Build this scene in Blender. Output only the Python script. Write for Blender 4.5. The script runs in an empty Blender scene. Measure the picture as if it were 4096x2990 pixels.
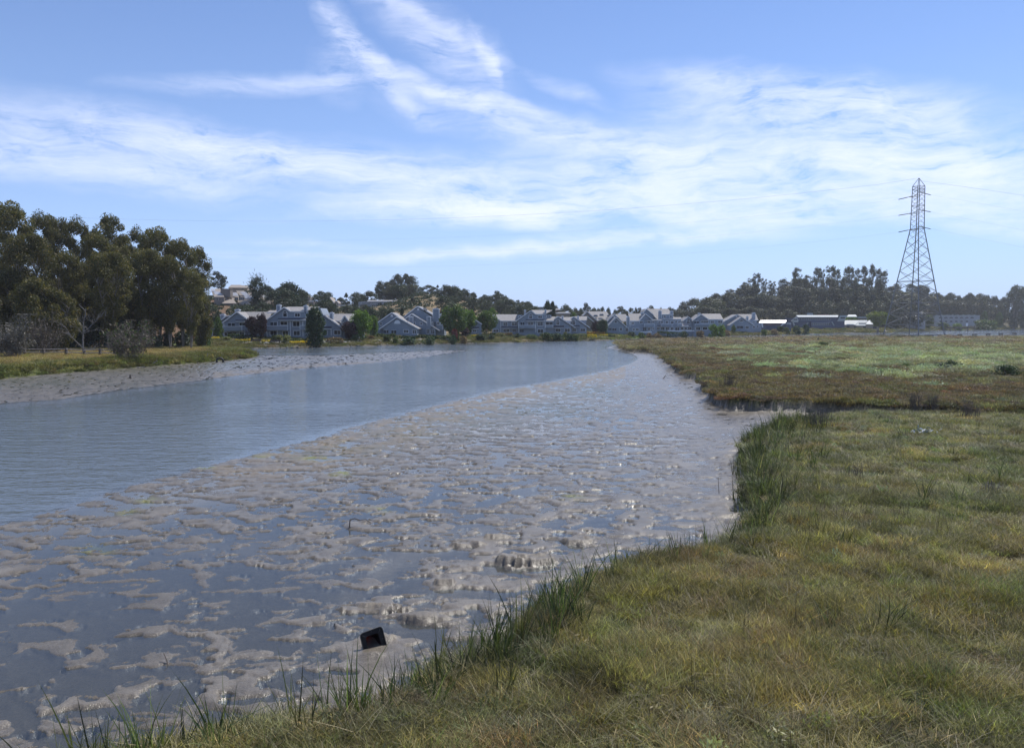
import bpy, math, random
import numpy as np
R = math.radians
scene = bpy.context.scene
COL = scene.collection
# ------------------------------------------------------------------ camera
FPX, CX, CY, HOR = 3094.0, 2048.0, 1495.0, 1290.0     # lens and horizon, in photograph pixels
CAMZ = 6.5
TILT = math.atan((CY - HOR) / FPX)
cam_d = bpy.data.cameras.new('camera')
cam_d.sensor_width = 36.0
cam_d.lens = 36.0 * FPX / 4096.0
cam_d.clip_start = 0.1
cam_d.clip_end = 9000
cam = bpy.data.objects.new('camera', cam_d)
COL.objects.link(cam)
cam.location = (0, 0, CAMZ)
cam.rotation_euler = (math.pi / 2 - TILT, 0, 0)
scene.camera = cam
# ------------------------------------------------------------------ sun, sky, exposure
SUN_EL, SUN_AZ = 56.0, 38.0            # degrees; azimuth measured from the view direction to the right
scene.view_settings.view_transform = 'Standard'
scene.view_settings.look = 'None'
scene.view_settings.exposure = 0.46
scene.view_settings.gamma = 1.0
scene.view_settings.use_curve_mapping = False
sun_d = bpy.data.lights.new('sun', 'SUN')
sun_d.energy = 3.4
sun_d.angle = R(0.53)
sun_d.color = (1.0, 0.95, 0.87)
sun = bpy.data.objects.new('sun', sun_d)
COL.objects.link(sun)
sun.location = (0, 0, 80)
_sv = (math.cos(R(SUN_EL)) * math.sin(R(SUN_AZ)), math.cos(R(SUN_EL)) * math.cos(R(SUN_AZ)), math.sin(R(SUN_EL)))
from mathutils import Vector
sun.rotation_euler = Vector(_sv).to_track_quat('Z', 'Y').to_euler()

world = bpy.data.worlds.new('World')
scene.world = world
world.use_nodes = True
world.cycles.sampling_method = 'MANUAL'
world.cycles.sample_map_resolution = 512
SKY_STRENGTH = 0.10

def disp_dir(dx, dy):
    """direction (azimuth, elevation) of a point given in 2263-wide pixels of the photograph"""
    sx, sy = dx * 1.81, dy * 1.81
    u, v = (sx - CX) / FPX, (CY - sy) / FPX
    x, y, z = u, math.cos(TILT) + v * math.sin(TILT), -math.sin(TILT) + v * math.cos(TILT)
    return math.atan2(x, y), math.atan2(z, math.hypot(x, y))

def build_sky():
    nt = world.node_tree
    N, L = nt.nodes, nt.links
    N.clear()
    def nd(t, **k):
        n = N.new(t)
        for a, b in k.items():
            setattr(n, a, b)
        return n
    def math_(op, a, b=None, c=None, clamp=False):
        n = nd('ShaderNodeMath', operation=op, use_clamp=clamp)
        for i, v in enumerate((a, b, c)):
            if v is None: continue
            if isinstance(v, (int, float)): n.inputs[i].default_value = v
            else: L.new(v, n.inputs[i])
        return n.outputs[0]
    sky = nd('ShaderNodeTexSky', sky_type='NISHITA', sun_disc=False)
    sky.sun_elevation = R(SUN_EL)
    sky.sun_rotation = R(SUN_AZ)
    sky.altitude = 600
    sky.air_density = 1.0
    sky.dust_density = 0.0
    sky.ozone_density = 3.0
    tc = nd('ShaderNodeTexCoord')
    sep = nd('ShaderNodeSeparateXYZ')
    L.new(tc.outputs['Generated'], sep.inputs[0])
    X, Y, Z = sep.outputs
    az = math_('ARCTAN2', X, Y)
    hyp = math_('SQRT', math_('ADD', math_('MULTIPLY', X, X), math_('MULTIPLY', Y, Y)))
    el = math_('ARCTAN2', Z, hyp)
    comb = nd('ShaderNodeCombineXYZ')
    L.new(az, comb.inputs[0]); L.new(el, comb.inputs[1])
    # gentle warp of the cloud field
    wn = nd('ShaderNodeTexNoise'); wn.inputs['Scale'].default_value = 9; wn.inputs['Detail'].default_value = 4
    L.new(comb.outputs[0], wn.inputs['Vector'])
    wsub = nd('ShaderNodeVectorMath', operation='SUBTRACT'); L.new(wn.outputs['Color'], wsub.inputs[0]); wsub.inputs[1].default_value = (.5, .5, .5)
    wsc = nd('ShaderNodeVectorMath', operation='MULTIPLY'); L.new(wsub.outputs[0], wsc.inputs[0]); wsc.inputs[1].default_value = (.10, .035, 0)
    wadd = nd('ShaderNodeVectorMath', operation='ADD'); L.new(comb.outputs[0], wadd.inputs[0]); L.new(wsc.outputs[0], wadd.inputs[1])
    V = wadd.outputs[0]
    px = 1.81 / FPX
    acc = None
    for (dx, dy, hl, hw, ang, s) in CLOUDS:
        a0, e0 = disp_dir(dx, dy)
        m = nd('ShaderNodeMapping', vector_type='TEXTURE')
        m.inputs['Location'].default_value = (a0, e0, 0)
        m.inputs['Rotation'].default_value = (0, 0, -R(ang))
        m.inputs['Scale'].default_value = (hl * px * 1.5, hw * px * 1.55, 1)
        L.new(V, m.inputs['Vector'])
        g = nd('ShaderNodeTexGradient', gradient_type='SPHERICAL')
        L.new(m.outputs[0], g.inputs[0])
        sm = math_('SMOOTHSTEP' if False else 'POWER', g.outputs['Fac'], 1.15)
        acc = math_('MULTIPLY_ADD', sm, s, acc if acc is not None else 0.0)
    # the rest of the sky (behind and above the view): the same thin cirrus, by noise
    rest = nd('ShaderNodeTexNoise'); rest.inputs['Scale'].default_value = 2.2; rest.inputs['Detail'].default_value = 3
    mr = nd('ShaderNodeMapping'); mr.inputs['Scale'].default_value = (1, 2.4, 1); L.new(V, mr.inputs['Vector']); L.new(mr.outputs[0], rest.inputs['Vector'])
    rv = math_('MULTIPLY', math_('SUBTRACT', rest.outputs['Fac'], 0.47, clamp=True), 3.0)
    out_az = math_('MULTIPLY', math_('SUBTRACT', math_('ABSOLUTE', az), 0.62, clamp=True), 6.0, clamp=True)
    out_el = math_('MULTIPLY', math_('SUBTRACT', el, 0.46, clamp=True), 6.0, clamp=True)
    low = math_('MULTIPLY', math_('SUBTRACT', el, 0.05, clamp=True), 8.0, clamp=True)
    acc = math_('ADD', acc, math_('MULTIPLY', math_('MULTIPLY', rv, math_('MAXIMUM', out_az, out_el)), low))
    # fibres
    def fibre(scale, sx, sy, ang, det, dist, rough=.62):
        m = nd('ShaderNodeMapping'); m.inputs['Rotation'].default_value = (0, 0, R(ang)); m.inputs['Scale'].default_value = (sx, sy, 1)
        n = nd('ShaderNodeTexNoise'); n.inputs['Scale'].default_value = scale; n.inputs['Detail'].default_value = det
        n.inputs['Distortion'].default_value = dist; n.inputs['Roughness'].default_value = rough
        L.new(V, m.inputs['Vector']); L.new(m.outputs[0], n.inputs['Vector'])
        return n.outputs['Fac']
    f1 = fibre(8, 1.0, 5.5, 10, 10, .7, .68)
    f2 = fibre(22, 1.0, 4.0, -10, 9, .8, .7)
    f3 = fibre(7, 1.0, 2.0, 0, 8, .4, .62)
    fb = math_('ADD', math_('ADD', math_('MULTIPLY', f1, .9), math_('MULTIPLY', f2, .5)), math_('MULTIPLY', f3, .7))   # about 1.05 +- .25
    fm = math_('MULTIPLY', math_('SUBTRACT', fb, .84), 4.4, clamp=False)
    fm = math_('MAXIMUM', fm, 0.0)
    den = math_('MULTIPLY', acc, fm)
    # soft shoulder
    den = math_('SUBTRACT', 1.0, math_('POWER', 2.718, math_('MULTIPLY', den, -0.60)), clamp=True)
    bs = nd('ShaderNodeVectorMath', operation='MULTIPLY'); bs.inputs[1].default_value = SKY_TINT
    L.new(sky.outputs[0], bs.inputs[0])
    # pale blue air towards the horizon, the same all round
    hz = math_('POWER', 2.718, math_('MULTIPLY', math_('MAXIMUM', el, 0.0), -1.0 / HORIZON_EL))
    hm = nd('ShaderNodeMix', data_type='RGBA'); L.new(math_('MULTIPLY', hz, HORIZON_MIX), hm.inputs['Factor']); L.new(bs.outputs[0], hm.inputs['A'])
    hm.inputs['B'].default_value = tuple(c / SKY_STRENGTH for c in HORIZON_COL) + (1,)
    mix = nd('ShaderNodeMix', data_type='RGBA')
    L.new(den, mix.inputs['Factor']); L.new(hm.outputs['Result'], mix.inputs['A'])
    mix.inputs['B'].default_value = (CLOUD_COL[0] / SKY_STRENGTH, CLOUD_COL[1] / SKY_STRENGTH, CLOUD_COL[2] / SKY_STRENGTH, 1)
    bg = nd('ShaderNodeBackground'); bg.inputs['Strength'].default_value = SKY_STRENGTH
    L.new(mix.outputs['Result'], bg.inputs['Color'])
    o = nd('ShaderNodeOutputWorld'); L.new(bg.outputs[0], o.inputs['Surface'])

SKY_TINT = (.87, .90, 1.05)
HORIZON_COL, HORIZON_EL, HORIZON_MIX = (.34, .48, .82), .15, .92
CLOUD_COL = (.72, .77, .95)
CLOUDS = [  # x, y, half length, half width (2263-wide pixels), tilt down to the right, density
    (120, 310, 330, 46, 6, .9), (480, 320, 330, 40, 8, .9), (200, 375, 420, 34, 4, .7), (700, 375, 420, 42, 7, .75),
    (1000, 390, 420, 46, 5, .7), (1250, 310, 330, 44, 12, .75), (1450, 330, 300, 40, 10, .7),
    (765, 70, 80, 34, 48, .8), (850, 150, 130, 24, 44, 1.15), (985, 205, 150, 18, 24, 1.2), (1130, 238, 150, 14, 13, 1.0),
    (900, 40, 160, 36, 40, .45), (1000, 100, 130, 46, 35, .55), (1070, 130, 60, 40, 60, .5), (740, 150, 60, 46, 70, .6),
    (970, 55, 130, 15, 24, .7), (1062, 112, 60, 13, 58, .9), (1085, 155, 40, 11, 72, .9),
    (600, 180, 240, 18, -6, .75), (1250, 195, 90, 16, 20, .6),
    (1700, 215, 260, 42, 12, .75), (1880, 245, 260, 52, 10, .95), (2020, 275, 130, 46, 30, .85), (1640, 265, 200, 30, 8, .8), (1540, 178, 60, 18, 10, .6),
    (1850, 330, 420, 34, 6, .9), (2050, 370, 260, 34, 12, .85), (1600, 370, 420, 34, 2, .8),
    (1750, 425, 560, 44, -1, 1.0), (1400, 420, 380, 36, 4, .85), (1900, 470, 420, 26, 2, .8), (2150, 440, 220, 44, 4, .8),
    (1040, 468, 250, 32, 1, 1.9), (1160, 478, 110, 28, 6, 1.8), (820, 465, 200, 16, -6, .5),
    (1330, 535, 420, 16, -4, .95), (1150, 556, 420, 11, -3, .7), (1500, 520, 260, 14, 2, .7), (650, 560, 300, 8, 0, .5), (700, 540, 160, 7, 2, .45), (2250, 505, 160, 20, 8, .8),
    (1550, 480, 260, 20, 4, .8),
]
build_sky()

# ------------------------------------------------------------------ pixel helpers
def ray(sx, sy):
    u, v = (sx - CX) / FPX, (CY - sy) / FPX
    return np.array((u, math.cos(TILT) + v * math.sin(TILT), -math.sin(TILT) + v * math.cos(TILT)))
def on_plane_z(sx, sy, z):
    d = ray(sx, sy); t = (z - CAMZ) / d[2]
    return d * t + np.array((0, 0, CAMZ))
def at_depth(sx, sy, D):
    d = ray(sx, sy)
    return d * (D / d[1]) + np.array((0, 0, CAMZ))
class Zm:                                            # a magnified crop of the photograph
    def __init__(s, ox, oy, k): s.ox, s.oy, s.k = ox, oy, k
    def __call__(s, x, y): return s.ox + x / s.k, s.oy + y / s.k
Z1 = Zm(0, 750, 1.8356); Z2 = Zm(780, 1050, 3.7717); Z3 = Zm(1300, 1050, 3.7717); Z4 = Zm(1800, 1050, 3.7717)
Z5 = Zm(2300, 1050, 3.7717); Z6 = Zm(2700, 1050, 3.7717); Z7 = Zm(3100, 1000, 3.7717); Z8 = Zm(3500, 680, 2.2936)

# ------------------------------------------------------------------ numeric noise
_rng = np.random.default_rng(7)
_PERM = _rng.permutation(256); _PERM = np.concatenate([_PERM, _PERM, _PERM])
_GA = _rng.random(256) * 2 * np.pi
_GX, _GY = np.cos(_GA).astype(np.float32), np.sin(_GA).astype(np.float32)
def pnoise(x, y):
    xi = np.floor(x).astype(np.int64); yi = np.floor(y).astype(np.int64)
    xf = (x - xi).astype(np.float32); yf = (y - yi).astype(np.float32)
    xi &= 255; yi &= 255
    u = xf * xf * xf * (xf * (xf * 6 - 15) + 10); v = yf * yf * yf * (yf * (yf * 6 - 15) + 10)
    def g(i, j, fx, fy):
        h = _PERM[_PERM[(xi + i) & 255] + ((yi + j) & 255)]
        return _GX[h] * fx + _GY[h] * fy
    a = g(0, 0, xf, yf); b = g(1, 0, xf - 1, yf); c = g(0, 1, xf, yf - 1); d = g(1, 1, xf - 1, yf - 1)
    return (a + u * (b - a) + v * ((c + u * (d - c)) - (a + u * (b - a)))) * 1.5
def fbm(x, y, octv=4, gain=.5, lac=2.03):
    s = 0; a = 1.0; t = 0
    for k in range(octv):
        s = s + a * pnoise(x + 17.3 * k, y - 9.1 * k); t += a; a *= gain; x = x * lac; y = y * lac
    return s / t * 1.35
def sstep(a, b, x):
    t = np.clip((x - a) / (b - a), 0, 1); return t * t * (3 - 2 * t)
def mixf(a, b, t): return a + (b - a) * t
def sdf(px, py, poly):
    """signed distance to a polygon, positive inside"""
    n = len(poly); d2 = np.full(px.shape, 1e12, np.float32); ins = np.zeros(px.shape, bool)
    for i in range(n):
        ax, ay = poly[i]; bx, by = poly[(i + 1) % n]
        ex, ey = bx - ax, by - ay
        wx, wy = px - ax, py - ay
        t = np.clip((wx * ex + wy * ey) / (ex * ex + ey * ey + 1e-9), 0, 1)
        dx, dy = wx - ex * t, wy - ey * t
        d2 = np.minimum(d2, dx * dx + dy * dy)
        if abs(ey) > 1e-9:
            c = (ay > py) != (by > py)
            ins ^= c & (px < ex * (py - ay) / ey + ax)
    d = np.sqrt(d2)
    return np.where(ins, d, -d)

# ------------------------------------------------------------------ object helpers
def tag(o, label=None, cat=None, group=None, kind=None):
    if label: o['label'] = label
    if cat: o['category'] = cat
    if group: o['group'] = group
    if kind: o['kind'] = kind
    return o
ORIG = {}
def thing(name, loc, label, cat, group=None):
    o = bpy.data.objects.new(name, None)
    o.empty_display_size = .5
    COL.objects.link(o)
    o.location = loc; ORIG[o.name] = np.array(loc, float)
    return tag(o, label, cat, group)
def link_mesh(name, me, mat=None, parent=None):
    o = bpy.data.objects.new(name, me)
    COL.objects.link(o)
    if parent is not None: o.parent = parent
    if mat is not None and not me.materials: me.materials.append(mat)
    return o
def fast_mesh(name, verts, faces, smooth=False):
    """verts (n,3), faces (m,k) arrays of equal-sized polygons"""
    me = bpy.data.meshes.new(name)
    verts = np.ascontiguousarray(verts, np.float32); faces = np.ascontiguousarray(faces, np.int32)
    m, k = faces.shape
    me.vertices.add(len(verts)); me.vertices.foreach_set('co', verts.ravel())
    me.loops.add(m * k); me.loops.foreach_set('vertex_index', faces.ravel())
    me.polygons.add(m)
    me.polygons.foreach_set('loop_start', np.arange(m, dtype=np.int32) * k)
    me.polygons.foreach_set('loop_total', np.full(m, k, np.int32))
    if smooth: me.polygons.foreach_set('use_smooth', np.ones(m, bool))
    me.update(calc_edges=True)
    return me
class MB:
    """collects shapes given in world space; build() links them as ONE mesh"""
    def __init__(s): s.v = []; s.f = []
    def add(s, vs, fs):
        b = len(s.v); s.v += [tuple(map(float, p)) for p in vs]; s.f += [tuple(i + b for i in f) for f in fs]; return s
    def box(s, x0, x1, y0, y1, z0, z1):
        return s.add([(x0, y0, z0), (x1, y0, z0), (x1, y1, z0), (x0, y1, z0), (x0, y0, z1), (x1, y0, z1), (x1, y1, z1), (x0, y1, z1)],
                     [(0, 3, 2, 1), (4, 5, 6, 7), (0, 1, 5, 4), (1, 2, 6, 5), (2, 3, 7, 6), (3, 0, 4, 7)])
    def prism(s, pts, off):
        """polygon pts (3D) extruded by the vector off"""
        n = len(pts); p2 = [tuple(np.array(p) + np.array(off)) for p in pts]
        return s.add(list(pts) + p2, [tuple(range(n)), tuple(range(2 * n - 1, n - 1, -1))] + [(i, i + n, (i + 1) % n + n, (i + 1) % n) for i in range(n)])
    def tube(s, p0, p1, r0, r1=None, n=6):
        r1 = r0 if r1 is None else r1
        p0 = np.array(p0, float); p1 = np.array(p1, float); d = p1 - p0; l = np.linalg.norm(d)
        if l < 1e-6: return s
        d /= l; a = np.cross(d, (0, 0, 1) if abs(d[2]) < .9 else (1, 0, 0)); a /= np.linalg.norm(a); b = np.cross(d, a)
        vs = []
        for p, r in ((p0, r0), (p1, r1)):
            for i in range(n):
                t = 2 * math.pi * i / n; vs.append(p + r * (a * math.cos(t) + b * math.sin(t)))
        return s.add(vs, [(i, (i + 1) % n, (i + 1) % n + n, i + n) for i in range(n)] + [tuple(range(n - 1, -1, -1)), tuple(range(n, 2 * n))])
    def build(s, name, mat, parent=None, origin=None, smooth=False):
        o = np.array(origin if origin is not None else (ORIG.get(root_of(parent).name, (0, 0, 0)) if parent is not None else (0, 0, 0)), float)
        me = bpy.data.meshes.new(name)
        me.from_pydata([tuple(np.array(v) - o) for v in s.v], [], s.f)
        if smooth:
            me.polygons.foreach_set('use_smooth', [True] * len(me.polygons))
        me.update()
        ob = link_mesh(name, me, mat, parent)
        if parent is None and origin is not None: ob.location = o
        return ob
def root_of(o):
    while o.parent is not None: o = o.parent
    return o

# ------------------------------------------------------------------ materials
def new_mat(name):
    m = bpy.data.materials.new(name); m.use_nodes = True
    nt = m.node_tree; nt.nodes.clear()
    return m, nt.nodes, nt.links
def plain(name, col, rough=.7, metal=0, var=.12, scale=3.0, spec=.5, bump=0.0, bscale=20):
    m, N, L = new_mat(name)
    o = N.new('ShaderNodeOutputMaterial'); b = N.new('ShaderNodeBsdfPrincipled')
    b.inputs['Roughness'].default_value = rough; b.inputs['Metallic'].default_value = metal; b.inputs['Specular IOR Level'].default_value = spec
    n = N.new('ShaderNodeTexNoise'); n.inputs['Scale'].default_value = scale; n.inputs['Detail'].default_value = 5
    tc = N.new('ShaderNodeTexCoord'); L.new(tc.outputs['Object'], n.inputs['Vector'])
    r = N.new('ShaderNodeValToRGB')
    r.color_ramp.elements[0].position = .3; r.color_ramp.elements[1].position = .7
    r.color_ramp.elements[0].color = tuple(c * (1 - var) for c in col) + (1,); r.color_ramp.elements[1].color = tuple(min(1, c * (1 + var)) for c in col) + (1,)
    L.new(n.outputs['Fac'], r.inputs[0]); L.new(r.outputs[0], b.inputs['Base Color'])
    if bump:
        n2 = N.new('ShaderNodeTexNoise'); n2.inputs['Scale'].default_value = bscale; n2.inputs['Detail'].default_value = 4
        L.new(tc.outputs['Object'], n2.inputs['Vector'])
        bp = N.new('ShaderNodeBump'); bp.inputs['Strength'].default_value = bump; bp.inputs['Distance'].default_value = .02
        L.new(n2.outputs['Fac'], bp.inputs['Height']); L.new(bp.outputs[0], b.inputs['Normal'])
    L.new(b.outputs[0], o.inputs[0])
    return m
def leaf_mat(name, c1, c2, c3=None, trans=.3, instancer=False, rough=.55, patch=0.0):
    """foliage: colour varies leaf by leaf; part of the light passes through"""
    m, N, L = new_mat(name)
    o = N.new('ShaderNodeOutputMaterial')
    g = N.new('ShaderNodeNewGeometry')
    r = N.new('ShaderNodeValToRGB')
    r.color_ramp.elements[0].color = tuple(c1) + (1,); r.color_ramp.elements[1].color = tuple(c2) + (1,)
    if c3 is not None:
        e = r.color_ramp.elements.new(.86); e.color = tuple(c2) + (1,); r.color_ramp.elements[2].color = tuple(c3) + (1,)
    L.new(g.outputs['Random Per Island'], r.inputs[0])
    col = r.outputs[0]
    oi = N.new('ShaderNodeObjectInfo')
    hs = N.new('ShaderNodeHueSaturation')
    mp = N.new('ShaderNodeMapRange'); mp.inputs['To Min'].default_value = .78; mp.inputs['To Max'].default_value = 1.22
    L.new(oi.outputs['Random'], mp.inputs['Value']); L.new(mp.outputs[0], hs.inputs['Value']); L.new(col, hs.inputs['Color'])
    col = hs.outputs[0]
    if instancer:
        at = N.new('ShaderNodeAttribute'); at.attribute_type = 'INSTANCER'; at.attribute_name = 'tint'
        mx = N.new('ShaderNodeMix'); mx.data_type = 'RGBA'; mx.blend_type = 'MULTIPLY'; mx.inputs['Factor'].default_value = 1
        L.new(r.outputs[0], mx.inputs['A']); L.new(at.outputs['Color'], mx.inputs['B']); col = mx.outputs['Result']
    d = N.new('ShaderNodeBsdfPrincipled'); d.inputs['Roughness'].default_value = rough; d.inputs['Specular IOR Level'].default_value = .35
    t = N.new('ShaderNodeBsdfTranslucent')
    L.new(col, d.inputs['Base Color'])
    tb = N.new('ShaderNodeMix'); tb.data_type = 'RGBA'; tb.blend_type = 'MULTIPLY'; tb.inputs['Factor'].default_value = 1; tb.inputs['B'].default_value = (1.15, 1.25, .7, 1)
    L.new(col, tb.inputs['A']); L.new(tb.outputs['Result'], t.inputs['Color'])
    ms = N.new('ShaderNodeMixShader'); ms.inputs[0].default_value = trans
    L.new(d.outputs[0], ms.inputs[1]); L.new(t.outputs[0], ms.inputs[2]); L.new(ms.outputs[0], o.inputs[0])
    return m
# ================================================================== LAND, MUD, WATER
def upoly(pts, z):
    return [tuple(on_plane_z(x, y, z)[:2]) for x, y in pts]
LAND = upoly([(-500, 1560), (0, 1517), (194, 1498), (437, 1478), (680, 1461), (851, 1447), (1000, 1433), (1028, 1424), (1010, 1416), (900, 1408), (800, 1401.5),
              (748, 1397.5), (790, 1396), (893, 1397), (1080, 1391), (1300, 1388), (1565, 1381), (1900, 1372), (2092, 1370), (2224, 1364), (2400, 1361),
              (2600, 1353), (2750, 1347), (2900, 1343.5), (3111, 1339), (3230, 1335), (3378, 1330.5), (3551, 1330), (3761, 1321), (3979, 1318), (4096, 1315.5), (4500, 1312)], 0.0) \
    + [(900, 1200), (900, 3500), (-2200, 3500), (-2200, 60), (-80, 60)]
MARSHN = upoly([(150, 3010), (330, 2985), (540, 2952), (800, 2900), (1060, 2835), (1400, 2800), (1560, 2770), (1650, 2660), (1955, 2600), (2065, 2510), (2155, 2355), (2300, 2295),
                (2715, 2175), (2930, 2125), (2985, 2020), (2962, 1920), (2968, 1830), (2950, 1785), (3040, 1705), (3115, 1668), (3260, 1645), (3400, 1632), (3700, 1630), (4096, 1634), (4600, 1640)], 0.82) \
    + [(60, 20), (30, 3), (25, -30), (-25, -30), (-5, 3), (-6.1, 8.5)]
MARSHR = upoly([(4700, 1640), (4096, 1640), (3750, 1625), (3400, 1603), (3060, 1592), (2900, 1590), (2850, 1545), (2820, 1500), (2715, 1462), (2660, 1418), (2625, 1394), (2516, 1388), (2478, 1370),
                (2500, 1364), (2600, 1360), (2715, 1357), (2900, 1353.5), (3080, 1350), (3440, 1345), (3710, 1343), (4096, 1337), (4700, 1331)], 1.0)
MUDR = upoly([(-700, 2190), (-200, 2120), (0, 2092), (87, 2074), (219, 2040), (292, 2010), (413, 1972), (608, 1923), (729, 1884), (924, 1836), (1100, 1792), (1300, 1743), (1368, 1715), (1547, 1672),
              (1795, 1607), (2005, 1560), (2278, 1511), (2445, 1477), (2525, 1452), (2547, 1433), (2530, 1416), (2476, 1402), (2420, 1391), (2440, 1384), (2480, 1374)], 0.0) \
    + [tuple(on_plane_z(2800, 1420, 0)[:2]), tuple(on_plane_z(4600, 1560, 0)[:2]), (60, 3), (40, -40), (-40, -40)]
MUDL = upoly([(-500, 1655), (0, 1614), (243, 1595), (486, 1558), (729, 1529), (972, 1500), (1200, 1476), (1300, 1465), (1486, 1452), (1609, 1438), (1720, 1424), (1795, 1412), (1870, 1401),
              (1760, 1401), (1547, 1410), (1300, 1421), (1150, 1422), (1040, 1421), (1000, 1428), (700, 1452), (0, 1500), (-500, 1540)], 0.0)

# ridge of the hills by direction: (photo x, foot distance, ridge distance, ridge height)
RIDGE = np.array([(-1500, 175, 300, 16), (0, 172, 280, 16), (600, 178, 290, 15), (740, 185, 330, 14), (860, 240, 400, 20), (1000, 250, 470, 25), (1150, 250, 470, 24), (1300, 262, 470, 17), (1450, 285, 470, 16),
                  (1550, 290, 480, 20), (1650, 295, 480, 24), (1720, 295, 480, 25), (1850, 300, 480, 21), (1950, 310, 480, 17), (2050, 325, 490, 13), (2150, 340, 500, 9), (2300, 385, 520, 6), (2550, 400, 540, 5),
                  (2750, 440, 580, 7), (2850, 480, 630, 14), (2950, 520, 645, 22), (3100, 565, 660, 27), (3300, 585, 670, 31), (3600, 610, 690, 33), (3690, 765, 850, 40), (3820, 775, 870, 30), (3920, 790, 880, 19), (4050, 800, 900, 13), (5500, 800, 900, 10)])
def hill(x, y):
    yy = np.maximum(y, 1.0)
    sx = CX + FPX * x / yy
    foot = np.interp(sx, RIDGE[:, 0], RIDGE[:, 1]); rd = np.interp(sx, RIDGE[:, 0], RIDGE[:, 2]); rz = np.interp(sx, RIDGE[:, 0], RIDGE[:, 3])
    t = np.clip((yy - foot) / (rd - foot), 0, 1)
    h = (rz - 2.5) * (t * (1.6 - .6 * t))
    back = sstep(0, 1, (yy - rd - 30) / 400)
    h = h * (1 - .55 * back)
    far = sstep(900, 1500, yy) * (14 + 12 * (pnoise(x / 260 + 3, y * 0 + 5.5)))
    return np.where(y > 5, np.maximum(h, 0) + np.maximum(far, 0), 0)
MUDLEV = np.array([  # photo x, y, share under water, relief
    (100, 2150, .36, .07), (700, 2050, .34, .07), (300, 2300, .44, .075), (900, 2350, .68, .05), (350, 2430, .86, .04), (1000, 2420, .74, .05), (150, 2560, .78, .06), (700, 2600, .58, .07),
    (300, 2760, .48, .08), (900, 2760, .5, .07), (1300, 2520, .52, .085), (1500, 2700, .35, .05), (1700, 2500, .5, .085), (1500, 2320, .66, .085), (1950, 2320, .5, .09), (2300, 2200, .22, .06),
    (1200, 2150, .40, .075), (1800, 2100, .40, .075), (1400, 1950, .30, .07), (2000, 1950, .34, .07), (2400, 2000, .30, .065), (2700, 2080, .15, .04), (2850, 2000, .06, .035), (2850, 1800, .06, .035),
    (1000, 1900, .12, .05), (1500, 1760, .08, .05), (2000, 1680, .10, .05), (2200, 1780, .36, .06), (2500, 1800, .28, .06), (2350, 1620, .24, .055), (2650, 1650, .15, .045), (2750, 1560, .0, .04), (2550, 1520, .08, .04),
    (2600, 1430, -.2, .03), (3200, 1660, -.5, .06), (4000, 1680, -.5, .08), (600, 1530, .02, .06), (0, 1580, .02, .06), (1500, 1430, .05, .05), (100, 2950, .5, .08), (500, 2900, .4, .06)])
BLOCKS = [  # raised slabs of mud with undercut near edges: photo x, y, half width m, half depth m, height m
    (2110, 2240, .85, .36, .17), (1780, 2330, .28, .16, .12), (1870, 2175, .5, .2, .10), (2310, 2160, .5, .3, .12), (1990, 2145, .45, .18, .10), (1560, 2560, .7, .22, .08), (1500, 2430, .9, .2, .10), (1700, 2470, .6, .2, .09)]
def prox(p, q):
    return p
def _mudq():
    r = np.random.default_rng(3); x = r.random(60000) * 120; y = r.random(60000) * 120
    xx, yy = x * .86, y * 1.34
    wx = .5 * fbm(xx * .9 + 31, yy * .9, 3); wy = .5 * fbm(xx * .9, yy * .9 + 57, 3)
    n0 = fbm(xx + wx, yy + wy, 3, .45)
    return np.quantile(fbm(xx + wx, yy + wy + .55 * n0, 5, .47), np.linspace(0, 1, 60))
MUD_Q = _mudq()
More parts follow.
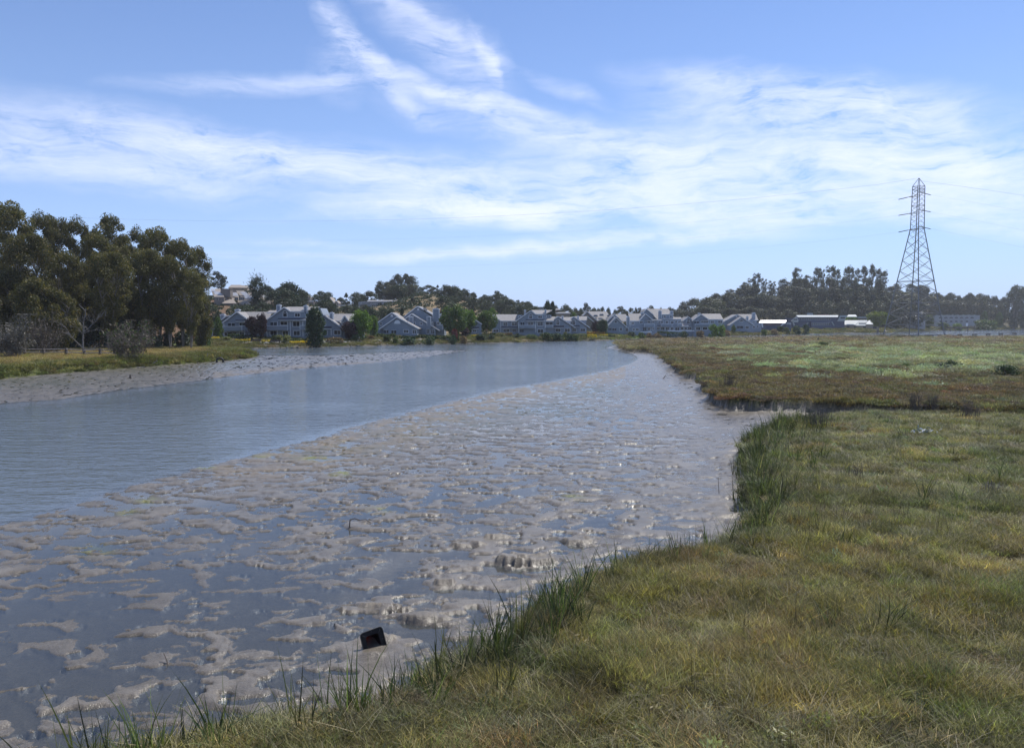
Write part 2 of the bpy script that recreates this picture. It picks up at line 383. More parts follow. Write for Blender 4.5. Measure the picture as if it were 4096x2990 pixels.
def ground_height(x, y):
    """height, class and helper masks on arrays; classes: 0 bed, 1 mud, 2 marsh, 3 land, 4 hill"""
    x = x.astype(np.float32); y = y.astype(np.float32)
    rr = np.hypot(x, y)
    near = (rr < 1000)
    out = {}
    z = np.full(x.shape, -.5, np.float32)
    e1 = .22 * fbm(x / 1.1, y / 1.1, 3) + .55 * pnoise(x / 5.1 + 4, y / 5.1)
    sM = np.maximum(sdf(x, y, MUDR), sdf(x, y, MUDL)) + .35 * fbm(x / 1.6 + 9, y / 1.6, 3)
    sN = sdf(x, y, MARSHN); sR = sdf(x, y, MARSHR) + .4 * pnoise(x / 9, y / 9)
    sA = np.maximum(sN, sR) + e1 * np.where(sR > sN, 1.7, 1.0)
    sL = sdf(x, y, LAND) + .35 * e1 + sstep(150, 320, rr) * 1.1 * pnoise(x / 7, y / 7)
    # photo position of each point, for the level of the mud
    zc = y * np.sin(TILT) - CAMZ * np.cos(TILT)
    fw = np.maximum(y * np.cos(TILT) + CAMZ * np.sin(TILT), .5)
    sx = CX + FPX * x / fw; sy = CY - FPX * zc / fw
    wsum = 0; lev = 0; rel = 0
    for (cx_, cy_, l_, a_) in MUDLEV:
        w = 1.0 / (((sx - cx_) / 1.3) ** 2 + (sy - cy_) ** 2 + 60 ** 2) ** 1.6
        wsum = wsum + w; lev = lev + w * l_; rel = rel + w * a_
    lev = lev / wsum; rel = rel / wsum
    # mounds and pools: wave-like, leaning towards the near side
    fr = mixf(1.0, .82, sstep(14, 22, rr))
    xx, yy = x * .86, y * 1.34
    wx = .5 * fbm(xx * .9 + 31, yy * .9, 3); wy = .5 * fbm(xx * .9, yy * .9 + 57, 3)
    n0 = fbm(xx + wx, yy + wy, 3, .45)
    n1 = fbm(xx + wx, yy + wy + .55 * n0, 5, .47)
    lev = lev + .24 * fbm(x / 3.4 + 60, y / 2.4, 2) * sstep(.0, .3, lev)
    q = np.interp(n1, MUD_Q, np.linspace(0, 1, len(MUD_Q))) - lev          # rank of the height, less the share under water
    m = .95 * q + .05 * np.tanh(14 * q) + .25 * q * np.abs(q)
    fine = fbm(x * 4.2, y * 5.2, 3)
    pit = sstep(.50, .66, pnoise(x * 1.35 + 71, y * 1.9)) * sstep(.0, .25, q)
    pit2 = sstep(.24, .38, pnoise(x * 1.7 + 33, y * 3.6 + 11)) * sstep(-.12, .02, q) * sstep(.42, .25, q) * sstep(-.1, .5, pnoise(x * .5, y * .5 + 77) + .25)
    mz = -.13 * pit2 * sstep(.02, .06, rel) * (1 + .5 * sstep(20, 45, rr)) + rel * 1.1 * m + rel * .13 * fine - .10 * pit * sstep(.02, .06, rel)
    mz = mz + .22 * sstep(-1.6, .2, sA) * sstep(-.35, .15, fbm(x / 1.4, y / 1.4 + 3, 3) + .25) * .6
    for (bx, by, hw, hd, hh) in BLOCKS:
        p = on_plane_z(bx, by, .05)
        wob = .25 * fbm(x * 2.6, y * 2.6, 3)
        d = np.maximum(np.abs(x - p[0]) / hw, np.abs(y - p[1]) / hd)
        d = np.sqrt(((x - p[0]) / hw) ** 2 + ((y - p[1]) / hd) ** 2) + wob
        frontness = sstep(.3, -.6, (y - p[1]) / hd)
        sharp = mixf(.6, .10, frontness)
        mz = mz + hh * sstep(1 + sharp * .5, 1 - sharp * .5, d)
    pc = on_plane_z(1495, 2606, .04); dc = np.hypot((x - pc[0]) / .75, (y - pc[1] - .12) / .5)
    mz = mixf(mz, .035 + .02 * fine + .07 * np.exp(-((y - pc[1] + .12) / .08) ** 2 - ((x - pc[0]) / .28) ** 2), sstep(1.25, .6, dc))
    wM = sstep(-.7, .25, sM)
    z = mixf(z, np.where(sM > -1.2, mz, -.5), wM)
    # marsh platforms with cut banks
    mtop = .92 - .34 * sstep(9, 1, sN) * (sN > sR) * sstep(34, 42, y) + .10 * fbm(x / 3.1, y / 3.1, 3) + .10 * sstep(0, 40, sR) * fbm(x / 14, y / 14, 3)
    steep = np.where(sR > sN, .3, .75)
    wA = sstep(-.25, steep, sA)
    z = mixf(z, np.maximum(mtop, z), wA)
    # land
    fsx = CX + FPX * x / np.maximum(y, 1)
    leftw = 1 - sstep(690, 800, fsx) * sstep(166, 182, y)
    lz = mixf(sstep(-.4, 9.0, sL) * 1.25 + .95 * sstep(9, 22, sL) + .12 * fbm(x / 4, y / 4, 3) * sstep(0, 3, sL),
              sstep(-.2, 2.2, sL) * 1.0 + .25 * sstep(3, 30, sL) + .16 * fbm(x / 2.2, y / 2.2, 3) * sstep(0, 2, sL), leftw)
    wL = sstep(-.6, .3, sL)
    lz = lz + hill(x, y) * sstep(0, 4, sL) + sstep(4, 30, hill(x, y)) * .8 * fbm(x / 12, y / 12, 3)
    z = np.where(sL > -.6, mixf(z, np.maximum(lz, z * (1 - sstep(0, 1, sL))), wL), z)
    cls = np.zeros(x.shape, np.int8)
    cls[sM > -.9] = 1
    cls[sA > .05] = 2
    cls[sL > .0] = 3
    cls[(sL > 4) & (hill(x, y) > .25)] = 4
    out.update(z=z, cls=cls, sM=sM, sA=sA, sN=sN, sR=sR, sL=sL, sx=sx, sy=sy, n1=n1, leftw=leftw, rr=rr)
    return out
def ground_z(x, y):
    return float(ground_height(np.array([x]), np.array([y]))['z'][0])

# -------- one sheet, finer towards the camera, split where the kind of ground changes
ang_f = np.linspace(R(-38.5), R(38.5), 840)
ang = np.concatenate([np.linspace(R(-180), R(-40), 40), ang_f, np.linspace(R(40), R(180), 40)])
rad = [1.5, 3, 5, 7, 8.2]
while rad[-1] < 2350:
    r_ = rad[-1]
    rad.append(r_ * (1 + (.0042 if r_ < 45 else .0075 if r_ < 120 else .010 if r_ < 420 else .03)))
rad = np.array(rad)
AA, RR_ = np.meshgrid(ang, rad)
# drawn about a point just behind the camera
GX = (RR_ * np.sin(AA)).astype(np.float32).ravel(); GY = (RR_ * np.cos(AA)).astype(np.float32).ravel()
G = ground_height(GX, GY)
na, nr = len(ang), len(rad)
idx = np.arange(na * nr).reshape(nr, na)
quads = np.stack([idx[:-1, :-1], idx[:-1, 1:], idx[1:, 1:], idx[1:, :-1]], -1).reshape(-1, 4)
qc = np.max(G['cls'][quads], axis=1)
# -------- colour of the bare ground (albedo only)
def lerp3(a, b, t): return a + (b - a) * t[:, None]
def blob(cx_, cy_, rx, ry):
    d = ((G['sx'] - cx_) / rx) ** 2 + ((G['sy'] - cy_) / ry) ** 2
    return np.exp(-d)
nA = fbm(GX / 2.3, GY / 2.3, 4); nB = fbm(GX / 9 + 5, GY / 9, 4); nC = fbm(GX / .5, GY / .5, 3)
c = np.tile(np.array((.05, .05, .04), np.float32), (len(GX), 1))
mud_c = lerp3(np.tile(np.array((.215, .192, .160), np.float32), (len(GX), 1)), np.tile(np.array((.140, .124, .102), np.float32), (len(GX), 1)), sstep(-.5, .5, nC * .5 + nA * .5))
wet = sstep(.06, -.02, G['z'])
mud_c = lerp3(mud_c, np.tile(np.array((.10, .09, .075), np.float32), (len(GX), 1)), wet * .8)
alg = np.zeros(len(GX))
for b_ in ((2150, 1640, 260, 45), (1850, 1690, 260, 45), (1650, 1730, 240, 40), (1400, 1790, 200, 35), (1200, 1815, 160, 25), (2350, 1570, 160, 30)): alg = np.maximum(alg, blob(*b_))
for b_ in ((100, 1530, 500, 28), (600, 1480, 300, 22), (900, 1460, 200, 15)): alg = np.maximum(alg, .8 * blob(*b_))
alg = alg * sstep(-.35, .35, nA * .6 + nC * .6 + .1)
mud_c = lerp3(mud_c, np.tile(np.array((.085, .09, .05), np.float32), (len(GX), 1)), alg * .75)
band = np.clip(sstep(.2, 1.0, G['sM']) * sstep(9, 3.5, G['sM']) * (G['rr'] < 130) * (G['sx'] > 850) * (G['sx'] < 2500) * sstep(2000, 1850, G['sy']) * sstep(-.5, .3, nA), 0, 1)
mud_c = lerp3(mud_c, np.tile(np.array((.215, .178, .130), np.float32), (len(GX), 1)), band * .8)
mud_c = lerp3(mud_c, np.tile(np.array((.085, .09, .05), np.float32), (len(GX), 1)), alg * sstep(-.1, .5, nC) * .6)
ya = np.zeros(len(GX))
for b_ in ((380, 2200, 60, 20), (1050, 1825, 30, 6), (590, 2003, 40, 12), (500, 2048, 40, 12), (1270, 1835, 60, 9), (820, 1870, 40, 7), (1370, 1895, 35, 10), (1525, 2043, 40, 10), (1350, 1900, 30, 8), (2290, 1990, 40, 10)): ya = np.maximum(ya, blob(*b_))
ya = ya * sstep(-.3, .4, nC + .2)
mud_c = lerp3(mud_c, np.tile(np.array((.22, .24, .05), np.float32), (len(GX), 1)), np.clip(ya, 0, 1) * .8)
marsh_c = lerp3(np.tile(np.array((.075, .062, .04), np.float32), (len(GX), 1)), np.tile(np.array((.085, .09, .045), np.float32), (len(GX), 1)), sstep(-.4, .4, nB))
bankf = sstep(.75, .35, G['z']) * (G['cls'] == 2)
marsh_c = lerp3(marsh_c, np.tile(np.array((.05, .042, .034), np.float32), (len(GX), 1)), bankf)
land_c = lerp3(np.tile(np.array((.115, .115, .04), np.float32), (len(GX), 1)), np.tile(np.array((.135, .11, .055), np.float32), (len(GX), 1)), sstep(-.4, .4, nA + .4 * nB))
shore = sstep(1.3, .2, G['z']) * (1 - G['leftw'])
land_c = lerp3(land_c, np.tile(np.array((.13, .115, .095), np.float32), (len(GX), 1)), shore * .85)
dry = G['leftw'] * sstep(5, 12, G['sL'] + 5 * nB)
land_c = lerp3(land_c, np.tile(np.array((.30, .215, .11), np.float32), (len(GX), 1)), dry)
land_c = lerp3(land_c, np.tile(np.array((.10, .125, .04), np.float32), (len(GX), 1)), G['leftw'] * sstep(10, 4, G['sL'] + 4 * nB) * .8)
lawn = sstep(.3, .8, blob(2500, 1345, 230, 14) + blob(1150, 1360, 200, 10))
land_c = lerp3(land_c, np.tile(np.array((.12, .17, .04), np.float32), (len(GX), 1)), lawn)
hill_c = lerp3(np.tile(np.array((.30, .215, .125), np.float32), (len(GX), 1)), np.tile(np.array((.12, .10, .055), np.float32), (len(GX), 1)), sstep(-.45, .3, nB))
hill_c = lerp3(hill_c, np.tile(np.array((.085, .075, .045), np.float32), (len(GX), 1)), sstep(2650, 2950, G['sx'].astype(np.float32)) * .95)
hill_c = lerp3(hill_c, np.tile(np.array((.15, .085, .05), np.float32), (len(GX), 1)), sstep(850, 650, np.abs(G['sx'] - 200)) * .85)
for k, arr in ((1, mud_c), (2, marsh_c), (3, land_c), (4, hill_c)):
    c[G['cls'] == k] = arr[G['cls'] == k]
GCOL = np.concatenate([c, np.ones((len(c), 1), np.float32)], 1).astype(np.float32)
WETV = np.stack([sstep(.16, .0, G['z']) * (1 - band), sstep(.1, .4, alg), np.zeros(len(GX)), np.ones(len(GX))], 1).astype(np.float32)

def mud_material():
    m, N, L = new_mat('wet_mud')
    o = N.new('ShaderNodeOutputMaterial'); b = N.new('ShaderNodeBsdfPrincipled')
    at = N.new('ShaderNodeAttribute'); at.attribute_name = 'Col'
    w = N.new('ShaderNodeAttribute'); w.attribute_name = 'wet'
    tc = N.new('ShaderNodeTexCoord')
    n1 = N.new('ShaderNodeTexNoise'); n1.inputs['Scale'].default_value = 22; n1.inputs['Detail'].default_value = 6; n1.inputs['Roughness'].default_value = .7
    n2 = N.new('ShaderNodeTexVoronoi'); n2.inputs['Scale'].default_value = 48; n2.feature = 'SMOOTH_F1'
    n3 = N.new('ShaderNodeTexNoise'); n3.inputs['Scale'].default_value = 60; n3.inputs['Detail'].default_value = 3
    for n in (n1, n2, n3): L.new(tc.outputs['Object'], n.inputs['Vector'])
    mm = N.new('ShaderNodeMix'); mm.data_type = 'RGBA'; mm.blend_type = 'MULTIPLY'; mm.inputs['Factor'].default_value = 1
    r = N.new('ShaderNodeValToRGB'); r.color_ramp.elements[0].position = .3; r.color_ramp.elements[0].color = (.62, .62, .62, 1); r.color_ramp.elements[1].position = .72; r.color_ramp.elements[1].color = (1.25, 1.22, 1.18, 1)
    L.new(n1.outputs['Fac'], r.inputs[0]); L.new(at.outputs['Color'], mm.inputs['A']); L.new(r.outputs[0], mm.inputs['B']); L.new(mm.outputs['Result'], b.inputs['Base Color'])
    a1 = N.new('ShaderNodeMath'); a1.operation = 'MULTIPLY_ADD'; a1.inputs[1].default_value = .8; L.new(n1.outputs['Fac'], a1.inputs[0]); L.new(n2.outputs['Distance'], a1.inputs[2])
    a2 = N.new('ShaderNodeMath'); a2.operation = 'MULTIPLY_ADD'; a2.inputs[1].default_value = .35; L.new(n3.outputs['Fac'], a2.inputs[0]); L.new(a1.outputs[0], a2.inputs[2])
    bp = N.new('ShaderNodeBump'); bp.inputs['Strength'].default_value = .55; bp.inputs['Distance'].default_value = .016
    L.new(a2.outputs[0], bp.inputs['Height']); L.new(bp.outputs[0], b.inputs['Normal'])
    mr = N.new('ShaderNodeMapRange'); mr.inputs['To Min'].default_value = .46; mr.inputs['To Max'].default_value = .27
    sp = N.new('ShaderNodeSeparateColor'); L.new(w.outputs['Color'], sp.inputs[0])
    L.new(sp.outputs[0], mr.inputs['Value']); L.new(mr.outputs[0], b.inputs['Roughness'])
    b.inputs['Specular IOR Level'].default_value = .36
    L.new(b.outputs[0], o.inputs[0]); return m
def soil_material(name, rough=.9, scale=6.0, dist=.06, lo=.6, hi=1.3):
    m, N, L = new_mat(name)
    o = N.new('ShaderNodeOutputMaterial'); b = N.new('ShaderNodeBsdfPrincipled'); b.inputs['Roughness'].default_value = rough; b.inputs['Specular IOR Level'].default_value = .2
    at = N.new('ShaderNodeAttribute'); at.attribute_name = 'Col'
    tc = N.new('ShaderNodeTexCoord')
    n1 = N.new('ShaderNodeTexNoise'); n1.inputs['Scale'].default_value = scale; n1.inputs['Detail'].default_value = 7; n1.inputs['Roughness'].default_value = .72
    L.new(tc.outputs['Object'], n1.inputs['Vector'])
    r = N.new('ShaderNodeValToRGB'); r.color_ramp.elements[0].position = .33; r.color_ramp.elements[0].color = (lo, lo, lo, 1); r.color_ramp.elements[1].position = .68; r.color_ramp.elements[1].color = (hi, hi, hi, 1)
    mm = N.new('ShaderNodeMix'); mm.data_type = 'RGBA'; mm.blend_type = 'MULTIPLY'; mm.inputs['Factor'].default_value = 1
    L.new(n1.outputs['Fac'], r.inputs[0]); L.new(at.outputs['Color'], mm.inputs['A']); L.new(r.outputs[0], mm.inputs['B']); L.new(mm.outputs['Result'], b.inputs['Base Color'])
    bp = N.new('ShaderNodeBump'); bp.inputs['Strength'].default_value = .7; bp.inputs['Distance'].default_value = dist
    L.new(n1.outputs['Fac'], bp.inputs['Height']); L.new(bp.outputs[0], b.inputs['Normal'])
    L.new(b.outputs[0], o.inputs[0]); return m
def split_ground(name, k, mat):
    q = quads[qc == k]
    if not len(q): return
    u, inv = np.unique(q, return_inverse=True)
    V = np.stack([GX[u], GY[u], G['z'][u]], 1)
    me = fast_mesh(name, V, inv.reshape(-1, 4), smooth=True)
    ca = me.color_attributes.new('Col', 'FLOAT_COLOR', 'POINT'); ca.data.foreach_set('color', GCOL[u].ravel())
    wa = me.color_attributes.new('wet', 'FLOAT_COLOR', 'POINT'); wa.data.foreach_set('color', WETV[u].ravel())
    o = link_mesh(name, me, mat); tag(o, kind='structure'); return o
M_MUD = mud_material()
split_ground('river_bed', 0, M_MUD)
split_ground('mud_flat', 1, M_MUD)
split_ground('marsh_ground', 2, soil_material('marsh_soil', .95, 7))
split_ground('shore_ground', 3, soil_material('shore_soil', .95, 2.2, .1))
split_ground('hillside', 4, soil_material('dry_hillside', .95, .6, .4, .55, 1.35))

# -------- water: one level sheet; open river is rippled and cloudy, pools are still and clear
def water_material():
    m, N, L = new_mat('water')
    o = N.new('ShaderNodeOutputMaterial')
    at = N.new('ShaderNodeAttribute'); at.attribute_name = 'open'
    sp = N.new('ShaderNodeSeparateColor'); L.new(at.outputs['Color'], sp.inputs[0])
    tc = N.new('ShaderNodeTexCoord')
    def noise(sx, sy, scale, det, rot=0, dist=0):
        mp = N.new('ShaderNodeMapping'); mp.inputs['Scale'].default_value = (sx, sy, 1); mp.inputs['Rotation'].default_value = (0, 0, R(rot))
        n = N.new('ShaderNodeTexNoise'); n.inputs['Scale'].default_value = scale; n.inputs['Detail'].default_value = det; n.inputs['Distortion'].default_value = dist
        L.new(tc.outputs['Object'], mp.inputs[0]); L.new(mp.outputs[0], n.inputs['Vector']); return n.outputs['Fac']
    w1 = noise(.6, 1.6, .9, 3, 12, .4); w2 = noise(.7, 1.7, 3.2, 4, -10, .5); w3 = noise(1, 1.5, .05, 2)
    a = N.new('ShaderNodeMath'); a.operation = 'MULTIPLY_ADD'; a.inputs[1].default_value = .45; L.new(w2, a.inputs[0]); L.new(w1, a.inputs[2])
    st = N.new('ShaderNodeMath'); st.operation = 'MULTIPLY_ADD'; st.inputs[1].default_value = .9; st.inputs[2].default_value = .02; L.new(sp.outputs[0], st.inputs[0])
    st2 = N.new('ShaderNodeMath'); st2.operation = 'MULTIPLY'; L.new(st.outputs[0], st2.inputs[0])
    mr = N.new('ShaderNodeMapRange'); mr.inputs['From Min'].default_value = .35; mr.inputs['From Max'].default_value = .65; mr.inputs['To Min'].default_value = .45; mr.inputs['To Max'].default_value = 1.0
    L.new(w3, mr.inputs['Value']); L.new(mr.outputs[0], st2.inputs[1])
    bp = N.new('ShaderNodeBump'); bp.inputs['Distance'].default_value = .16
    L.new(st2.outputs[0], bp.inputs['Strength']); L.new(a.outputs[0], bp.inputs['Height'])
    fr = N.new('ShaderNodeFresnel'); fr.inputs['IOR'].default_value = 1.44; L.new(bp.outputs[0], fr.inputs['Normal'])
    gl = N.new('ShaderNodeBsdfGlossy'); gl.inputs['Roughness'].default_value = .04; L.new(bp.outputs[0], gl.inputs['Normal'])
    df = N.new('ShaderNodeBsdfDiffuse'); df.inputs['Color'].default_value = (.135, .165, .20, 1)
    tr = N.new('ShaderNodeBsdfTransparent'); tr.inputs['Color'].default_value = (.80, .84, .86, 1)
    mr2 = N.new('ShaderNodeMapRange'); mr2.inputs['To Min'].default_value = .12; mr2.inputs['To Max'].default_value = 1.0; L.new(sp.outputs[1], mr2.inputs['Value'])
    body = N.new('ShaderNodeMixShader'); L.new(mr2.outputs[0], body.inputs[0]); L.new(tr.outputs[0], body.inputs[1]); L.new(df.outputs[0], body.inputs[2])
    s = N.new('ShaderNodeMixShader'); L.new(fr.outputs[0], s.inputs[0]); L.new(body.outputs[0], s.inputs[1]); L.new(gl.outputs[0], s.inputs[2])
    L.new(s.outputs[0], o.inputs[0]); return m
def build_water():
    an = np.concatenate([np.linspace(R(-180), R(-42), 16), np.linspace(R(-40), R(40), 260), np.linspace(R(42), R(180), 16)])
    ra = [2.0, 8]
    while ra[-1] < 1400: ra.append(ra[-1] * (1.018 if ra[-1] < 300 else 1.05))
    ra = np.array(ra)
    A, Q = np.meshgrid(an, ra); x = (Q * np.sin(A)).ravel(); y = (Q * np.cos(A)).ravel()
    g = ground_height(x, y)
    op = sstep(-.6, 1.6, -g['sM']) * sstep(-1.5, .2, -g['sA'])
    body = sstep(-.9, .7, -g['sM'])
    near = sstep(30, 60, g['rr'])
    i = np.arange(len(an) * len(ra)).reshape(len(ra), len(an))
    q = np.stack([i[:-1, :-1], i[:-1, 1:], i[1:, 1:], i[1:, :-1]], -1).reshape(-1, 4)
    keep = np.min(g['z'][q], axis=1) < .03
    keep |= (np.max(g['cls'][q], axis=1) <= 1)
    q = q[keep]; u, inv = np.unique(q, return_inverse=True)
    me = fast_mesh('river', np.stack([x[u], y[u], np.zeros(len(u))], 1), inv.reshape(-1, 4), smooth=True)
    ca = me.color_attributes.new('open', 'FLOAT_COLOR', 'POINT')
    ca.data.foreach_set('color', np.stack([op, body, body, np.ones(len(x))], 1)[u].astype(np.float32).ravel())
    tag(link_mesh('river', me, water_material()), kind='structure')
build_water()
# ================================================================== GRASS AND MARSH COVER (scattered, uncountable)
rg = np.random.default_rng(11)
def blade_mesh(name, n, h, spread, w, lean, curl, mat, hvar=.45, seg=3, droop=0.0, seed=0):
    r = np.random.default_rng(seed)
    V = []; F = []
    for i in range(n):
        a = r.random() * 2 * np.pi; rad_ = spread * math.sqrt(r.random())
        bx, by = rad_ * math.cos(a), rad_ * math.sin(a)
        la = a + r.normal(0, .9) if (rad_ > .2 * spread and spread < .3) else r.random() * 6.28
        hh = h * (1 - hvar + 2 * hvar * r.random()); ww = w * (.7 + .6 * r.random())
        ln = lean * r.random() * 1.6; cu = curl * (.4 + 1.2 * r.random())
        ta = la + np.pi / 2 + r.normal(0, .5)
        tx, ty = math.cos(ta), math.sin(ta)
        b = len(V)
        for k in range(seg + 1):
            t = k / seg
            off = hh * (ln * t + cu * t * t); zz = hh * (t - droop * t * t * t * r.random())
            wk = ww * (1 - .75 * t) * .5
            px_, py_ = bx + off * math.cos(la), by + off * math.sin(la)
            if k == seg:
                V.append((px_, py_, zz))
            else:
                V += [(px_ - tx * wk, py_ - ty * wk, zz), (px_ + tx * wk, py_ + ty * wk, zz)]
        for k in range(seg - 1): F.append((b + 2 * k, b + 2 * k + 1, b + 2 * k + 3, b + 2 * k + 2))
        F.append((b + 2 * (seg - 1), b + 2 * (seg - 1) + 1, b + 2 * seg))
    me = bpy.data.meshes.new(name); me.from_pydata(V, [], F); me.materials.append(mat)
    return bpy.data.objects.new(name, me)          # a source for the scatter only; never linked to the scene
def puff_mesh(name, n, rx, rz, leaf, mat, seed=0, stems=True, up=.5):
    """a low bushy clump of small leaf faces"""
    r = np.random.default_rng(seed)
    d = r.normal(size=(n, 3)); d /= np.linalg.norm(d, axis=1)[:, None]; d[:, 2] = np.abs(d[:, 2])
    rad_ = .55 + .45 * r.random(n) ** .5
    P = d * rad_[:, None] * np.array((rx, rx, rz)) * (1 + .2 * r.normal(size=(n, 1)))
    u = r.normal(size=(n, 3)); u[:, 2] += up * 2; u /= np.linalg.norm(u, axis=1)[:, None]
    w = np.cross(u, r.normal(size=(n, 3))); w /= np.linalg.norm(w, axis=1)[:, None]
    s = leaf * (.6 + .8 * r.random(n))[:, None]
    V = np.stack([P - u * s, P + w * s * .32, P + u * s, P - w * s * .32], 1).reshape(-1, 3)
    V[:, 2] = np.maximum(V[:, 2], -.02)
    me = fast_mesh(name, V, np.arange(4 * n).reshape(-1, 4)); me.materials.append(mat)
    return bpy.data.objects.new(name, me)
def flat_puff(name, n, rx, rz, leaf, mat, seed):
    r = np.random.default_rng(seed); o = puff_mesh(name, n, rx, rz, leaf, mat, seed)
    m = len(o.data.vertices); co = np.zeros(m * 3, np.float32); o.data.vertices.foreach_get('co', co); co = co.reshape(-1, 4, 3)
    a = r.random(n) * 6.283; q = rx * np.sqrt(r.random(n)); hz = rz * (.25 + .75 * r.random(n)) * (.6 + .4 * np.cos(a * 3 + q * 5))
    c0 = co.mean(1); co += (np.stack([q * np.cos(a), q * np.sin(a), hz], 1) - c0)[:, None]
    o.data.vertices.foreach_set('co', co.ravel()); return o
def scatter(name, pts, rot, scl, tint, which, sources):
    """one object: instances of the source tufts on points"""
    me = bpy.data.meshes.new(name)
    me.vertices.add(len(pts)); me.vertices.foreach_set('co', np.ascontiguousarray(pts, np.float32).ravel())
    def attr(n, t, data, key):
        a = me.attributes.new(n, t, 'POINT'); a.data.foreach_set(key, np.ascontiguousarray(data).ravel())
    attr('rotv', 'FLOAT_VECTOR', rot.astype(np.float32), 'vector'); attr('scl', 'FLOAT_VECTOR', scl.astype(np.float32), 'vector')
    attr('tint', 'FLOAT_COLOR', np.concatenate([tint, np.ones((len(pts), 1))], 1).astype(np.float32), 'color'); attr('which', 'INT', which.astype(np.int32), 'value')
    me.update()
    o = bpy.data.objects.new(name, me); COL.objects.link(o); o['kind'] = 'stuff'
    ng = bpy.data.node_groups.new(name, 'GeometryNodeTree'); N, L = ng.nodes, ng.links
    ng.interface.new_socket('Geometry', in_out='INPUT', socket_type='NodeSocketGeometry'); ng.interface.new_socket('Geometry', in_out='OUTPUT', socket_type='NodeSocketGeometry')
    gi = N.new('NodeGroupInput'); go = N.new('NodeGroupOutput')
    join = N.new('GeometryNodeGeometryToInstance')
    for s_ in sources:
        oi = N.new('GeometryNodeObjectInfo'); oi.inputs['Object'].default_value = s_; oi.inputs['As Instance'].default_value = True
        L.new(oi.outputs['Geometry'], join.inputs[0])
    ip = N.new('GeometryNodeInstanceOnPoints'); ip.inputs['Pick Instance'].default_value = True
    def na_(n, t):
        q = N.new('GeometryNodeInputNamedAttribute'); q.data_type = t; q.inputs['Name'].default_value = n; return q.outputs['Attribute']
    L.new(gi.outputs[0], ip.inputs['Points']); L.new(join.outputs[0], ip.inputs['Instance'])
    L.new(na_('which', 'INT'), ip.inputs['Instance Index'])
    er = N.new('FunctionNodeEulerToRotation'); L.new(na_('rotv', 'FLOAT_VECTOR'), er.inputs[0])
    L.new(er.outputs[0], ip.inputs['Rotation']); L.new(na_('scl', 'FLOAT_VECTOR'), ip.inputs['Scale'])
    L.new(ip.outputs[0], go.inputs[0])
    md = o.modifiers.new('scatter', 'NODES'); md.node_group = ng
    return o
M_BLADE = leaf_mat('grass_blade', (.20, .20, .19), (.62, .62, .58), (1.25, 1.15, .95), trans=.42, instancer=True, rough=.5)
M_PICK = leaf_mat('pickleweed_leaf', (.35, .35, .35), (.62, .62, .62), (.80, .80, .78), trans=.25, instancer=True, rough=.6)
def cand(n, rmin, rmax, amin, amax, seed, gamma=1.0):
    """random points, evenly by area, in a fan in front of the camera"""
    r = np.random.default_rng(seed)
    t = r.random(n) ** gamma
    rr = np.sqrt(rmin ** 2 + (rmax ** 2 - rmin ** 2) * t); a = R(amin) + (R(amax) - R(amin)) * r.random(n)
    return rr * np.sin(a), rr * np.cos(a)
def rots(n, tilt, seed):
    r = np.random.default_rng(seed); return np.stack([r.normal(0, tilt, n), r.normal(0, tilt, n), r.random(n) * 6.283], 1)
def tints(cols, wts, x, y, seed, var=.25, fx=.8):
    """choose between colours by soft patches"""
    r = np.random.default_rng(seed); cols = np.array(cols, float)
    sc = np.stack([w + .8 * fbm(x * fx * .45 + 13 * i, y * fx * .45 - 7 * i, 4) + .25 * r.normal(size=len(x)) for i, w in enumerate(wts)], 1)
    e = np.exp(5 * (sc - sc.max(1, keepdims=True))); e /= e.sum(1, keepdims=True)
    c_ = e @ cols
    return np.clip(c_ * (1 + var * r.normal(size=(len(x), 1))).clip(.4, 1.8) * (1 + .07 * r.normal(size=(len(x), 3))), .01, .9)
def photo_xy(x, y, z):
    zc = y * np.sin(TILT) + (z - CAMZ) * np.cos(TILT); fw = y * np.cos(TILT) - (z - CAMZ) * np.sin(TILT)
    return CX + FPX * x / fw, CY - FPX * zc / fw

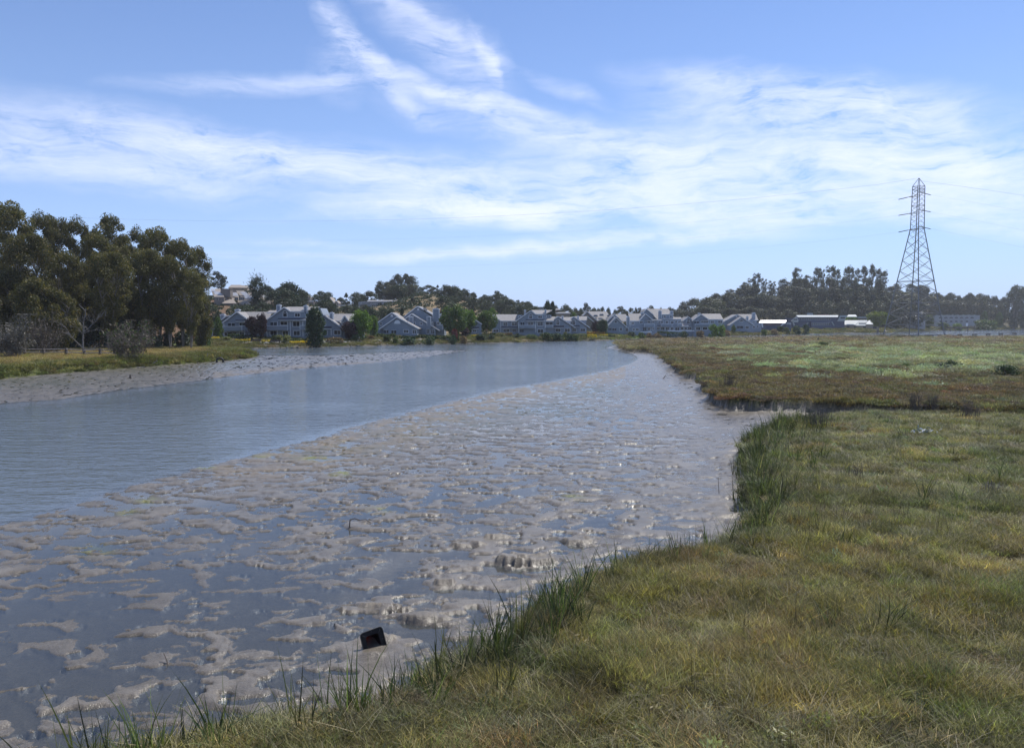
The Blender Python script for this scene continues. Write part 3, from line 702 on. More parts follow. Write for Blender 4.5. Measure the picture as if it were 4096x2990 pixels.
def near_marsh():
    short = [blade_mesh('tuft_a', 360, .105, .42, .013, 1.0, .5, M_BLADE, seed=1, seg=2, hvar=.6), blade_mesh('tuft_b', 340, .13, .42, .012, .7, .7, M_BLADE, seed=2, seg=2, hvar=.6), blade_mesh('tuft_c', 400, .08, .42, .015, 1.5, .3, M_BLADE, seed=3, seg=2, hvar=.6),
             blade_mesh('tuft_d', 300, .15, .42, .011, .6, .6, M_BLADE, seed=4, seg=2, hvar=.6)]
    picks = [puff_mesh('bush_a', 170, .22, .20, .035, M_PICK, 5), puff_mesh('bush_b', 170, .20, .26, .04, M_PICK, 6, up=1)]
    tall = [blade_mesh('cord_a', 14, .72, .16, .026, .18, .20, M_BLADE, seed=7, seg=4), blade_mesh('cord_b', 10, .62, .12, .024, .12, .3, M_BLADE, seed=8, seg=4), blade_mesh('cord_c', 15, .50, .20, .026, .35, .5, M_BLADE, seed=9, seg=4, droop=.25)]
    stalk = [blade_mesh('stalk_a', 6, .62, .16, .010, .08, .05, M_BLADE, seed=10, seg=2), blade_mesh('stalk_b', 9, .50, .22, .009, .12, .05, M_BLADE, seed=12, seg=2)]
    straw = [blade_mesh('straw_a', 26, .20, .20, .008, 1.4, .3, M_BLADE, seed=14, droop=.7), blade_mesh('straw_b', 20, .24, .22, .008, 1.7, .2, M_BLADE, seed=15, droop=.8)]
    # ---- short turf
    xs, ys = [], []
    for n, r0, r1, sd in ((2400, 8, 17, 1), (4200, 17, 30, 2), (7500, 30, 62, 3)):
        x, y = cand(n, r0, r1, -36, 36, sd); xs.append(x); ys.append(y)
    x = np.concatenate(xs); y = np.concatenate(ys); g = ground_height(x, y)
    k = (g['sN'] > .25) & (g['z'] > .5)
    x, y = x[k], y[k]; z = g['z'][k]; sN = g['sN'][k]; rr = g['rr'][k]
    px_, py_ = photo_xy(x, y, z)
    n = len(x); r = np.random.default_rng(5)
    # grey-green towards the bank edge and at the lower right, straw in the middle, olive elsewhere
    wg = .5 * sstep(2.5, .5, sN) + .62 * sstep(2300, 1950, py_)
    wb = .35 * np.exp(-((px_ - 3000) / 600) ** 2 - ((py_ - 2450) / 260) ** 2)
    gb = .9 * np.exp(-((px_ - 2900) / 420) ** 2 - ((py_ - 2930) / 120) ** 2) + .8 * np.exp(-((px_ - 1050) / 300) ** 2 - ((py_ - 2900) / 60) ** 2)
    lg = .9 * np.exp(-((px_ - 4000) / 420) ** 2 - ((py_ - 2900) / 170) ** 2) 
    cols = [(.34, .31, .115), (.48, .41, .215), (.165, .19, .095), (.30, .215, .09), (.42, .43, .33), (.25, .30, .10)]
    c_ = tints(cols, [.30, .22 + wb * .6, .08 + wg, .10 + wb, -.40 + gb, -.15 + lg], x, y, 21, .35)
    which = r.integers(0, 4, n); s = (.75 + .6 * r.random(n)) * (1 + .15 * sstep(16, 40, rr)); s *= 1 + .35 * fbm(x / 2.2, y / 2.2, 2)
    bush = np.zeros(n, bool); kk = ~bush
    P = np.stack([x, y, z - .02], 1); wd_ = (.85 + .3 * r.random(n)) * (1 + .45 * sstep(16, 40, rr)); S = np.stack([wd_, wd_, s], 1); Rr = rots(n, .18, 6)
    scatter('salt_grass', P[kk], Rr[kk] * (.5, .5, 1), S[kk], c_[kk] * 1.6, which[kk], short)
    x, y = cand(30000, 8, 60, -36, 36, 26, .8); g = ground_height(x, y); px_, py_ = photo_xy(x, y, g['z'])
    gb = .9 * np.exp(-((px_ - 2900) / 420) ** 2 - ((py_ - 2930) / 120) ** 2) + .8 * np.exp(-((px_ - 1050) / 300) ** 2 - ((py_ - 2900) / 60) ** 2)
    wg = .55 * sstep(3.0, .5, g['sN']) + .35 * sstep(2250, 1900, py_)
    k2 = (r.random(len(x)) < np.clip(.04 + .3 * wg + .6 * np.clip(gb, 0, 1), 0, .8) * .45) & (g['sN'] > .15) & (g['z'] > .45)
    x, y, z, gb, wg = x[k2], y[k2], g['z'][k2], gb[k2], wg[k2]; s2 = .6 + .7 * r.random(len(x))
    c2 = tints([(.26, .28, .13), (.36, .39, .27), (.23, .19, .09), (.32, .29, .10)], [.2, -.2 + .5 * gb + .2 * wg, .1, .1], x, y, 23)
    scatter('pickleweed', np.stack([x, y, z - .02], 1), rots(len(x), .18, 27), np.stack([s2, s2, s2 * .9], 1), c2 * (2.0, 2.0, 2.1), r.integers(0, 2, len(x)), picks)
    # ---- fallen straw
    n = len(P); m_ = r.random(n) < .28
    scatter('dry_straw', P[m_] + (0, 0, .05), rots(m_.sum(), .25, 61), S[m_], np.array([(.62, .54, .38)]) * (.75 + .5 * r.random((m_.sum(), 1))), r.integers(0, 2, m_.sum()), straw)
    # ---- tall cordgrass along the edge of the bank, thinner inland
    x, y = cand(60000, 8.5, 50, -36, 36, 31, .75); g = ground_height(x, y)
    px_, py_ = photo_xy(x, y, g['z'])
    edge = np.exp(-((g['sN'] - .45) / .5) ** 2); clump = sstep(.0, .45, fbm(x / 1.3 + 8, y / 1.3, 2) + .12)
    p_ = edge * clump * 1.6 + (.3 + 1.1 * (px_ < 2500)) * edge + .9 * edge * np.exp(-((px_ - 1250) / 420) ** 2 - ((py_ - 2800) / 170) ** 2) + 1.3 * edge * np.exp(-((px_ - 2090) / 120) ** 2 - ((py_ - 2480) / 130) ** 2) + .03 * sstep(.25, .5, fbm(x / 2.5, y / 2.5 + 20, 2)) * (g['sN'] > 0) 
    p_ += .35 * sstep(4, .6, g['sN']) * (g['sN'] > 0) * sstep(2350, 1700, py_) * (px_ < 3700) * (.3 + .7 * clump)
    p_ += .5 * np.exp(-((px_ - 3470) / 330) ** 2 - ((py_ - 2520) / 60) ** 2) * .35
    k = (r.random(len(x)) < p_ * .42) & (g['sN'] > -.35) & (g['z'] > .08)
    x, y, z = x[k], y[k], g['z'][k]; n = len(x)
    c_ = tints([(.15, .20, .075), (.085, .115, .05), (.31, .33, .15), (.50, .48, .32)], [.30, .28, .0, -.2], x, y, 33, .3, 2)
    s = (.55 + .65 * r.random(n))
    scatter('cord_grass', np.stack([x, y, z - .03], 1), rots(n, .10, 36), np.stack([s * 1.0, s * 1.0, s], 1), c_, r.integers(0, 3, n), tall)
    # ---- dead dark stalks
    x, y = cand(52000, 9, 52, -36, 36, 41, .8); g = ground_height(x, y); px_, py_ = photo_xy(x, y, g['z'])
    p_ = .04 + .35 * np.exp(-((px_ - 3300) / 380) ** 2 - ((py_ - 2040) / 110) ** 2) + .25 * np.exp(-((px_ - 3700) / 300) ** 2 - ((py_ - 2100) / 110) ** 2) + .25 * np.exp(-((g['sN'] - .5) / .6) ** 2)
    p_ += .25 * np.exp(-((px_ - 3300) / 330) ** 2 - ((py_ - 2540) / 70) ** 2)
    k = (r.random(len(x)) < p_ * .3) & (g['sN'] > -.1) & (g['z'] > .2)
    x, y, z = x[k], y[k], g['z'][k]; n = len(x); s = .6 + .6 * r.random(n)
    scatter('dead_stalks', np.stack([x, y, z - .03], 1), rots(n, .12, 46), np.stack([s, s, s], 1), tints([(.10, .08, .06), (.05, .045, .04), (.30, .26, .19)], [.2, .2, -.1], x, y, 47), r.integers(0, 2, n), stalk)

def far_marsh():
    low = [blade_mesh('far_a', 520, .15, 1.0, .022, .5, .3, M_BLADE, seed=51, seg=2), blade_mesh('far_b', 420, .20, 1.0, .022, .35, .4, M_BLADE, seed=52, seg=2), flat_puff('far_c', 1500, 1.0, .17, .06, M_PICK, 53), flat_puff('far_d', 1500, 1.0, .22, .06, M_PICK, 54)]
    mound = [puff_mesh('mound_a', 1100, 1.0, .75, .08, M_PICK, 55, up=.8), puff_mesh('mound_b', 1100, 1.0, .6, .08, M_PICK, 56, up=.8)]
    xs, ys = [], []
    for n, r0, r1, sd in ((5200, 50, 80, 101), (5600, 80, 130, 102), (6500, 130, 215, 103), (6500, 215, 330, 104)):
        x, y = cand(n, r0, r1, -2, 37, sd); xs.append(x); ys.append(y)
    x = np.concatenate(xs); y = np.concatenate(ys); g = ground_height(x, y)
    k = (g['sA'] > .42) & (g['sR'] > -.4) & (g['z'] > .5)
    x, y, z, rr, sR = x[k], y[k], g['z'][k], g['rr'][k], g['sR'][k]; n = len(x); r = np.random.default_rng(8)
    px_, py_ = photo_xy(x, y, z)
    sage = sstep(.0, .35, fbm(x / 11 + 3, y / 16, 3) + 1.1 * np.exp(-((px_ - 3750) / 620) ** 2 - ((py_ - 1430) / 55) ** 2) - .25 - .5 * sstep(3000, 2700, px_))
    edge = sstep(2.2, .4, sR)
    red = sstep(.1, .5, fbm(x / 8 + 40, y / 12, 3)) * sstep(2700, 3100, px_)
    cols = [(.235, .185, .145), (.27, .215, .125), (.335, .345, .21), (.36, .20, .115), (.20, .19, .075)]
    c_ = tints(cols, [.30, .12, -.35 + 1.5 * sage, -.35 + .75 * red, -.15 + .5 * edge], x, y, 63, .22, .25)
    s = (.8 + .6 * r.random(n)); wd = (1 + .5 * sstep(60, 250, rr)) * (1 + 1.0 * sstep(80, 250, rr))
    scatter('marsh_cover', np.stack([x, y, z - .04], 1), rots(n, .12, 66), np.stack([s * wd, s * wd, s], 1), c_ * 1.6, np.where(r.random(n) < .35, r.integers(0, 2, n), r.integers(2, 4, n)), low)
    # pale green mounds of gumplant at the right
    x, y = cand(9000, 62, 230, 8, 37, 111); g = ground_height(x, y); px_, py_ = photo_xy(x, y, g['z'])
    p_ = sstep(.05, .4, fbm(x / 7 + 3, y / 9, 3) + 1.0 * np.exp(-((px_ - 3850) / 650) ** 2 - ((py_ - 1440) / 65) ** 2) + .7 * np.exp(-((px_ - 3150) / 300) ** 2 - ((py_ - 1395) / 22) ** 2) - .42)
    k = (r.random(len(x)) < p_ * .8) & (g['sR'] > 2)
    x, y, z = x[k], y[k], g['z'][k]; n = len(x); s = .45 + .8 * r.random(n) ** 2
    scatter('gumplant', np.stack([x, y, z - .08], 1), rots(n, .06, 67), np.stack([s * 1.5, s * 1.5, s * .95], 1), tints([(.33, .355, .25), (.26, .285, .16), (.37, .37, .20)], [.25, .1, 0], x, y, 68, .2) * 2.5, r.integers(0, 2, n), mound)

def shore_grass():
    tuft = [blade_mesh('shore_a', 220, .38, .9, .03, .5, .5, M_BLADE, seed=71, seg=2), blade_mesh('shore_b', 220, .30, .9, .03, .8, .4, M_BLADE, seed=72, seg=2), flat_puff('shore_c', 600, .9, .32, .08, M_PICK, 73)]
    r = np.random.default_rng(9)
    # left bank
    x, y = cand(14000, 70, 185, -37, -12, 121); g = ground_height(x, y)
    k = (g['sL'] > -.1) & (g['leftw'] > .5) & (g['z'] > .12) & (g['sL'] < 60)
    x, y, z, sL = x[k], y[k], g['z'][k], g['sL'][k]; n = len(x)
    dry = sstep(5, 11, sL + 4 * fbm(x / 9 + 5, y / 9, 3)); px_, py_ = photo_xy(x, y, z)
    c_ = tints([(.20, .23, .06), (.52, .40, .18), (.31, .24, .10), (.13, .14, .05)], [.35 - .9 * dry, -.35 + 1.3 * dry, .0, -.05 + .5 * sstep(1.6, .2, sL)], x, y, 123, .2, .3)
    s = .8 + .6 * r.random(n); s *= mixf(1, .8, dry)
    scatter('bank_grass', np.stack([x, y, z - .05], 1), rots(n, .12, 126), np.stack([s, s, s], 1), c_ * 1.4, r.integers(0, 3, n), tuft)
    # far shore below the houses
    xs, ys = [], []
    L_ = np.array(LAND[8:31])
    for i in range(len(L_) - 1):
        d = L_[i + 1] - L_[i]; l = np.hypot(*d); m_ = int(l * 30 * (1.1 if i < 10 else .5)); t = r.random(m_); o_ = r.random(m_) ** 1.2 * 30 - 1; nn = np.array((-d[1], d[0])) / (l + 1e-6)
        xs.append(L_[i][0] + d[0] * t + nn[0] * o_); ys.append(L_[i][1] + d[1] * t + nn[1] * o_)
    x = np.concatenate(xs); y = np.concatenate(ys); g = ground_height(x, y)
    k = (g['sL'] > .2) & (g['leftw'] < .6) & (g['z'] > .12) & (r.random(len(x)) < sstep(-.75, -.1, fbm(x / 3, y / 3, 2)))
    x, y, z, sL, rr = x[k], y[k], g['z'][k], g['sL'][k], g['rr'][k]; n = len(x)
    c_ = tints([(.24, .22, .075), (.16, .17, .06), (.34, .27, .13), (.12, .15, .05), (.22, .34, .06)], [.25, .2 + .4 * sstep(3, .5, sL), .05, .1, -.9 + 1.2 * np.exp(-((photo_xy(x, y, z)[0] - 2480) / 230) ** 2)], x, y, 133, .25, .3)
    s = (.7 + .7 * r.random(n)) * (1 + .8 * sstep(220, 450, rr))
    scatter('shore_grass', np.stack([x, y, z - .06], 1), rots(n, .12, 136), np.stack([s, s, s * .9], 1), c_ * 1.4, r.integers(0, 3, n), tuft)
near_marsh(); far_marsh(); shore_grass()
# ================================================================== TREES
M_BARK = plain('bark', (.20, .17, .145), .9, var=.3, scale=2)
M_BARKP = plain('pale_bark', (.20, .175, .15), .9, var=.3, scale=1.5)
M_DEAD = plain('dead_wood', (.17, .16, .148), .85, var=.25, scale=2)
M_EUC = leaf_mat('eucalyptus_leaf', (.050, .055, .018), (.135, .122, .036), (.28, .20, .06), trans=.36)
M_EUCF = leaf_mat('far_eucalyptus_leaf', (.045, .055, .035), (.075, .085, .05), (.11, .105, .06), trans=.25)
M_OAK = leaf_mat('oak_leaf', (.025, .040, .020), (.055, .075, .032), (.085, .095, .045), trans=.22)
M_CYP = leaf_mat('cypress_leaf', (.015, .030, .014), (.040, .060, .025), (.06, .085, .03), trans=.2)
M_PINE = leaf_mat('pine_leaf', (.028, .042, .028), (.055, .072, .042), (.075, .09, .05), trans=.2)
M_GREEN = leaf_mat('bright_leaf', (.06, .115, .018), (.13, .21, .03), (.20, .28, .05), trans=.38)
M_MID = leaf_mat('mid_leaf', (.045, .08, .018), (.09, .14, .028), (.14, .18, .045), trans=.32)
M_DARKG = leaf_mat('dark_garden_leaf', (.018, .045, .018), (.045, .085, .03), (.07, .12, .04), trans=.25)
M_PLUM = leaf_mat('plum_leaf', (.030, .014, .022), (.065, .026, .036), (.10, .05, .05), trans=.25)
M_WILLOW = leaf_mat('yellow_green_leaf', (.09, .12, .02), (.17, .20, .035), (.24, .26, .06), trans=.38)
M_TWIG = leaf_mat('grey_twigs', (.075, .07, .06), (.15, .14, .12), (.19, .19, .13), trans=.1)
M_TWIGB = leaf_mat('brown_twigs', (.07, .055, .045), (.14, .11, .085), (.13, .14, .06), trans=.1)
M_RED = leaf_mat('red_leaf', (.11, .02, .02), (.20, .04, .035), (.25, .08, .05), trans=.3)
M_GRN2 = leaf_mat('hedge_leaf', (.03, .055, .016), (.065, .10, .025), (.10, .15, .035), trans=.25)
M_PALE = leaf_mat('pale_shrub_leaf', (.13, .15, .05), (.22, .23, .08), (.34, .30, .10), trans=.3)
M_BRN = leaf_mat('brown_shrub_leaf', (.13, .085, .04), (.22, .15, .07), (.26, .20, .09), trans=.25)
M_YEL = leaf_mat('yellow_flower', (.55, .40, .01), (.75, .58, .02), (.30, .33, .05), trans=.3)
M_ORG = leaf_mat('orange_flower', (.35, .16, .03), (.48, .28, .05), (.22, .2, .05), trans=.3)

def quads_at(P, U, Wv, s, asp):
    s = np.asarray(s).reshape(-1, 1)
    V = np.stack([P - U * s, P + Wv * s * asp, P + U * s, P - Wv * s * asp], 1).reshape(-1, 3)
    return V
def unit(v): return v / (np.linalg.norm(v, axis=1)[:, None] + 1e-9)
def tubes_mesh(name, segs, n=5):
    """segs: list of (p0, p1, r0, r1) -> one branching mesh"""
    V = []; F = []
    for p0, p1, r0, r1 in segs:
        p0 = np.array(p0, float); p1 = np.array(p1, float); d = p1 - p0; d = d / (np.linalg.norm(d) + 1e-9)
        a = np.cross(d, (0, 0, 1) if abs(d[2]) < .9 else (1, 0, 0)); a /= np.linalg.norm(a); b = np.cross(d, a); k = len(V)
        for p, r in ((p0, r0), (p1, r1)):
            for i in range(n):
                t = 2 * math.pi * i / n; V.append(p + r * (a * math.cos(t) + b * math.sin(t)))
        F += [(k + i, k + (i + 1) % n, k + (i + 1) % n + n, k + i + n) for i in range(n)]
    me = fast_mesh(name, np.array(V), np.array(F), smooth=True); return me
ENV = {
    'round': lambda t: np.sqrt(np.clip(1 - ((t - .52) / .50) ** 2, 0, 1)),
    'dome': lambda t: np.clip(1 - t ** 2.6, 0, 1) ** .5 * np.clip(.72 + t * .6, 0, 1),
    'cone': lambda t: np.clip(1.02 - t, 0, 1) ** .8 * np.clip(.5 + 3 * t, 0, 1),
    'tall': lambda t: np.clip(1 - ((t - .6) / .48) ** 2, 0.03, 1) ** .5,
    'thin': lambda t: .55 + .45 * np.sin(t * 9) * .5 + .2 * (t > .7),
    'umbrella': lambda t: np.clip(.35 + .75 * t, 0, 1) * np.sqrt(np.clip(1 - ((t - .55) / .48) ** 4, 0, 1)),
    'column': lambda t: np.sqrt(np.clip(1 - ((t - .4) / .62) ** 2, 0, 1)),
}
def make_tree(kind, seed, H, W, base, nclump, per, leaf, cr, env='round', flat=.7, forks=1, droop=.0, shell=.75, trunk_r=.016, asp=.42, spiky=0.0):
    """(trunk mesh, crown mesh), H by W metres, standing on the origin"""
    r = np.random.default_rng(seed)
    lean = r.normal(0, .03, 2)
    stems = []
    for f in range(forks):
        a = r.random() * 6.28 + f * 6.28 / forks; sp = (0 if forks == 1 else .16 + .10 * r.random())
        stems.append((math.cos(a) * sp * W, math.sin(a) * sp * W))
    t = base + (1 - base) * (r.random(nclump) ** .85)
    tt = (t - base) / (1 - base)
    e = ENV[env](tt); a = r.random(nclump) * 6.283; rad_ = np.where(r.random(nclump) < shell, .72 + .28 * r.random(nclump), np.sqrt(r.random(nclump)) * .8) * e * W * .5
    rad_ = np.maximum(rad_ - cr * .55, 0) 
    C = np.stack([rad_ * np.cos(a) + lean[0] * H * t, rad_ * np.sin(a) + lean[1] * H * t, t * H - cr * flat * .6 * (tt > .8)], 1)
    segs = []
    th = (base + (1 - base) * .72) * H
    for (sx_, sy_) in stems:
        p = np.array((sx_ * .12, sy_ * .12, -.6)); n = 6; rr0 = trunk_r * H * (1 if forks == 1 else .75)
        for i in range(n):
            k = (i + 1) / n; q = np.array((sx_ * k ** 1.2 + lean[0] * H * k + r.normal(0, .008) * H, sy_ * k ** 1.2 + lean[1] * H * k + r.normal(0, .008) * H, th * k))
            segs.append((p, q, rr0 * (1 - .75 * i / n), rr0 * (1 - .75 * (i + 1) / n))); p = q
    for c_ in C[:max(14, nclump // 2)]:
        b = stems[r.integers(0, forks)]; k = np.clip((c_[2] / H - .16 - .12 * r.random()) / (th / H), .12, .95)
        q0 = np.array((b[0] * k ** 1.2 + lean[0] * H * k, b[1] * k ** 1.2 + lean[1] * H * k, th * k)); mid = (q0 + c_) / 2 + np.array((0, 0, .05 * np.linalg.norm(c_ - q0)))
        r1 = trunk_r * H * .32
        segs.append((q0, mid, r1, r1 * .6)); segs.append((mid, c_, r1 * .6, r1 * .2))
    tr = tubes_mesh(kind + '_trunk', segs)
    sz = cr * (.6 + .75 * r.random(nclump))
    rep = np.repeat(np.arange(nclump), per); n = len(rep)
    d = unit(r.normal(size=(n, 3))); rr_ = (.35 + .65 * r.random(n) ** .45)[:, None]
    off = d * rr_ * sz[rep][:, None] * np.array((1, 1, flat)); P = C[rep] + off
    if spiky:
        pick = r.random(n) < .5
        P[pick] += unit(off[pick] + np.array((0, 0, .35 * cr))) * (r.random(pick.sum()) ** 2 * spiky)[:, None]
    U = unit(r.normal(size=(n, 3)) * np.array((1, 1, .7)) + d * .5 + np.array((0, 0, -droop)))
    if spiky: U = unit(off + np.array((0, 0, .5)) + r.normal(size=(n, 3)) * .5)
    Wv = unit(np.cross(U, unit(r.normal(size=(n, 3)) * .6 + d + np.array((0, 0, .4)))))
    V = quads_at(P, U, Wv, leaf * (.6 + .8 * r.random(n)), asp)
    V[:, 2] = np.maximum(V[:, 2], .02 * H)
    cm = fast_mesh(kind + '_crown', V, np.arange(4 * n).reshape(-1, 4))
    return tr, cm
LIB = {}
def lib(kind, n, H, W, base, nclump, per, leaf, cr, **k):
    LIB[kind] = (H, W, [make_tree(kind, 100 + 17 * i + len(LIB) * 131, H, W, base, nclump, per, leaf, cr, **k) for i in range(n)])
lib('euc', 5, 30, 17, .20, 84, 260, .31, 2.35, env='tall', flat=.62, forks=2, droop=.35, shell=.8, trunk_r=.013)
lib('euclow', 3, 15, 15, .04, 60, 260, .31, 2.2, env='round', flat=.6, forks=3, droop=.35)
lib('eucthin', 6, 34, 9, .34, 46, 34, .62, 1.45, env='tall', flat=1.15, forks=2, droop=.3, trunk_r=.013, shell=.7)
lib('eucfar', 5, 26, 17, .10, 60, 60, .66, 2.5, env='round', flat=.95, forks=3, droop=.3)
lib('oak', 5, 10, 11, .10, 36, 90, .36, 1.7, env='round', flat=.75, forks=2)
lib('pine', 4, 14, 9, .22, 26, 60, .50, 1.7, env='tall', flat=.6, forks=1)
lib('conifer', 3, 14, 6, .06, 34, 55, .48, 1.1, env='cone', flat=.5)
lib('cypress', 3, 12, 14, .04, 40, 110, .50, 2.0, env='dome', flat=.6, forks=3, spiky=1.0, asp=.25)
lib('spiky', 1, 10, 12, .05, 26, 150, .55, 1.3, env='umbrella', flat=.7, forks=4, spiky=3.4, asp=.2, shell=.9)
lib('garden', 4, 7, 7.5, .16, 44, 105, .30, 1.15, env='round', flat=.85, forks=2)
lib('upright', 3, 8, 4.2, .12, 80, 70, .26, .85, env='column', flat=.9)
lib('umbrella', 1, 10, 15, .42, 46, 60, .55, 1.9, env='umbrella', flat=.5, forks=5, trunk_r=.03)
lib('bushfine', 3, 1.3, 3, .02, 40, 70, .075, .42, env='dome', flat=.75, forks=3, trunk_r=.02)
lib('shrub', 5, 2, 3, .02, 24, 60, .17, .55, env='dome', flat=.75, forks=3, trunk_r=.02)
_rt = np.random.default_rng(99)
ORD = ['', 'second ', 'third ', 'fourth ', 'fifth ', 'sixth ', 'seventh ', 'eighth ', 'ninth ', 'tenth ', 'eleventh ', 'twelfth ']
def plant(kind, name, zc, x, top, w, D, label, mat, group=None, bark=None, cat='tree', base=None, var=None, wy=None):
    """a tree whose crown shows at x and reaches up to top, w wide (crop pixels), D metres out"""
    sx, sy = zc(x, top); X = at_depth(sx, sy, D)
    z0 = ground_z(X[0], D) if base is None else float(at_depth(*zc(x, base), D)[2])
    h = max(X[2] - z0, .4); wm = w / zc.k / FPX * D
    H0, W0, vs = LIB[kind]
    tr, cm = vs[(var if var is not None else _rt.integers(0, len(vs))) % len(vs)]
    o = thing(name, (X[0], D, z0 - .05), label, cat, group)
    o.scale = (wm / W0, (wy or wm) / W0, h / H0); o.rotation_euler = (0, 0, 0)
    for nm, me, mt in (('trunk', tr, bark or M_BARK), ('crown', cm, mat)):
        if not me.materials: me.materials.append(mt)
        c_ = bpy.data.objects.new(nm, me); COL.objects.link(c_); c_.parent = o
        c_.material_slots[0].link = 'OBJECT'; c_.material_slots[0].material = mt
        if nm == 'crown' or True: c_.rotation_euler = (0, 0, 0)
    return o
G_L = 'eucalyptus trees of the left bank grove'
for x, top, w, D, k, l in (
    (60, 112, 330, 152, 'euc', 'tallest broad eucalyptus at the left edge of the left bank grove'),
    (285, 188, 220, 168, 'euc', 'eucalyptus with a small round top just right of the tallest one in the left grove'),
    (430, 212, 230, 176, 'euc', 'eucalyptus with a flat dense top standing at the back of the left grove'),
    (560, 228, 230, 172, 'euc', 'dark eucalyptus whose top dips below its flat topped neighbour in the left grove'),
    (800, 202, 270, 170, 'euc', 'eucalyptus with the tall open rounded top in the middle of the left grove'),
    (1000, 296, 170, 178, 'euc', 'eucalyptus with a thin airy top seen in the gap of the left grove'),
    (1150, 296, 260, 166, 'euc', 'broad eucalyptus with a brownish layered top in the right half of the left grove'),
    (1320, 378, 220, 166, 'euc', 'eucalyptus on the sloping right shoulder of the left grove'),
    (1450, 436, 180, 172, 'euc', 'outermost eucalyptus at the right end of the left grove with a loose crown'),
    (-90, 160, 300, 165, 'euc', 'eucalyptus cut by the left border of the picture'),
    (180, 330, 330, 142, 'euc', 'sunlit eucalyptus in front of the tallest one in the left grove'),
    (700, 330, 240, 164, 'euc', 'eucalyptus filling the dark heart of the left grove above the dead tree'),
    (880, 420, 240, 168, 'euc', 'dense eucalyptus low in the middle of the left grove'),
    (1060, 440, 240, 160, 'euc', 'dark eucalyptus standing left of the bare trunks in the left grove'),
    (1230, 500, 240, 160, 'euc', 'eucalyptus above the visible bare trunks of the left grove'),
    (1390, 600, 200, 160, 'euc', 'eucalyptus with the thick pale trunk at the right end of the left grove'),
    (780, 462, 300, 150, 'euc', 'shorter olive topped eucalyptus in front of the middle of the left grove'),
    (480, 470, 260, 154, 'euc', 'shorter eucalyptus with yellowish foliage between the two front rows of the left grove'),
    (40, 600, 300, 138, 'euclow', 'low bushy eucalyptus at the left border above the grey bush'),
    (250, 660, 280, 136, 'euclow', 'low spreading eucalyptus next to the grey bush at the left'),
    (400, 745, 290, 138, 'euclow', 'low eucalyptus with brownish tips left of the dead tree'),
    (620, 620, 280, 160, 'euclow', 'dark low eucalyptus behind the dead white tree'),
    (830, 690, 300, 162, 'euclow', 'dark low eucalyptus right behind the twiggy brown bush'),
    (1010, 760, 260, 164, 'euclow', 'shaded low eucalyptus left of the bare trunks'),
    (1470, 760, 150, 168, 'euclow', 'low eucalyptus hiding the foot of the right end of the left grove')):
    plant(k, 'eucalyptus_tree', Z1, x, top, w * 1.22, D, l, M_EUC, G_L, M_BARKP)
for x, top, w, D, l in ((520, 960, 180, 152, 'dark undergrowth bush left of the dead white tree'), (640, 940, 200, 158, 'dark undergrowth bush directly behind the dead white tree'), (760, 950, 200, 157, 'dark undergrowth bush right of the dead white tree'),
    (420, 1000, 160, 150, 'dark undergrowth bush behind the fence near the grey bush'), (900, 960, 200, 160, 'dark undergrowth bush behind the brown twiggy bush'), (1040, 980, 180, 163, 'dark undergrowth bush at the left of the bare trunks'),
    (1140, 1080, 120, 160, 'small dark bush at the foot of the bare trunks'), (1230, 1060, 150, 168, 'dark bush between the bare trunks'), (1350, 1050, 150, 172, 'dark bush right behind the bare trunks'), (330, 980, 160, 150, 'dark undergrowth bush right behind the grey bush'), (1500, 1000, 120, 186, 'green bush on the brown slope beyond the left grove'), (1490, 900, 120, 205, 'green bush high on the brown slope left of the brown townhouses'),
    (1600, 960, 110, 214, 'small green bush above the leftmost blue grey house')):
    plant('shrub', 'undergrowth_bush', Z1, x, top, w, D, l, M_CYP if D < 180 else M_MID, 'undergrowth of the left grove', cat='bush')

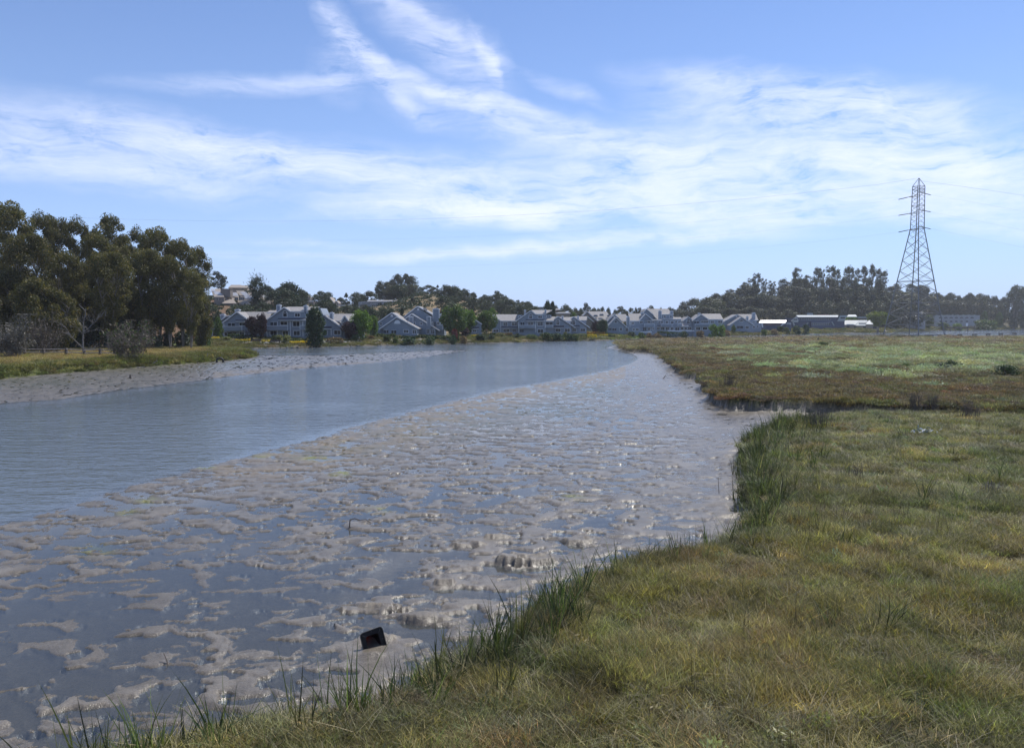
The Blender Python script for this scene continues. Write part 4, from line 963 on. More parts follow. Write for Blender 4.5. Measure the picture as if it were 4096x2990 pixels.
# grey and brown twiggy bushes and the dead tree of the left bank
def twig_bush(name, zc, x, base, top, w, D, label, mat, n, seed, leaves=0.0, lmat=None):
    r = np.random.default_rng(seed); b = at_depth(*zc(x, base), D); b[2] = ground_z(b[0], D); tp = at_depth(*zc(x, top), D); h = tp[2] - b[2]; wm = w / zc.k / FPX * D
    o = thing(name, tuple(b), label, 'bush')
    segs = []; tips = []
    for i in range(26):
        a = r.random() * 6.28; e = .35 + 1.0 * r.random(); l = (.5 + .5 * r.random())
        p = np.array((r.normal(0, .10) * wm, r.normal(0, .1) * wm, -.1)); dv = np.array((math.cos(a) * math.cos(e) * wm * .5, math.sin(a) * math.cos(e) * wm * .5, math.sin(e) * h)) * l
        q = p + dv; segs.append((p, q, .05, .02))
        for j in range(9):
            k = .35 + .65 * r.random(); p2 = p + dv * k; d2 = dv * .4 + r.normal(0, .35, 3) * np.array((wm * .28, wm * .28, h * .32)); q2 = p2 + d2 * (.4 + .6 * r.random())
            q2[2] = max(q2[2], .1); segs.append((p2, q2, .022, .009)); tips.append((p2 + q2) / 2); tips.append(q2)
    link_mesh('branches', tubes_mesh('branches', segs, 3), mat[0], o)
    T = np.array(tips); rep = r.integers(0, len(T), n); P = T[rep] + r.normal(0, .35, (n, 3)) * np.array((1, 1, .7)); P[:, 2] = np.clip(P[:, 2], .05, h * 1.05)
    U = unit(r.normal(size=(n, 3))); Wv = unit(np.cross(U, r.normal(size=(n, 3))))
    me = fast_mesh('twigs', quads_at(P, U, Wv, .22 * (.5 + r.random(n)), .16), np.arange(4 * n).reshape(-1, 4)); link_mesh('twigs', me, mat[1], o)
    if leaves:
        m_ = int(n * leaves); rep = r.integers(0, len(T), m_); P = T[rep] + r.normal(0, .4, (m_, 3)); P[:, 2] = np.clip(P[:, 2], .05, h); U = unit(r.normal(size=(m_, 3))); Wv = unit(np.cross(U, r.normal(size=(m_, 3))))
        link_mesh('foliage', fast_mesh('foliage', quads_at(P, U, Wv, .2 * (.5 + r.random(m_)), .4), np.arange(4 * m_).reshape(-1, 4)), lmat, o)
    return o
twig_bush('grey_bush', Z1, 90, 1220, 945, 380, 118, 'big pale grey leafless bush at the left border in front of the fence', (M_DEAD, M_TWIG), 5200, 1, .2, M_TWIG)
twig_bush('brown_bush', Z1, 960, 1225, 985, 400, 116, 'brown twiggy bush with some green on its right side beside the dead tree', (M_BARK, M_TWIGB), 4200, 2, .12, M_MID)
twig_bush('brown_bush', Z1, 330, 1200, 930, 260, 128, 'reddish brown bare bush behind the fence right of the grey bush', (M_BARK, M_TWIGB), 2600, 3)
def dead_tree(zc, x, base, D, label, limbs, seed):
    b = at_depth(*zc(x, base), D); b[2] = ground_z(b[0], D); o = thing('dead_tree', tuple(b), label, 'tree'); r = np.random.default_rng(seed)
    for q_, (pts, r0) in enumerate(limbs):
        segs = []
        P = [at_depth(*zc(px_, py_), D + dz) - b for px_, py_, dz in pts]
        for i in range(len(P) - 1):
            k0 = i / (len(P) - 1); k1 = (i + 1) / (len(P) - 1); segs.append((P[i], P[i + 1], r0 * .5 * (1 - .7 * k0), r0 * .5 * (1 - .7 * k1)))
            for j in range(4):
                s_ = P[i] + (P[i + 1] - P[i]) * r.random(); d = (P[i + 1] - P[i]); d = d / np.linalg.norm(d); q = s_ + (d * .7 + r.normal(0, .6, 3) + np.array((0, 0, .25))) * (.2 + .4 * r.random())
                segs.append((s_, q, r0 * .28, r0 * .12)); segs.append((q, q + r.normal(0, .25, 3) + np.array((0, 0, .15)), r0 * .14, r0 * .06))
        nm = 'trunk' if q_ == 0 else 'limb'; link_mesh(nm, tubes_mesh(nm, segs, 6), M_DEAD, o)
dead_tree(Z1, 612, 1205, 118, 'bare white dead tree with crooked limbs on the left bank', [
    ([(612, 1205, 0), (608, 1110, 0), (615, 1040, .3), (612, 985, .2), (628, 945, 0), (628, 905, -.3)], .24), ([(615, 1060, 0), (650, 1030, .5), (700, 985, .8), (725, 955, 1), (780, 935, 1.2)], .13), ([(612, 1000, 0), (590, 975, -.4), (562, 968, -.6)], .08),
    ([(700, 985, .8), (690, 955, .5), (695, 915, .2)], .08), ([(690, 1000, .6), (655, 965, .3), (648, 930, 0)], .07), ([(612, 1085, 0), (575, 1030, -.8), (530, 1020, -1)], .08), ([(615, 1070, 0), (660, 1050, .6), (720, 1045, 1), (770, 1050, 1.2)], .08)], 4)
dead_tree(Z1, 600, 1180, 116, 'fallen grey dead limb leaning to the left beside the dead white tree', [([(605, 1175, 0), (560, 1130, -.4), (510, 1080, -.9), (460, 1060, -1.2)], .16), ([(520, 1090, -.8), (480, 1020, -1), (430, 995, -1.4), (380, 980, -1.5)], .08), ([(610, 1180, 0), (680, 1185, .4), (750, 1150, .8)], .14), ([(690, 1183, .4), (740, 1195, .8), (800, 1190, 1.2)], .08)], 5)

# ---- trees among the houses
def T(kind, name, z, x, top, w, D, label, mat, **k): return plant(kind, name, z, x, top, w, D, label, mat, **k)
T('garden', 'plum_tree', Z2, 850, 815, 240, 214, 'left half of the dark purple leaved pair in front of the leftmost house', M_PLUM)
T('garden', 'plum_tree', Z2, 1000, 768, 190, 215, 'taller right one of the dark purple leaved pair in front of the leftmost house', M_PLUM)
T('upright', 'shade_tree', Z2, 1800, 655, 290, 204, 'dark green upright tree in front of the large arched window house at the left', M_DARKG)
T('garden', 'plum_tree', Z3, 385, 885, 260, 224, 'low dark purple tree left of the bright green one', M_PLUM)
T('garden', 'shade_tree', Z3, 570, 705, 330, 226, 'bright yellow green tree between the second and third house groups', M_GREEN)
T('garden', 'shade_tree', Z3, 720, 790, 170, 236, 'smaller bright green tree behind the bright yellow green one', M_GREEN)
T('garden', 'shade_tree', Z3, 1960, 645, 420, 252, 'large green tree right of the triple gabled house', M_MID)
T('garden', 'shade_tree', Z3, 2180, 700, 260, 268, 'light green tree behind the large green one right of the triple gabled house', M_GREEN)
T('garden', 'shade_tree', Z4, 545, 728, 340, 272, 'round dark and light green tree in front of the long grey roof', M_MID)
T('garden', 'shade_tree', Z4, 640, 692, 170, 302, 'light green tree top behind the round green tree by the long grey roof', M_GREEN)
T('shrub', 'red_shrub', Z3, 1955, 995, 120, 244, 'red leaved shrub at the foot of the large green tree', M_RED, cat='shrub')
T('garden', 'plum_tree', Z3, 2110, 960, 160, 258, 'dark red leaved small tree beside the small left gable house', M_PLUM)
T('upright', 'cypress_tree', Z4, 1470, 565, 140, 352, 'left and wider one of the two dark upright trees behind the arched window house', M_CYP)
T('upright', 'cypress_tree', Z4, 1555, 585, 95, 350, 'right and narrower one of the two dark upright trees behind the arched window house', M_CYP)
T('garden', 'shade_tree', Z4, 1870, 758, 140, 322, 'small bright green tree top between the two arched gables on the right', M_GREEN)
T('garden', 'shade_tree', Z5, 415, 848, 165, 308, 'round dark green tree in front of the roof with three skylights', M_DARKG)
T('garden', 'plum_tree', Z5, 305, 880, 120, 312, 'dark purple tree left of the round tree under the three skylights', M_PLUM)
T('shrub', 'green_shrub', Z5, 2090, 925, 180, 338, 'big yellow green shrub in front of the balcony house on the right', M_GREEN, cat='shrub')
T('shrub', 'green_shrub', Z5, 2210, 935, 160, 340, 'yellow green shrub at the right end of the balcony house', M_GREEN, cat='shrub')
T('shrub', 'green_shrub', Z6, 885, 945, 100, 396, 'small green shrub left of the last arched gable house', M_MID, cat='shrub')
T('umbrella', 'willow_tree', Z7, 1560, 935, 400, 498, 'wide yellow green tree with visible forked limbs before the low white roof', M_WILLOW)
T('shrub', 'dark_shrub', Z7, 330, 1135, 150, 430, 'round dark shrub in front of the left end of the long blue building', M_DARKG, cat='shrub')
T('shrub', 'dark_shrub', Z7, 465, 1115, 115, 432, 'upright dark shrub in front of the middle of the long blue building', M_DARKG, cat='shrub')
T('shrub', 'dark_shrub', Z7, 90, 1140, 130, 430, 'dark shrub below the white blazing roof', M_DARKG, cat='shrub')
T('shrub', 'green_shrub', Z7, 180, 1160, 110, 428, 'pale green shrub between the blazing white roof and the long blue building', M_MID, cat='shrub')
T('garden', 'shade_tree', Z7, 1160, 995, 190, 540, 'yellow green tree behind the low white roofs', M_GREEN)
T('oak', 'shade_tree', Z7, 1760, 960, 200, 560, 'dark green tree behind the wide yellow green one', M_OAK)
T('garden', 'shade_tree', Z7, 1830, 1000, 110, 556, 'brownish green tree at the left of the house behind the pylon', M_OAK)
T('garden', 'shade_tree', Z8, 500, 1325, 90, 640, 'green tree between the house behind the pylon and the grey office', M_MID)
T('upright', 'pale_tree', Z8, 1140, 1300, 60, 760, 'pale green pointed tree right of the grey office', M_MID)
T('upright', 'pale_tree', Z8, 1005, 1290, 50, 760, 'pale green narrow tree beside the right end of the grey office', M_MID)
T('upright', 'dark_tree', Z8, 1285, 1250, 80, 770, 'dark narrow tree near the right border', M_CYP)
T('upright', 'pale_tree', Z8, 1355, 1290, 50, 770, 'pale narrow tree cut by the right border', M_MID)
# ---- trees on the hills
GGNAME = 'tall eucalyptus grove on the right hill'
def row(kind, name, z, lst, D, phrase, mat, group, cat='tree'):
    for i, it in enumerate(lst):
        x, top, w = it[:3]; d = it[3] if len(it) > 3 else D + _rt.uniform(-12, 12)
        w *= (1.0 if kind == 'eucthin' else 1.25) if group == GGNAME else 1.12
        ph = phrase.replace('#', ORD[i] if i < len(ORD) else 'further ') if isinstance(phrase, str) else phrase[i]
        plant(kind, name, z, x, top, w, d, ph, mat, group, cat=cat)
        if kind == 'eucthin':
            plant(kind, name, z, x + (38 if i % 2 else -34), top + 150 + 23 * (i % 3), w * .95, d - 16, ('shorter tree before the ' + ph).replace(' of the right grove', '').replace(' in the middle', ''), mat, group, cat=cat)
            plant(kind, name, z, x + (-20 if i % 2 else 26), top + 285 + 23 * (i % 3), w * 1.2, d - 30, ('lowest tree below the ' + ph).replace(' of the right grove', '').replace(' in the middle', ''), mat, group, cat=cat)
GH = 'trees of the hillside behind the houses'
T('pine', 'pine_tree', Z2, 350, 138, 260, 430, 'lone tall pine against the sky just right of the left grove', M_PINE, group=GH)
T('spiky', 'spiky_tree', Z2, 930, 225, 330, 332, 'tree with upright feathery limbs above the brown townhouses', M_CYP, group=GH)
T('cypress', 'cypress_tree', Z2, 1400, 290, 440, 330, 'broad dark cypress with a ragged flat top on the left hillside', M_CYP, group=GH)
row('oak', 'oak_tree', Z2, [(1100, 350, 200, 352), (1180, 430, 260, 322), (1010, 590, 260, 296), (1330, 540, 320, 300), (1600, 560, 280, 290), (760, 660, 280, 276), (1000, 690, 260, 272), (1500, 590, 240, 285), (250, 640, 260, 262), (660, 690, 200, 268)], 300,
    ['dark tree right behind the feathery limbed tree', 'dark tree between the feathery limbed tree and the broad cypress', 'green tree below the right end of the brown townhouses', 'green tree below the broad dark cypress', 'low green tree at the right foot of the broad dark cypress',
     'low green tree right above the leftmost house roof', 'low tree above the long roof of the leftmost house', 'green tree above the big left house chimney', 'dark tree left of the brown townhouse wall', 'green bush like tree at the foot of the brown townhouses'], M_CYP, GH)
row('oak', 'oak_tree', Z2, [(1900, 430, 280, 400), (1960, 570, 180, 330), (2080, 660, 130, 300), (2200, 530, 150, 430)], 400,
    ['grey green oak on the skyline right of the broad cypress', 'grey green tree below the skyline oak right of the broad cypress', 'dark tree above the chimney of the second house group', 'small skyline tree left of the pointed conifer'], M_OAK, GH)
row('conifer', 'conifer_tree', Z3, [(335, 455, 110, 410), (705, 535, 40, 460), (1165, 660, 120, 300), (1320, 520, 120, 380), (1710, 335, 80, 470)], 420,
    ['pointed dark conifer left of the white balconied apartments', 'tiny pointed conifer above the white balconied apartments', 'dark conifer just left of the tallest gable', 'conifer between the apartments and the flat roofed villa', 'pointed conifer on the hilltop right of the big tree clump'], M_PINE, GH)
row('oak', 'oak_tree', Z3, [(60, 450, 190, 420), (240, 528, 120, 430), (440, 530, 130, 430), (560, 478, 200, 440), (610, 640, 240, 330), (330, 640, 160, 340), (80, 660, 170, 330), (880, 680, 160, 320), (480, 660, 180, 325), (720, 700, 160, 300), (1000, 690, 140, 300)], 430,
    ['rounded tree above the tan arched window house', 'small round tree left of the pointed conifer on the left hillside', 'small tree right of the pointed conifer on the left hillside', 'wide tree at the left end of the white balconied apartments', 'dark tree below the left end of the white apartments',
     'dark tree below the pointed conifer on the left hillside', 'dark tree above the second house group roof', 'dark tree on the brown slope under the apartments', 'dark tree above the bright yellow green tree', 'low tree left of the double gable house', 'low tree right behind the double gable house'], M_OAK, GH)
row('eucfar', 'eucalyptus_tree', Z3, [(840, 278, 200, 450), (935, 282, 170, 455), (1010, 250, 180, 462), (1100, 162, 200, 465), (1215, 168, 200, 468), (1320, 200, 200, 466), (1080, 330, 300, 448), (1260, 330, 280, 452), (900, 400, 200, 446)], 455,
    ['airy leftmost eucalyptus of the big hilltop clump', 'second eucalyptus from the left in the big hilltop clump', 'eucalyptus on the left shoulder of the big hilltop clump', 'tallest left top of the big hilltop clump', 'tallest middle top of the big hilltop clump', 'rounded right shoulder of the big hilltop clump',
     'dense eucalyptus in the left front of the big hilltop clump', 'dense eucalyptus in the right front of the big hilltop clump', 'low eucalyptus above the white balconied apartments'], M_EUCF, GH)
row('oak', 'oak_tree', Z3, [(1560, 338, 190, 478), (1640, 372, 130, 480), (1440, 365, 110, 482), (1800, 415, 150, 478), (1920, 425, 120, 480), (2040, 422, 150, 482), (2140, 450, 170, 480), (2230, 450, 110, 484), (1330, 400, 140, 470), (1560, 470, 260, 450), (1700, 500, 240, 446), (1860, 510, 240, 448),
                            (2020, 500, 240, 452), (2180, 520, 240, 455), (1180, 530, 160, 430), (1300, 560, 130, 425), (1760, 640, 160, 400), (2100, 640, 220, 400), (1480, 540, 150, 440)], 480,
    ['large dark tree on the hilltop right of the big eucalyptus clump', 'tree between the large dark hilltop tree and the pointed conifer', 'small tree just right of the big eucalyptus clump', 'tree below the lone palm', 'small tree right of the lone palm', 'second tree right of the lone palm', 'wide tree on the ridge sloping down to the right',
     'small tree further down the sloping ridge', 'pale tree beside the brown bare patch on the hill', 'tree right of the brown bare patch on the hill', 'dark tree below the pointed hilltop conifer', 'dark tree below the lone palm on the slope', 'dark tree on the slope above the right flat roofed villa', 'dark tree right of the right flat roofed villa on the slope',
     'light green tree at the right end of the apartments', 'dark tree right of the apartments', 'bush like tree between the two flat roofed villas', 'dark tree below the right flat roofed villa', 'tree above the left flat roofed villa'], M_OAK, GH)
row('oak', 'oak_tree', Z4, [(150, 418, 170, 486), (345, 448, 120, 486), (240, 520, 220, 460), (420, 540, 200, 450), (500, 508, 170, 486), (600, 512, 150, 488), (560, 610, 280, 440), (730, 640, 280, 436), (880, 640, 240, 440), (820, 500, 160, 488), (940, 568, 110, 490), (300, 620, 240, 430), (950, 690, 160, 400)], 480,
    ['small tree on the ridge above the light green garden trees', 'round tree on the ridge where it starts to drop to the right', 'dark tree on the slope left of the two bare brown spots', 'dark tree in the dip of the ridge', 'first rounded tree after the dip of the ridge', 'second rounded tree after the dip of the ridge', 'dark tree above the round garden tree by the long roof',
     'dark tree above the middle of the long grey roof', 'dark tree above the right part of the long grey roof', 'tree right of the tall two topped ridge tree', 'airy small tree at the end of the ridge', 'dark tree above the light green garden trees', 'low dark tree left of the grey block house on the hill'], M_OAK, GH)
T('pine', 'pine_tree', Z4, 730, 430, 190, 488, 'tall two topped dark tree where the ridge drops to the right', M_PINE, group=GH)
row('pine', 'pine_tree', Z4, [(1040, 562, 100, 500), (1110, 572, 110, 505), (1195, 588, 95, 503)], 500, ['left one of the three small pines above the grey block house', 'middle one of the three small pines above the grey block house', 'right one of the three small pines above the grey block house'], M_PINE, GH)
row('oak', 'oak_tree', Z4, [(1210, 630, 120, 490), (1060, 650, 130, 470), (1600, 648, 100, 520), (1745, 635, 190, 520), (1890, 683, 120, 525), (1970, 700, 100, 520), (2160, 690, 160, 530), (1700, 720, 160, 480), (1560, 740, 140, 470), (1960, 750, 140, 470), (2240, 690, 100, 540)], 520,
    ['pale round tree right behind the grey block house', 'dark tree at the left of the grey block house', 'small round tree right of the two dark upright trees', 'big dome shaped tree on the skyline right of the two dark upright trees', 'low round tree right of the big dome shaped one', 'small tree before the tall skyline pine in the middle',
     'row like tree right of the tall skyline pine in the middle', 'low tree under the big dome shaped tree', 'low tree right behind the upright trees', 'low tree left of the roof with three skylights', 'further small tree above the roof with three skylights'], M_OAK, GH)
GF = 'trees on the flat skyline behind the right houses'
row('pine', 'pine_tree', Z5, [(180, 613, 130, 530), (710, 655, 160, 540), (850, 665, 90, 540), (990, 675, 90, 545), (1165, 652, 130, 560)], 540,
    ['tall skyline pine above the left end of the roof with three skylights', 'flat topped skyline pine in the middle above the house gap', 'small pine right of the flat topped skyline pine', 'small pine left of the big rear roof', 'flat skyline pine above the big rear roof'], M_PINE, GF)
row('oak', 'oak_tree', Z5, [(290, 685, 110, 540), (410, 673, 120, 545), (500, 678, 90, 548), (610, 708, 130, 420), (920, 678, 80, 548), (760, 720, 160, 500), (1290, 680, 90, 560), (1420, 672, 130, 560), (1480, 690, 120, 545), (90, 690, 110, 540), (1100, 690, 160, 530)], 540,
    ['low tree above the middle of the roof with three skylights', 'round tree above the right end of the roof with three skylights', 'small tree right of the roof with three skylights', 'dark green round tree close behind the arched gable on the right', 'small tree between the small pines left of the big rear roof', 'low grey tree behind the chimney house on the right',
     'small tree above the chimney of the big rear roof', 'tree above the right end of the big rear roof', 'grey tree right of the big rear roof', 'low tree left of the tall skyline pine in the middle', 'low tree behind the ridge of the big rear roof'], M_OAK, GF)
row('eucfar', 'eucalyptus_tree', Z5, [(1640, 590, 190, 560), (1800, 540, 290, 560), (1900, 600, 160, 565), (1570, 700, 220, 540), (1760, 700, 240, 540)], 560,
    ['left part of the large domed tree clump right of the big rear roof', 'large domed airy tree right of the big rear roof', 'right shoulder of the large domed tree clump', 'dense low tree at the left foot of the large domed tree', 'dense low tree at the right foot of the large domed tree'], M_EUCF, GF)
# ---- the tall grove on the right hill
GG = 'tall eucalyptus grove on the right hill'
row('eucfar', 'eucalyptus_tree', Z6, [(560, 605, 150, 575), (680, 535, 150, 590), (600, 690, 200, 560), (760, 560, 240, 580), (940, 520, 240, 590), (1120, 500, 240, 592), (1300, 520, 240, 595), (1480, 500, 240, 595), (1660, 520, 240, 598), (820, 680, 240, 560), (1040, 690, 240, 562), (1250, 690, 240, 565), (1460, 690, 240, 565), (1700, 700, 240, 570)], 580,
    ['outermost low tree at the left end of the right grove', 'grey tree on the rising left flank of the right grove', 'low tree behind the last balcony house', 'dense dark tree on the left flank of the right grove', 'dense tree below the first airy tops of the right grove', 'dense tree right under the highest top of the left flank', 'dense dark tree in the left middle of the right grove', 'dense tree left of the tall airy top of the right grove',
     'dense tree under the tall airy top of the right grove', 'dark low tree above the last arched gable house', 'dark low tree above the roof of the last arched gable house', 'dark low tree left above the blazing white roof', 'dark low tree right above the blazing white roof', 'dark low tree above the left end of the long blue building'], M_EUCF, GG)
row('eucthin', 'eucalyptus_tree', Z6, [(830, 395, 150), (950, 385, 130), (1040, 295, 150), (1160, 225, 150), (1240, 150, 140), (1350, 225, 120), (1470, 265, 150), (1580, 238, 150), (1690, 290, 120), (1820, 78, 170), (1910, 285, 120), (1975, 190, 150)], 632,
    ['first airy top on the left flank of the right grove', 'second airy top on the left flank of the right grove', 'third and rounder airy top on the left flank of the right grove', 'airy top left of the pointed one on the left flank', 'pointed highest airy top of the left flank of the right grove', 'thin airy top right of the pointed one', 'dark rounded top in the left middle of the right grove',
     'second dark rounded top in the left middle of the right grove', 'low airy top before the lone tall one', 'lone tall airy top standing clear in the middle of the right grove', 'small top right of the lone tall one', 'leaning top right of the lone tall airy one'], M_EUCF, GG)
row('eucthin', 'eucalyptus_tree', Z7, [(620, 262, 140), (715, 258, 120), (850, 225, 180), (935, 275, 130), (1060, 232, 130), (1150, 248, 120), (1245, 268, 90), (1330, 235, 120), (1455, 212, 110), (1535, 268, 100), (1600, 305, 140)], 640,
    ['first tall top of the high row of the right grove', 'second tall top of the high row of the right grove', 'broadest tall top of the high row of the right grove', 'fourth tall top of the high row of the right grove', 'top right of the first sky gap in the high row', 'sixth tall top of the high row of the right grove', 'thin top in the middle of the high row', 'bushy top left of the highest needle in the high row',
     'highest needle like top near the right end of the high row', 'last but one top of the high row of the right grove', 'last bent top at the right end of the high row'], M_EUCF, GG)
row('eucfar', 'eucalyptus_tree', Z7, [(480, 590, 240, 600), (660, 600, 240, 605), (850, 660, 240, 605), (1050, 640, 240, 606), (1260, 620, 240, 606), (1470, 660, 240, 606), (1650, 690, 240, 608), (560, 760, 260, 585), (800, 770, 260, 586), (1050, 770, 260, 588), (1300, 770, 260, 590), (1540, 770, 260, 592), (1760, 760, 260, 594), (1960, 740, 260, 600), (2150, 720, 260, 605)], 600,
    ['dense tree above the vents of the long blue building', 'dense tree above the middle of the long blue building', 'dense tree above the right part of the long blue building', 'dense tree below the first sky gap of the high row', 'dense tree below the middle of the high row', 'dense tree below the highest needle of the high row', 'dense tree below the right end of the high row', 'dark low tree behind the vents of the long blue building',
     'dark low tree behind the middle of the long blue building', 'dark low tree behind the right end of the long blue building', 'dark low tree behind the low white roofs', 'dark low tree behind the wide yellow green tree', 'dark low tree left behind the pylon', 'dark low tree right behind the pylon', 'dark low tree behind the right leg of the pylon'], M_EUCF, GG)
GR = 'trees around the far right end of the shore'
row('eucfar', 'eucalyptus_tree', Z8, [(690, 1122, 110, 805), (770, 1145, 70, 810), (870, 1128, 140, 805), (960, 1130, 140, 810), (1030, 1140, 90, 813), (1100, 1148, 100, 810), (1180, 1165, 110, 805), (1290, 1052, 180, 765), (1370, 1075, 140, 769), (1000, 1200, 180, 795), (880, 1200, 160, 797), (760, 1200, 160, 795), (650, 1190, 160, 795), (1160, 1220, 160, 795), (570, 1120, 110, 805), (480, 1080, 80, 795), (420, 1075, 80, 795), (330, 1042, 90, 795), (200, 1040, 100, 795), (520, 1160, 180, 785)], 700,
    ['airy tree left of the dark roofed hill house at the right', 'small airy tree above the dark roofed hill house', 'round tree right of the dark roofed hill house', 'second tree right of the dark roofed hill house', 'third tree right of the dark roofed hill house', 'airy tree in the middle of the right end tree line', 'thin tree left of the tall tree at the right border', 'tall dark tree near the right border', 'tree cut by the right border',
     'low tree above the right end of the grey office', 'low tree above the middle of the grey office', 'low tree in front of the dark roofed hill house', 'low tree above the left end of the grey office', 'low tree left of the tall right border tree', 'skyline tree right of the pylon', 'skyline tree behind the right leg of the pylon', 'skyline tree between the pylon legs', 'airy skyline tree behind the middle of the pylon', 'airy skyline tree behind the left leg of the pylon', 'dark tree right behind the pylon on the slope'], M_EUCF, GR)
FROM = ['nearest the water', 'second from the water', 'third from the water', 'fourth from the water', 'fifth from the water', 'sixth from the water', 'seventh from the water', 'eighth from the water', 'ninth from the water', 'tenth from the water']
def fill(kind, name, n, zones, k0, k1, hpx, what, mat, group, seed):
    """zones: (photo x from, to, landmark); trees of one landmark are told apart by their distance from the water"""
    r = np.random.default_rng(seed); sx0, sx1 = zones[0][0], zones[-1][1]; todo = {}
    for i in range(n):
        sx = r.uniform(sx0, sx1); fd = np.interp(sx, RIDGE[:, 0], RIDGE[:, 1]); rd = np.interp(sx, RIDGE[:, 0], RIDGE[:, 2]); D = fd + (rd - fd) * r.uniform(k0, k1)
        x = (sx - CX) / FPX * D; z = ground_z(x, D); h = hpx * r.uniform(.7, 1.25); sy = photo_xy1(x, D, z + h)
        if 1415 < sx < 1770 and sy < 1236 and D < 436: continue
        if sx < 1120 and sy < 1245: continue
        w = h * r.uniform(.9, 1.3) * FPX / D
        zi = [j for j, q in enumerate(zones) if q[0] <= sx <= q[1]][0]; todo.setdefault(zi, []).append((D, sx, sy, w))
    for zi, L_ in todo.items():
        for j, (D, sx, sy, w) in enumerate(sorted(L_)[:10]):
            plant(kind, name, Zm(0, 0, 1), sx, sy, w, D, what + ' ' + zones[zi][2] + ', ' + FROM[j], mat, group)
def photo_xy1(x, y, z):
    zc = y * math.sin(TILT) + (z - CAMZ) * math.cos(TILT); fw = y * math.cos(TILT) - (z - CAMZ) * math.sin(TILT); return CY - FPX * zc / fw
fill('eucfar', 'eucalyptus_tree', 46, [(2820, 2960, 'behind the last gable house'), (2960, 3060, 'above the last gable house chimneys'), (3060, 3160, 'above the blazing white roof'), (3160, 3260, 'left above the long blue office'), (3260, 3360, 'right above the long blue office'), (3360, 3470, 'above the low white roofs'), (3470, 3580, 'above the wide yellow green tree'), (3580, 3690, 'behind the pylon')], .02, .75, 15, 'dark grove tree', M_EUCF, GG, 5)
fill('oak', 'oak_tree', 64, [(1420, 1500, 'below the left end of the apartments'), (1500, 1580, 'below the middle of the apartments'), (1580, 1660, 'right of the apartments'), (1660, 1740, 'around the left villa'), (1740, 1810, 'right of the left villa'), (1810, 1880, 'around the right villa'), (1880, 1960, 'above the large green garden tree'), (1960, 2040, 'above the long grey roof'), (2040, 2130, 'left of the block house'), (2130, 2220, 'behind the high gable'), (2220, 2300, 'behind the two alike gables')], .15, .95, 7.5, 'rounded hillside oak', M_OAK, GH, 6)
fill('oak', 'oak_tree', 16, [(880, 1120, 'below the brown townhouses'), (1120, 1260, 'above the large arched window house'), (1260, 1400, 'above the second house chimney')], .05, .5, 7, 'rounded slope tree', M_CYP, GH, 7)
fill('eucfar', 'eucalyptus_tree', 18, [(3760, 3850, 'behind the left half of the grey office'), (3850, 3940, 'behind the right half of the grey office'), (3940, 4030, 'right of the grey office'), (4030, 4140, 'at the right border')], .05, .95, 13, 'dark skyline tree', M_EUCF, GR, 8)
# lone palm on the hilltop
def palm():
    b = at_depth(*Z3(1790, 425), 478); b[2] = ground_z(b[0], 478); tp = at_depth(*Z3(1790, 352), 478) - b; o = thing('palm_tree', tuple(b), 'lone slim palm on the hilltop right of the pointed conifer', 'palm'); r = np.random.default_rng(3)
    MB().tube((0, 0, 0), tp, .45, .3, 6).build('trunk', M_BARK, o, origin=(0, 0, 0))
    n = 160; d = unit(r.normal(size=(n, 3)) + np.array((0, 0, .3))); P = tp + d * (.7 * r.random(n))[:, None]; Wv = unit(np.cross(d, r.normal(size=(n, 3))))
    link_mesh('crown', fast_mesh('crown', quads_at(P, d, Wv, np.full(n, .6), .14), np.arange(4 * n).reshape(-1, 4)), M_OAK, o)
palm()
# scrub that reads as one mass on the slopes
def scrub():
    r = np.random.default_rng(77); n = 4200
    sx = r.uniform(650, 4300, n); fd = np.interp(sx, RIDGE[:, 0], RIDGE[:, 1]); rd = np.interp(sx, RIDGE[:, 0], RIDGE[:, 2]); y = fd + (rd - fd) * r.random(n) ** .8; x = (sx - CX) / FPX * y
    g = ground_height(x, y); k = (fbm(x / 22, y / 22, 2) > -.3 - .5 * (sx > 2750)) & (g['sL'] > 26); x, y, z, sx = x[k], y[k], g['z'][k], sx[k]
    V = []; m = 34
    for i in range(len(x)):
        s = (.9 + 1.8 * r.random() ** 1.5) * (1 + (sx[i] > 2750) * .6); d = unit(r.normal(size=(m, 3))); d[:, 2] = np.abs(d[:, 2]) * .8
        P = np.array((x[i], y[i], z[i])) + d * s * (.6 + .4 * r.random((m, 1))); U = unit(r.normal(size=(m, 3))); V.append(quads_at(P, U, unit(np.cross(U, r.normal(size=(m, 3)))), .5 * (.6 + .8 * r.random(m)), .5))
    V = np.concatenate(V); tag(link_mesh('hillside_scrub', fast_mesh('hillside_scrub', V, np.arange(len(V)).reshape(-1, 4)), M_OAK), kind='stuff')
scrub()
# ================================================================== BUILDINGS
M_WALL = plain('blue_grey_siding', (.235, .28, .335), .75, var=.08, scale=1.2)
M_TRIM = plain('pale_trim', (.74, .77, .80), .6, var=.06)
M_ROOF = plain('grey_shingle', (.26, .25, .245), .8, var=.22, scale=2.2, bump=.4, bscale=6)
M_ROOFL = plain('light_shingle', (.24, .23, .22), .8, var=.2, scale=2.2, bump=.4, bscale=6)
M_DROOF = plain('dark_lean_to_roof', (.07, .08, .10), .8)
M_CHIMC = plain('chimney_cap_metal', (.25, .26, .28), .5, metal=.4)
M_BRNW = plain('grey_brown_shingle_wall', (.20, .175, .155), .85, var=.18, scale=2)
M_BRNR = plain('brown_shingle_roof', (.33, .285, .24), .8, var=.2, scale=2.5)
M_SOLAR = plain('pale_solar_sheet', (.55, .56, .58), .25, var=.08, spec=.6)
M_TAN = plain('tan_stucco', (.36, .30, .235), .85)
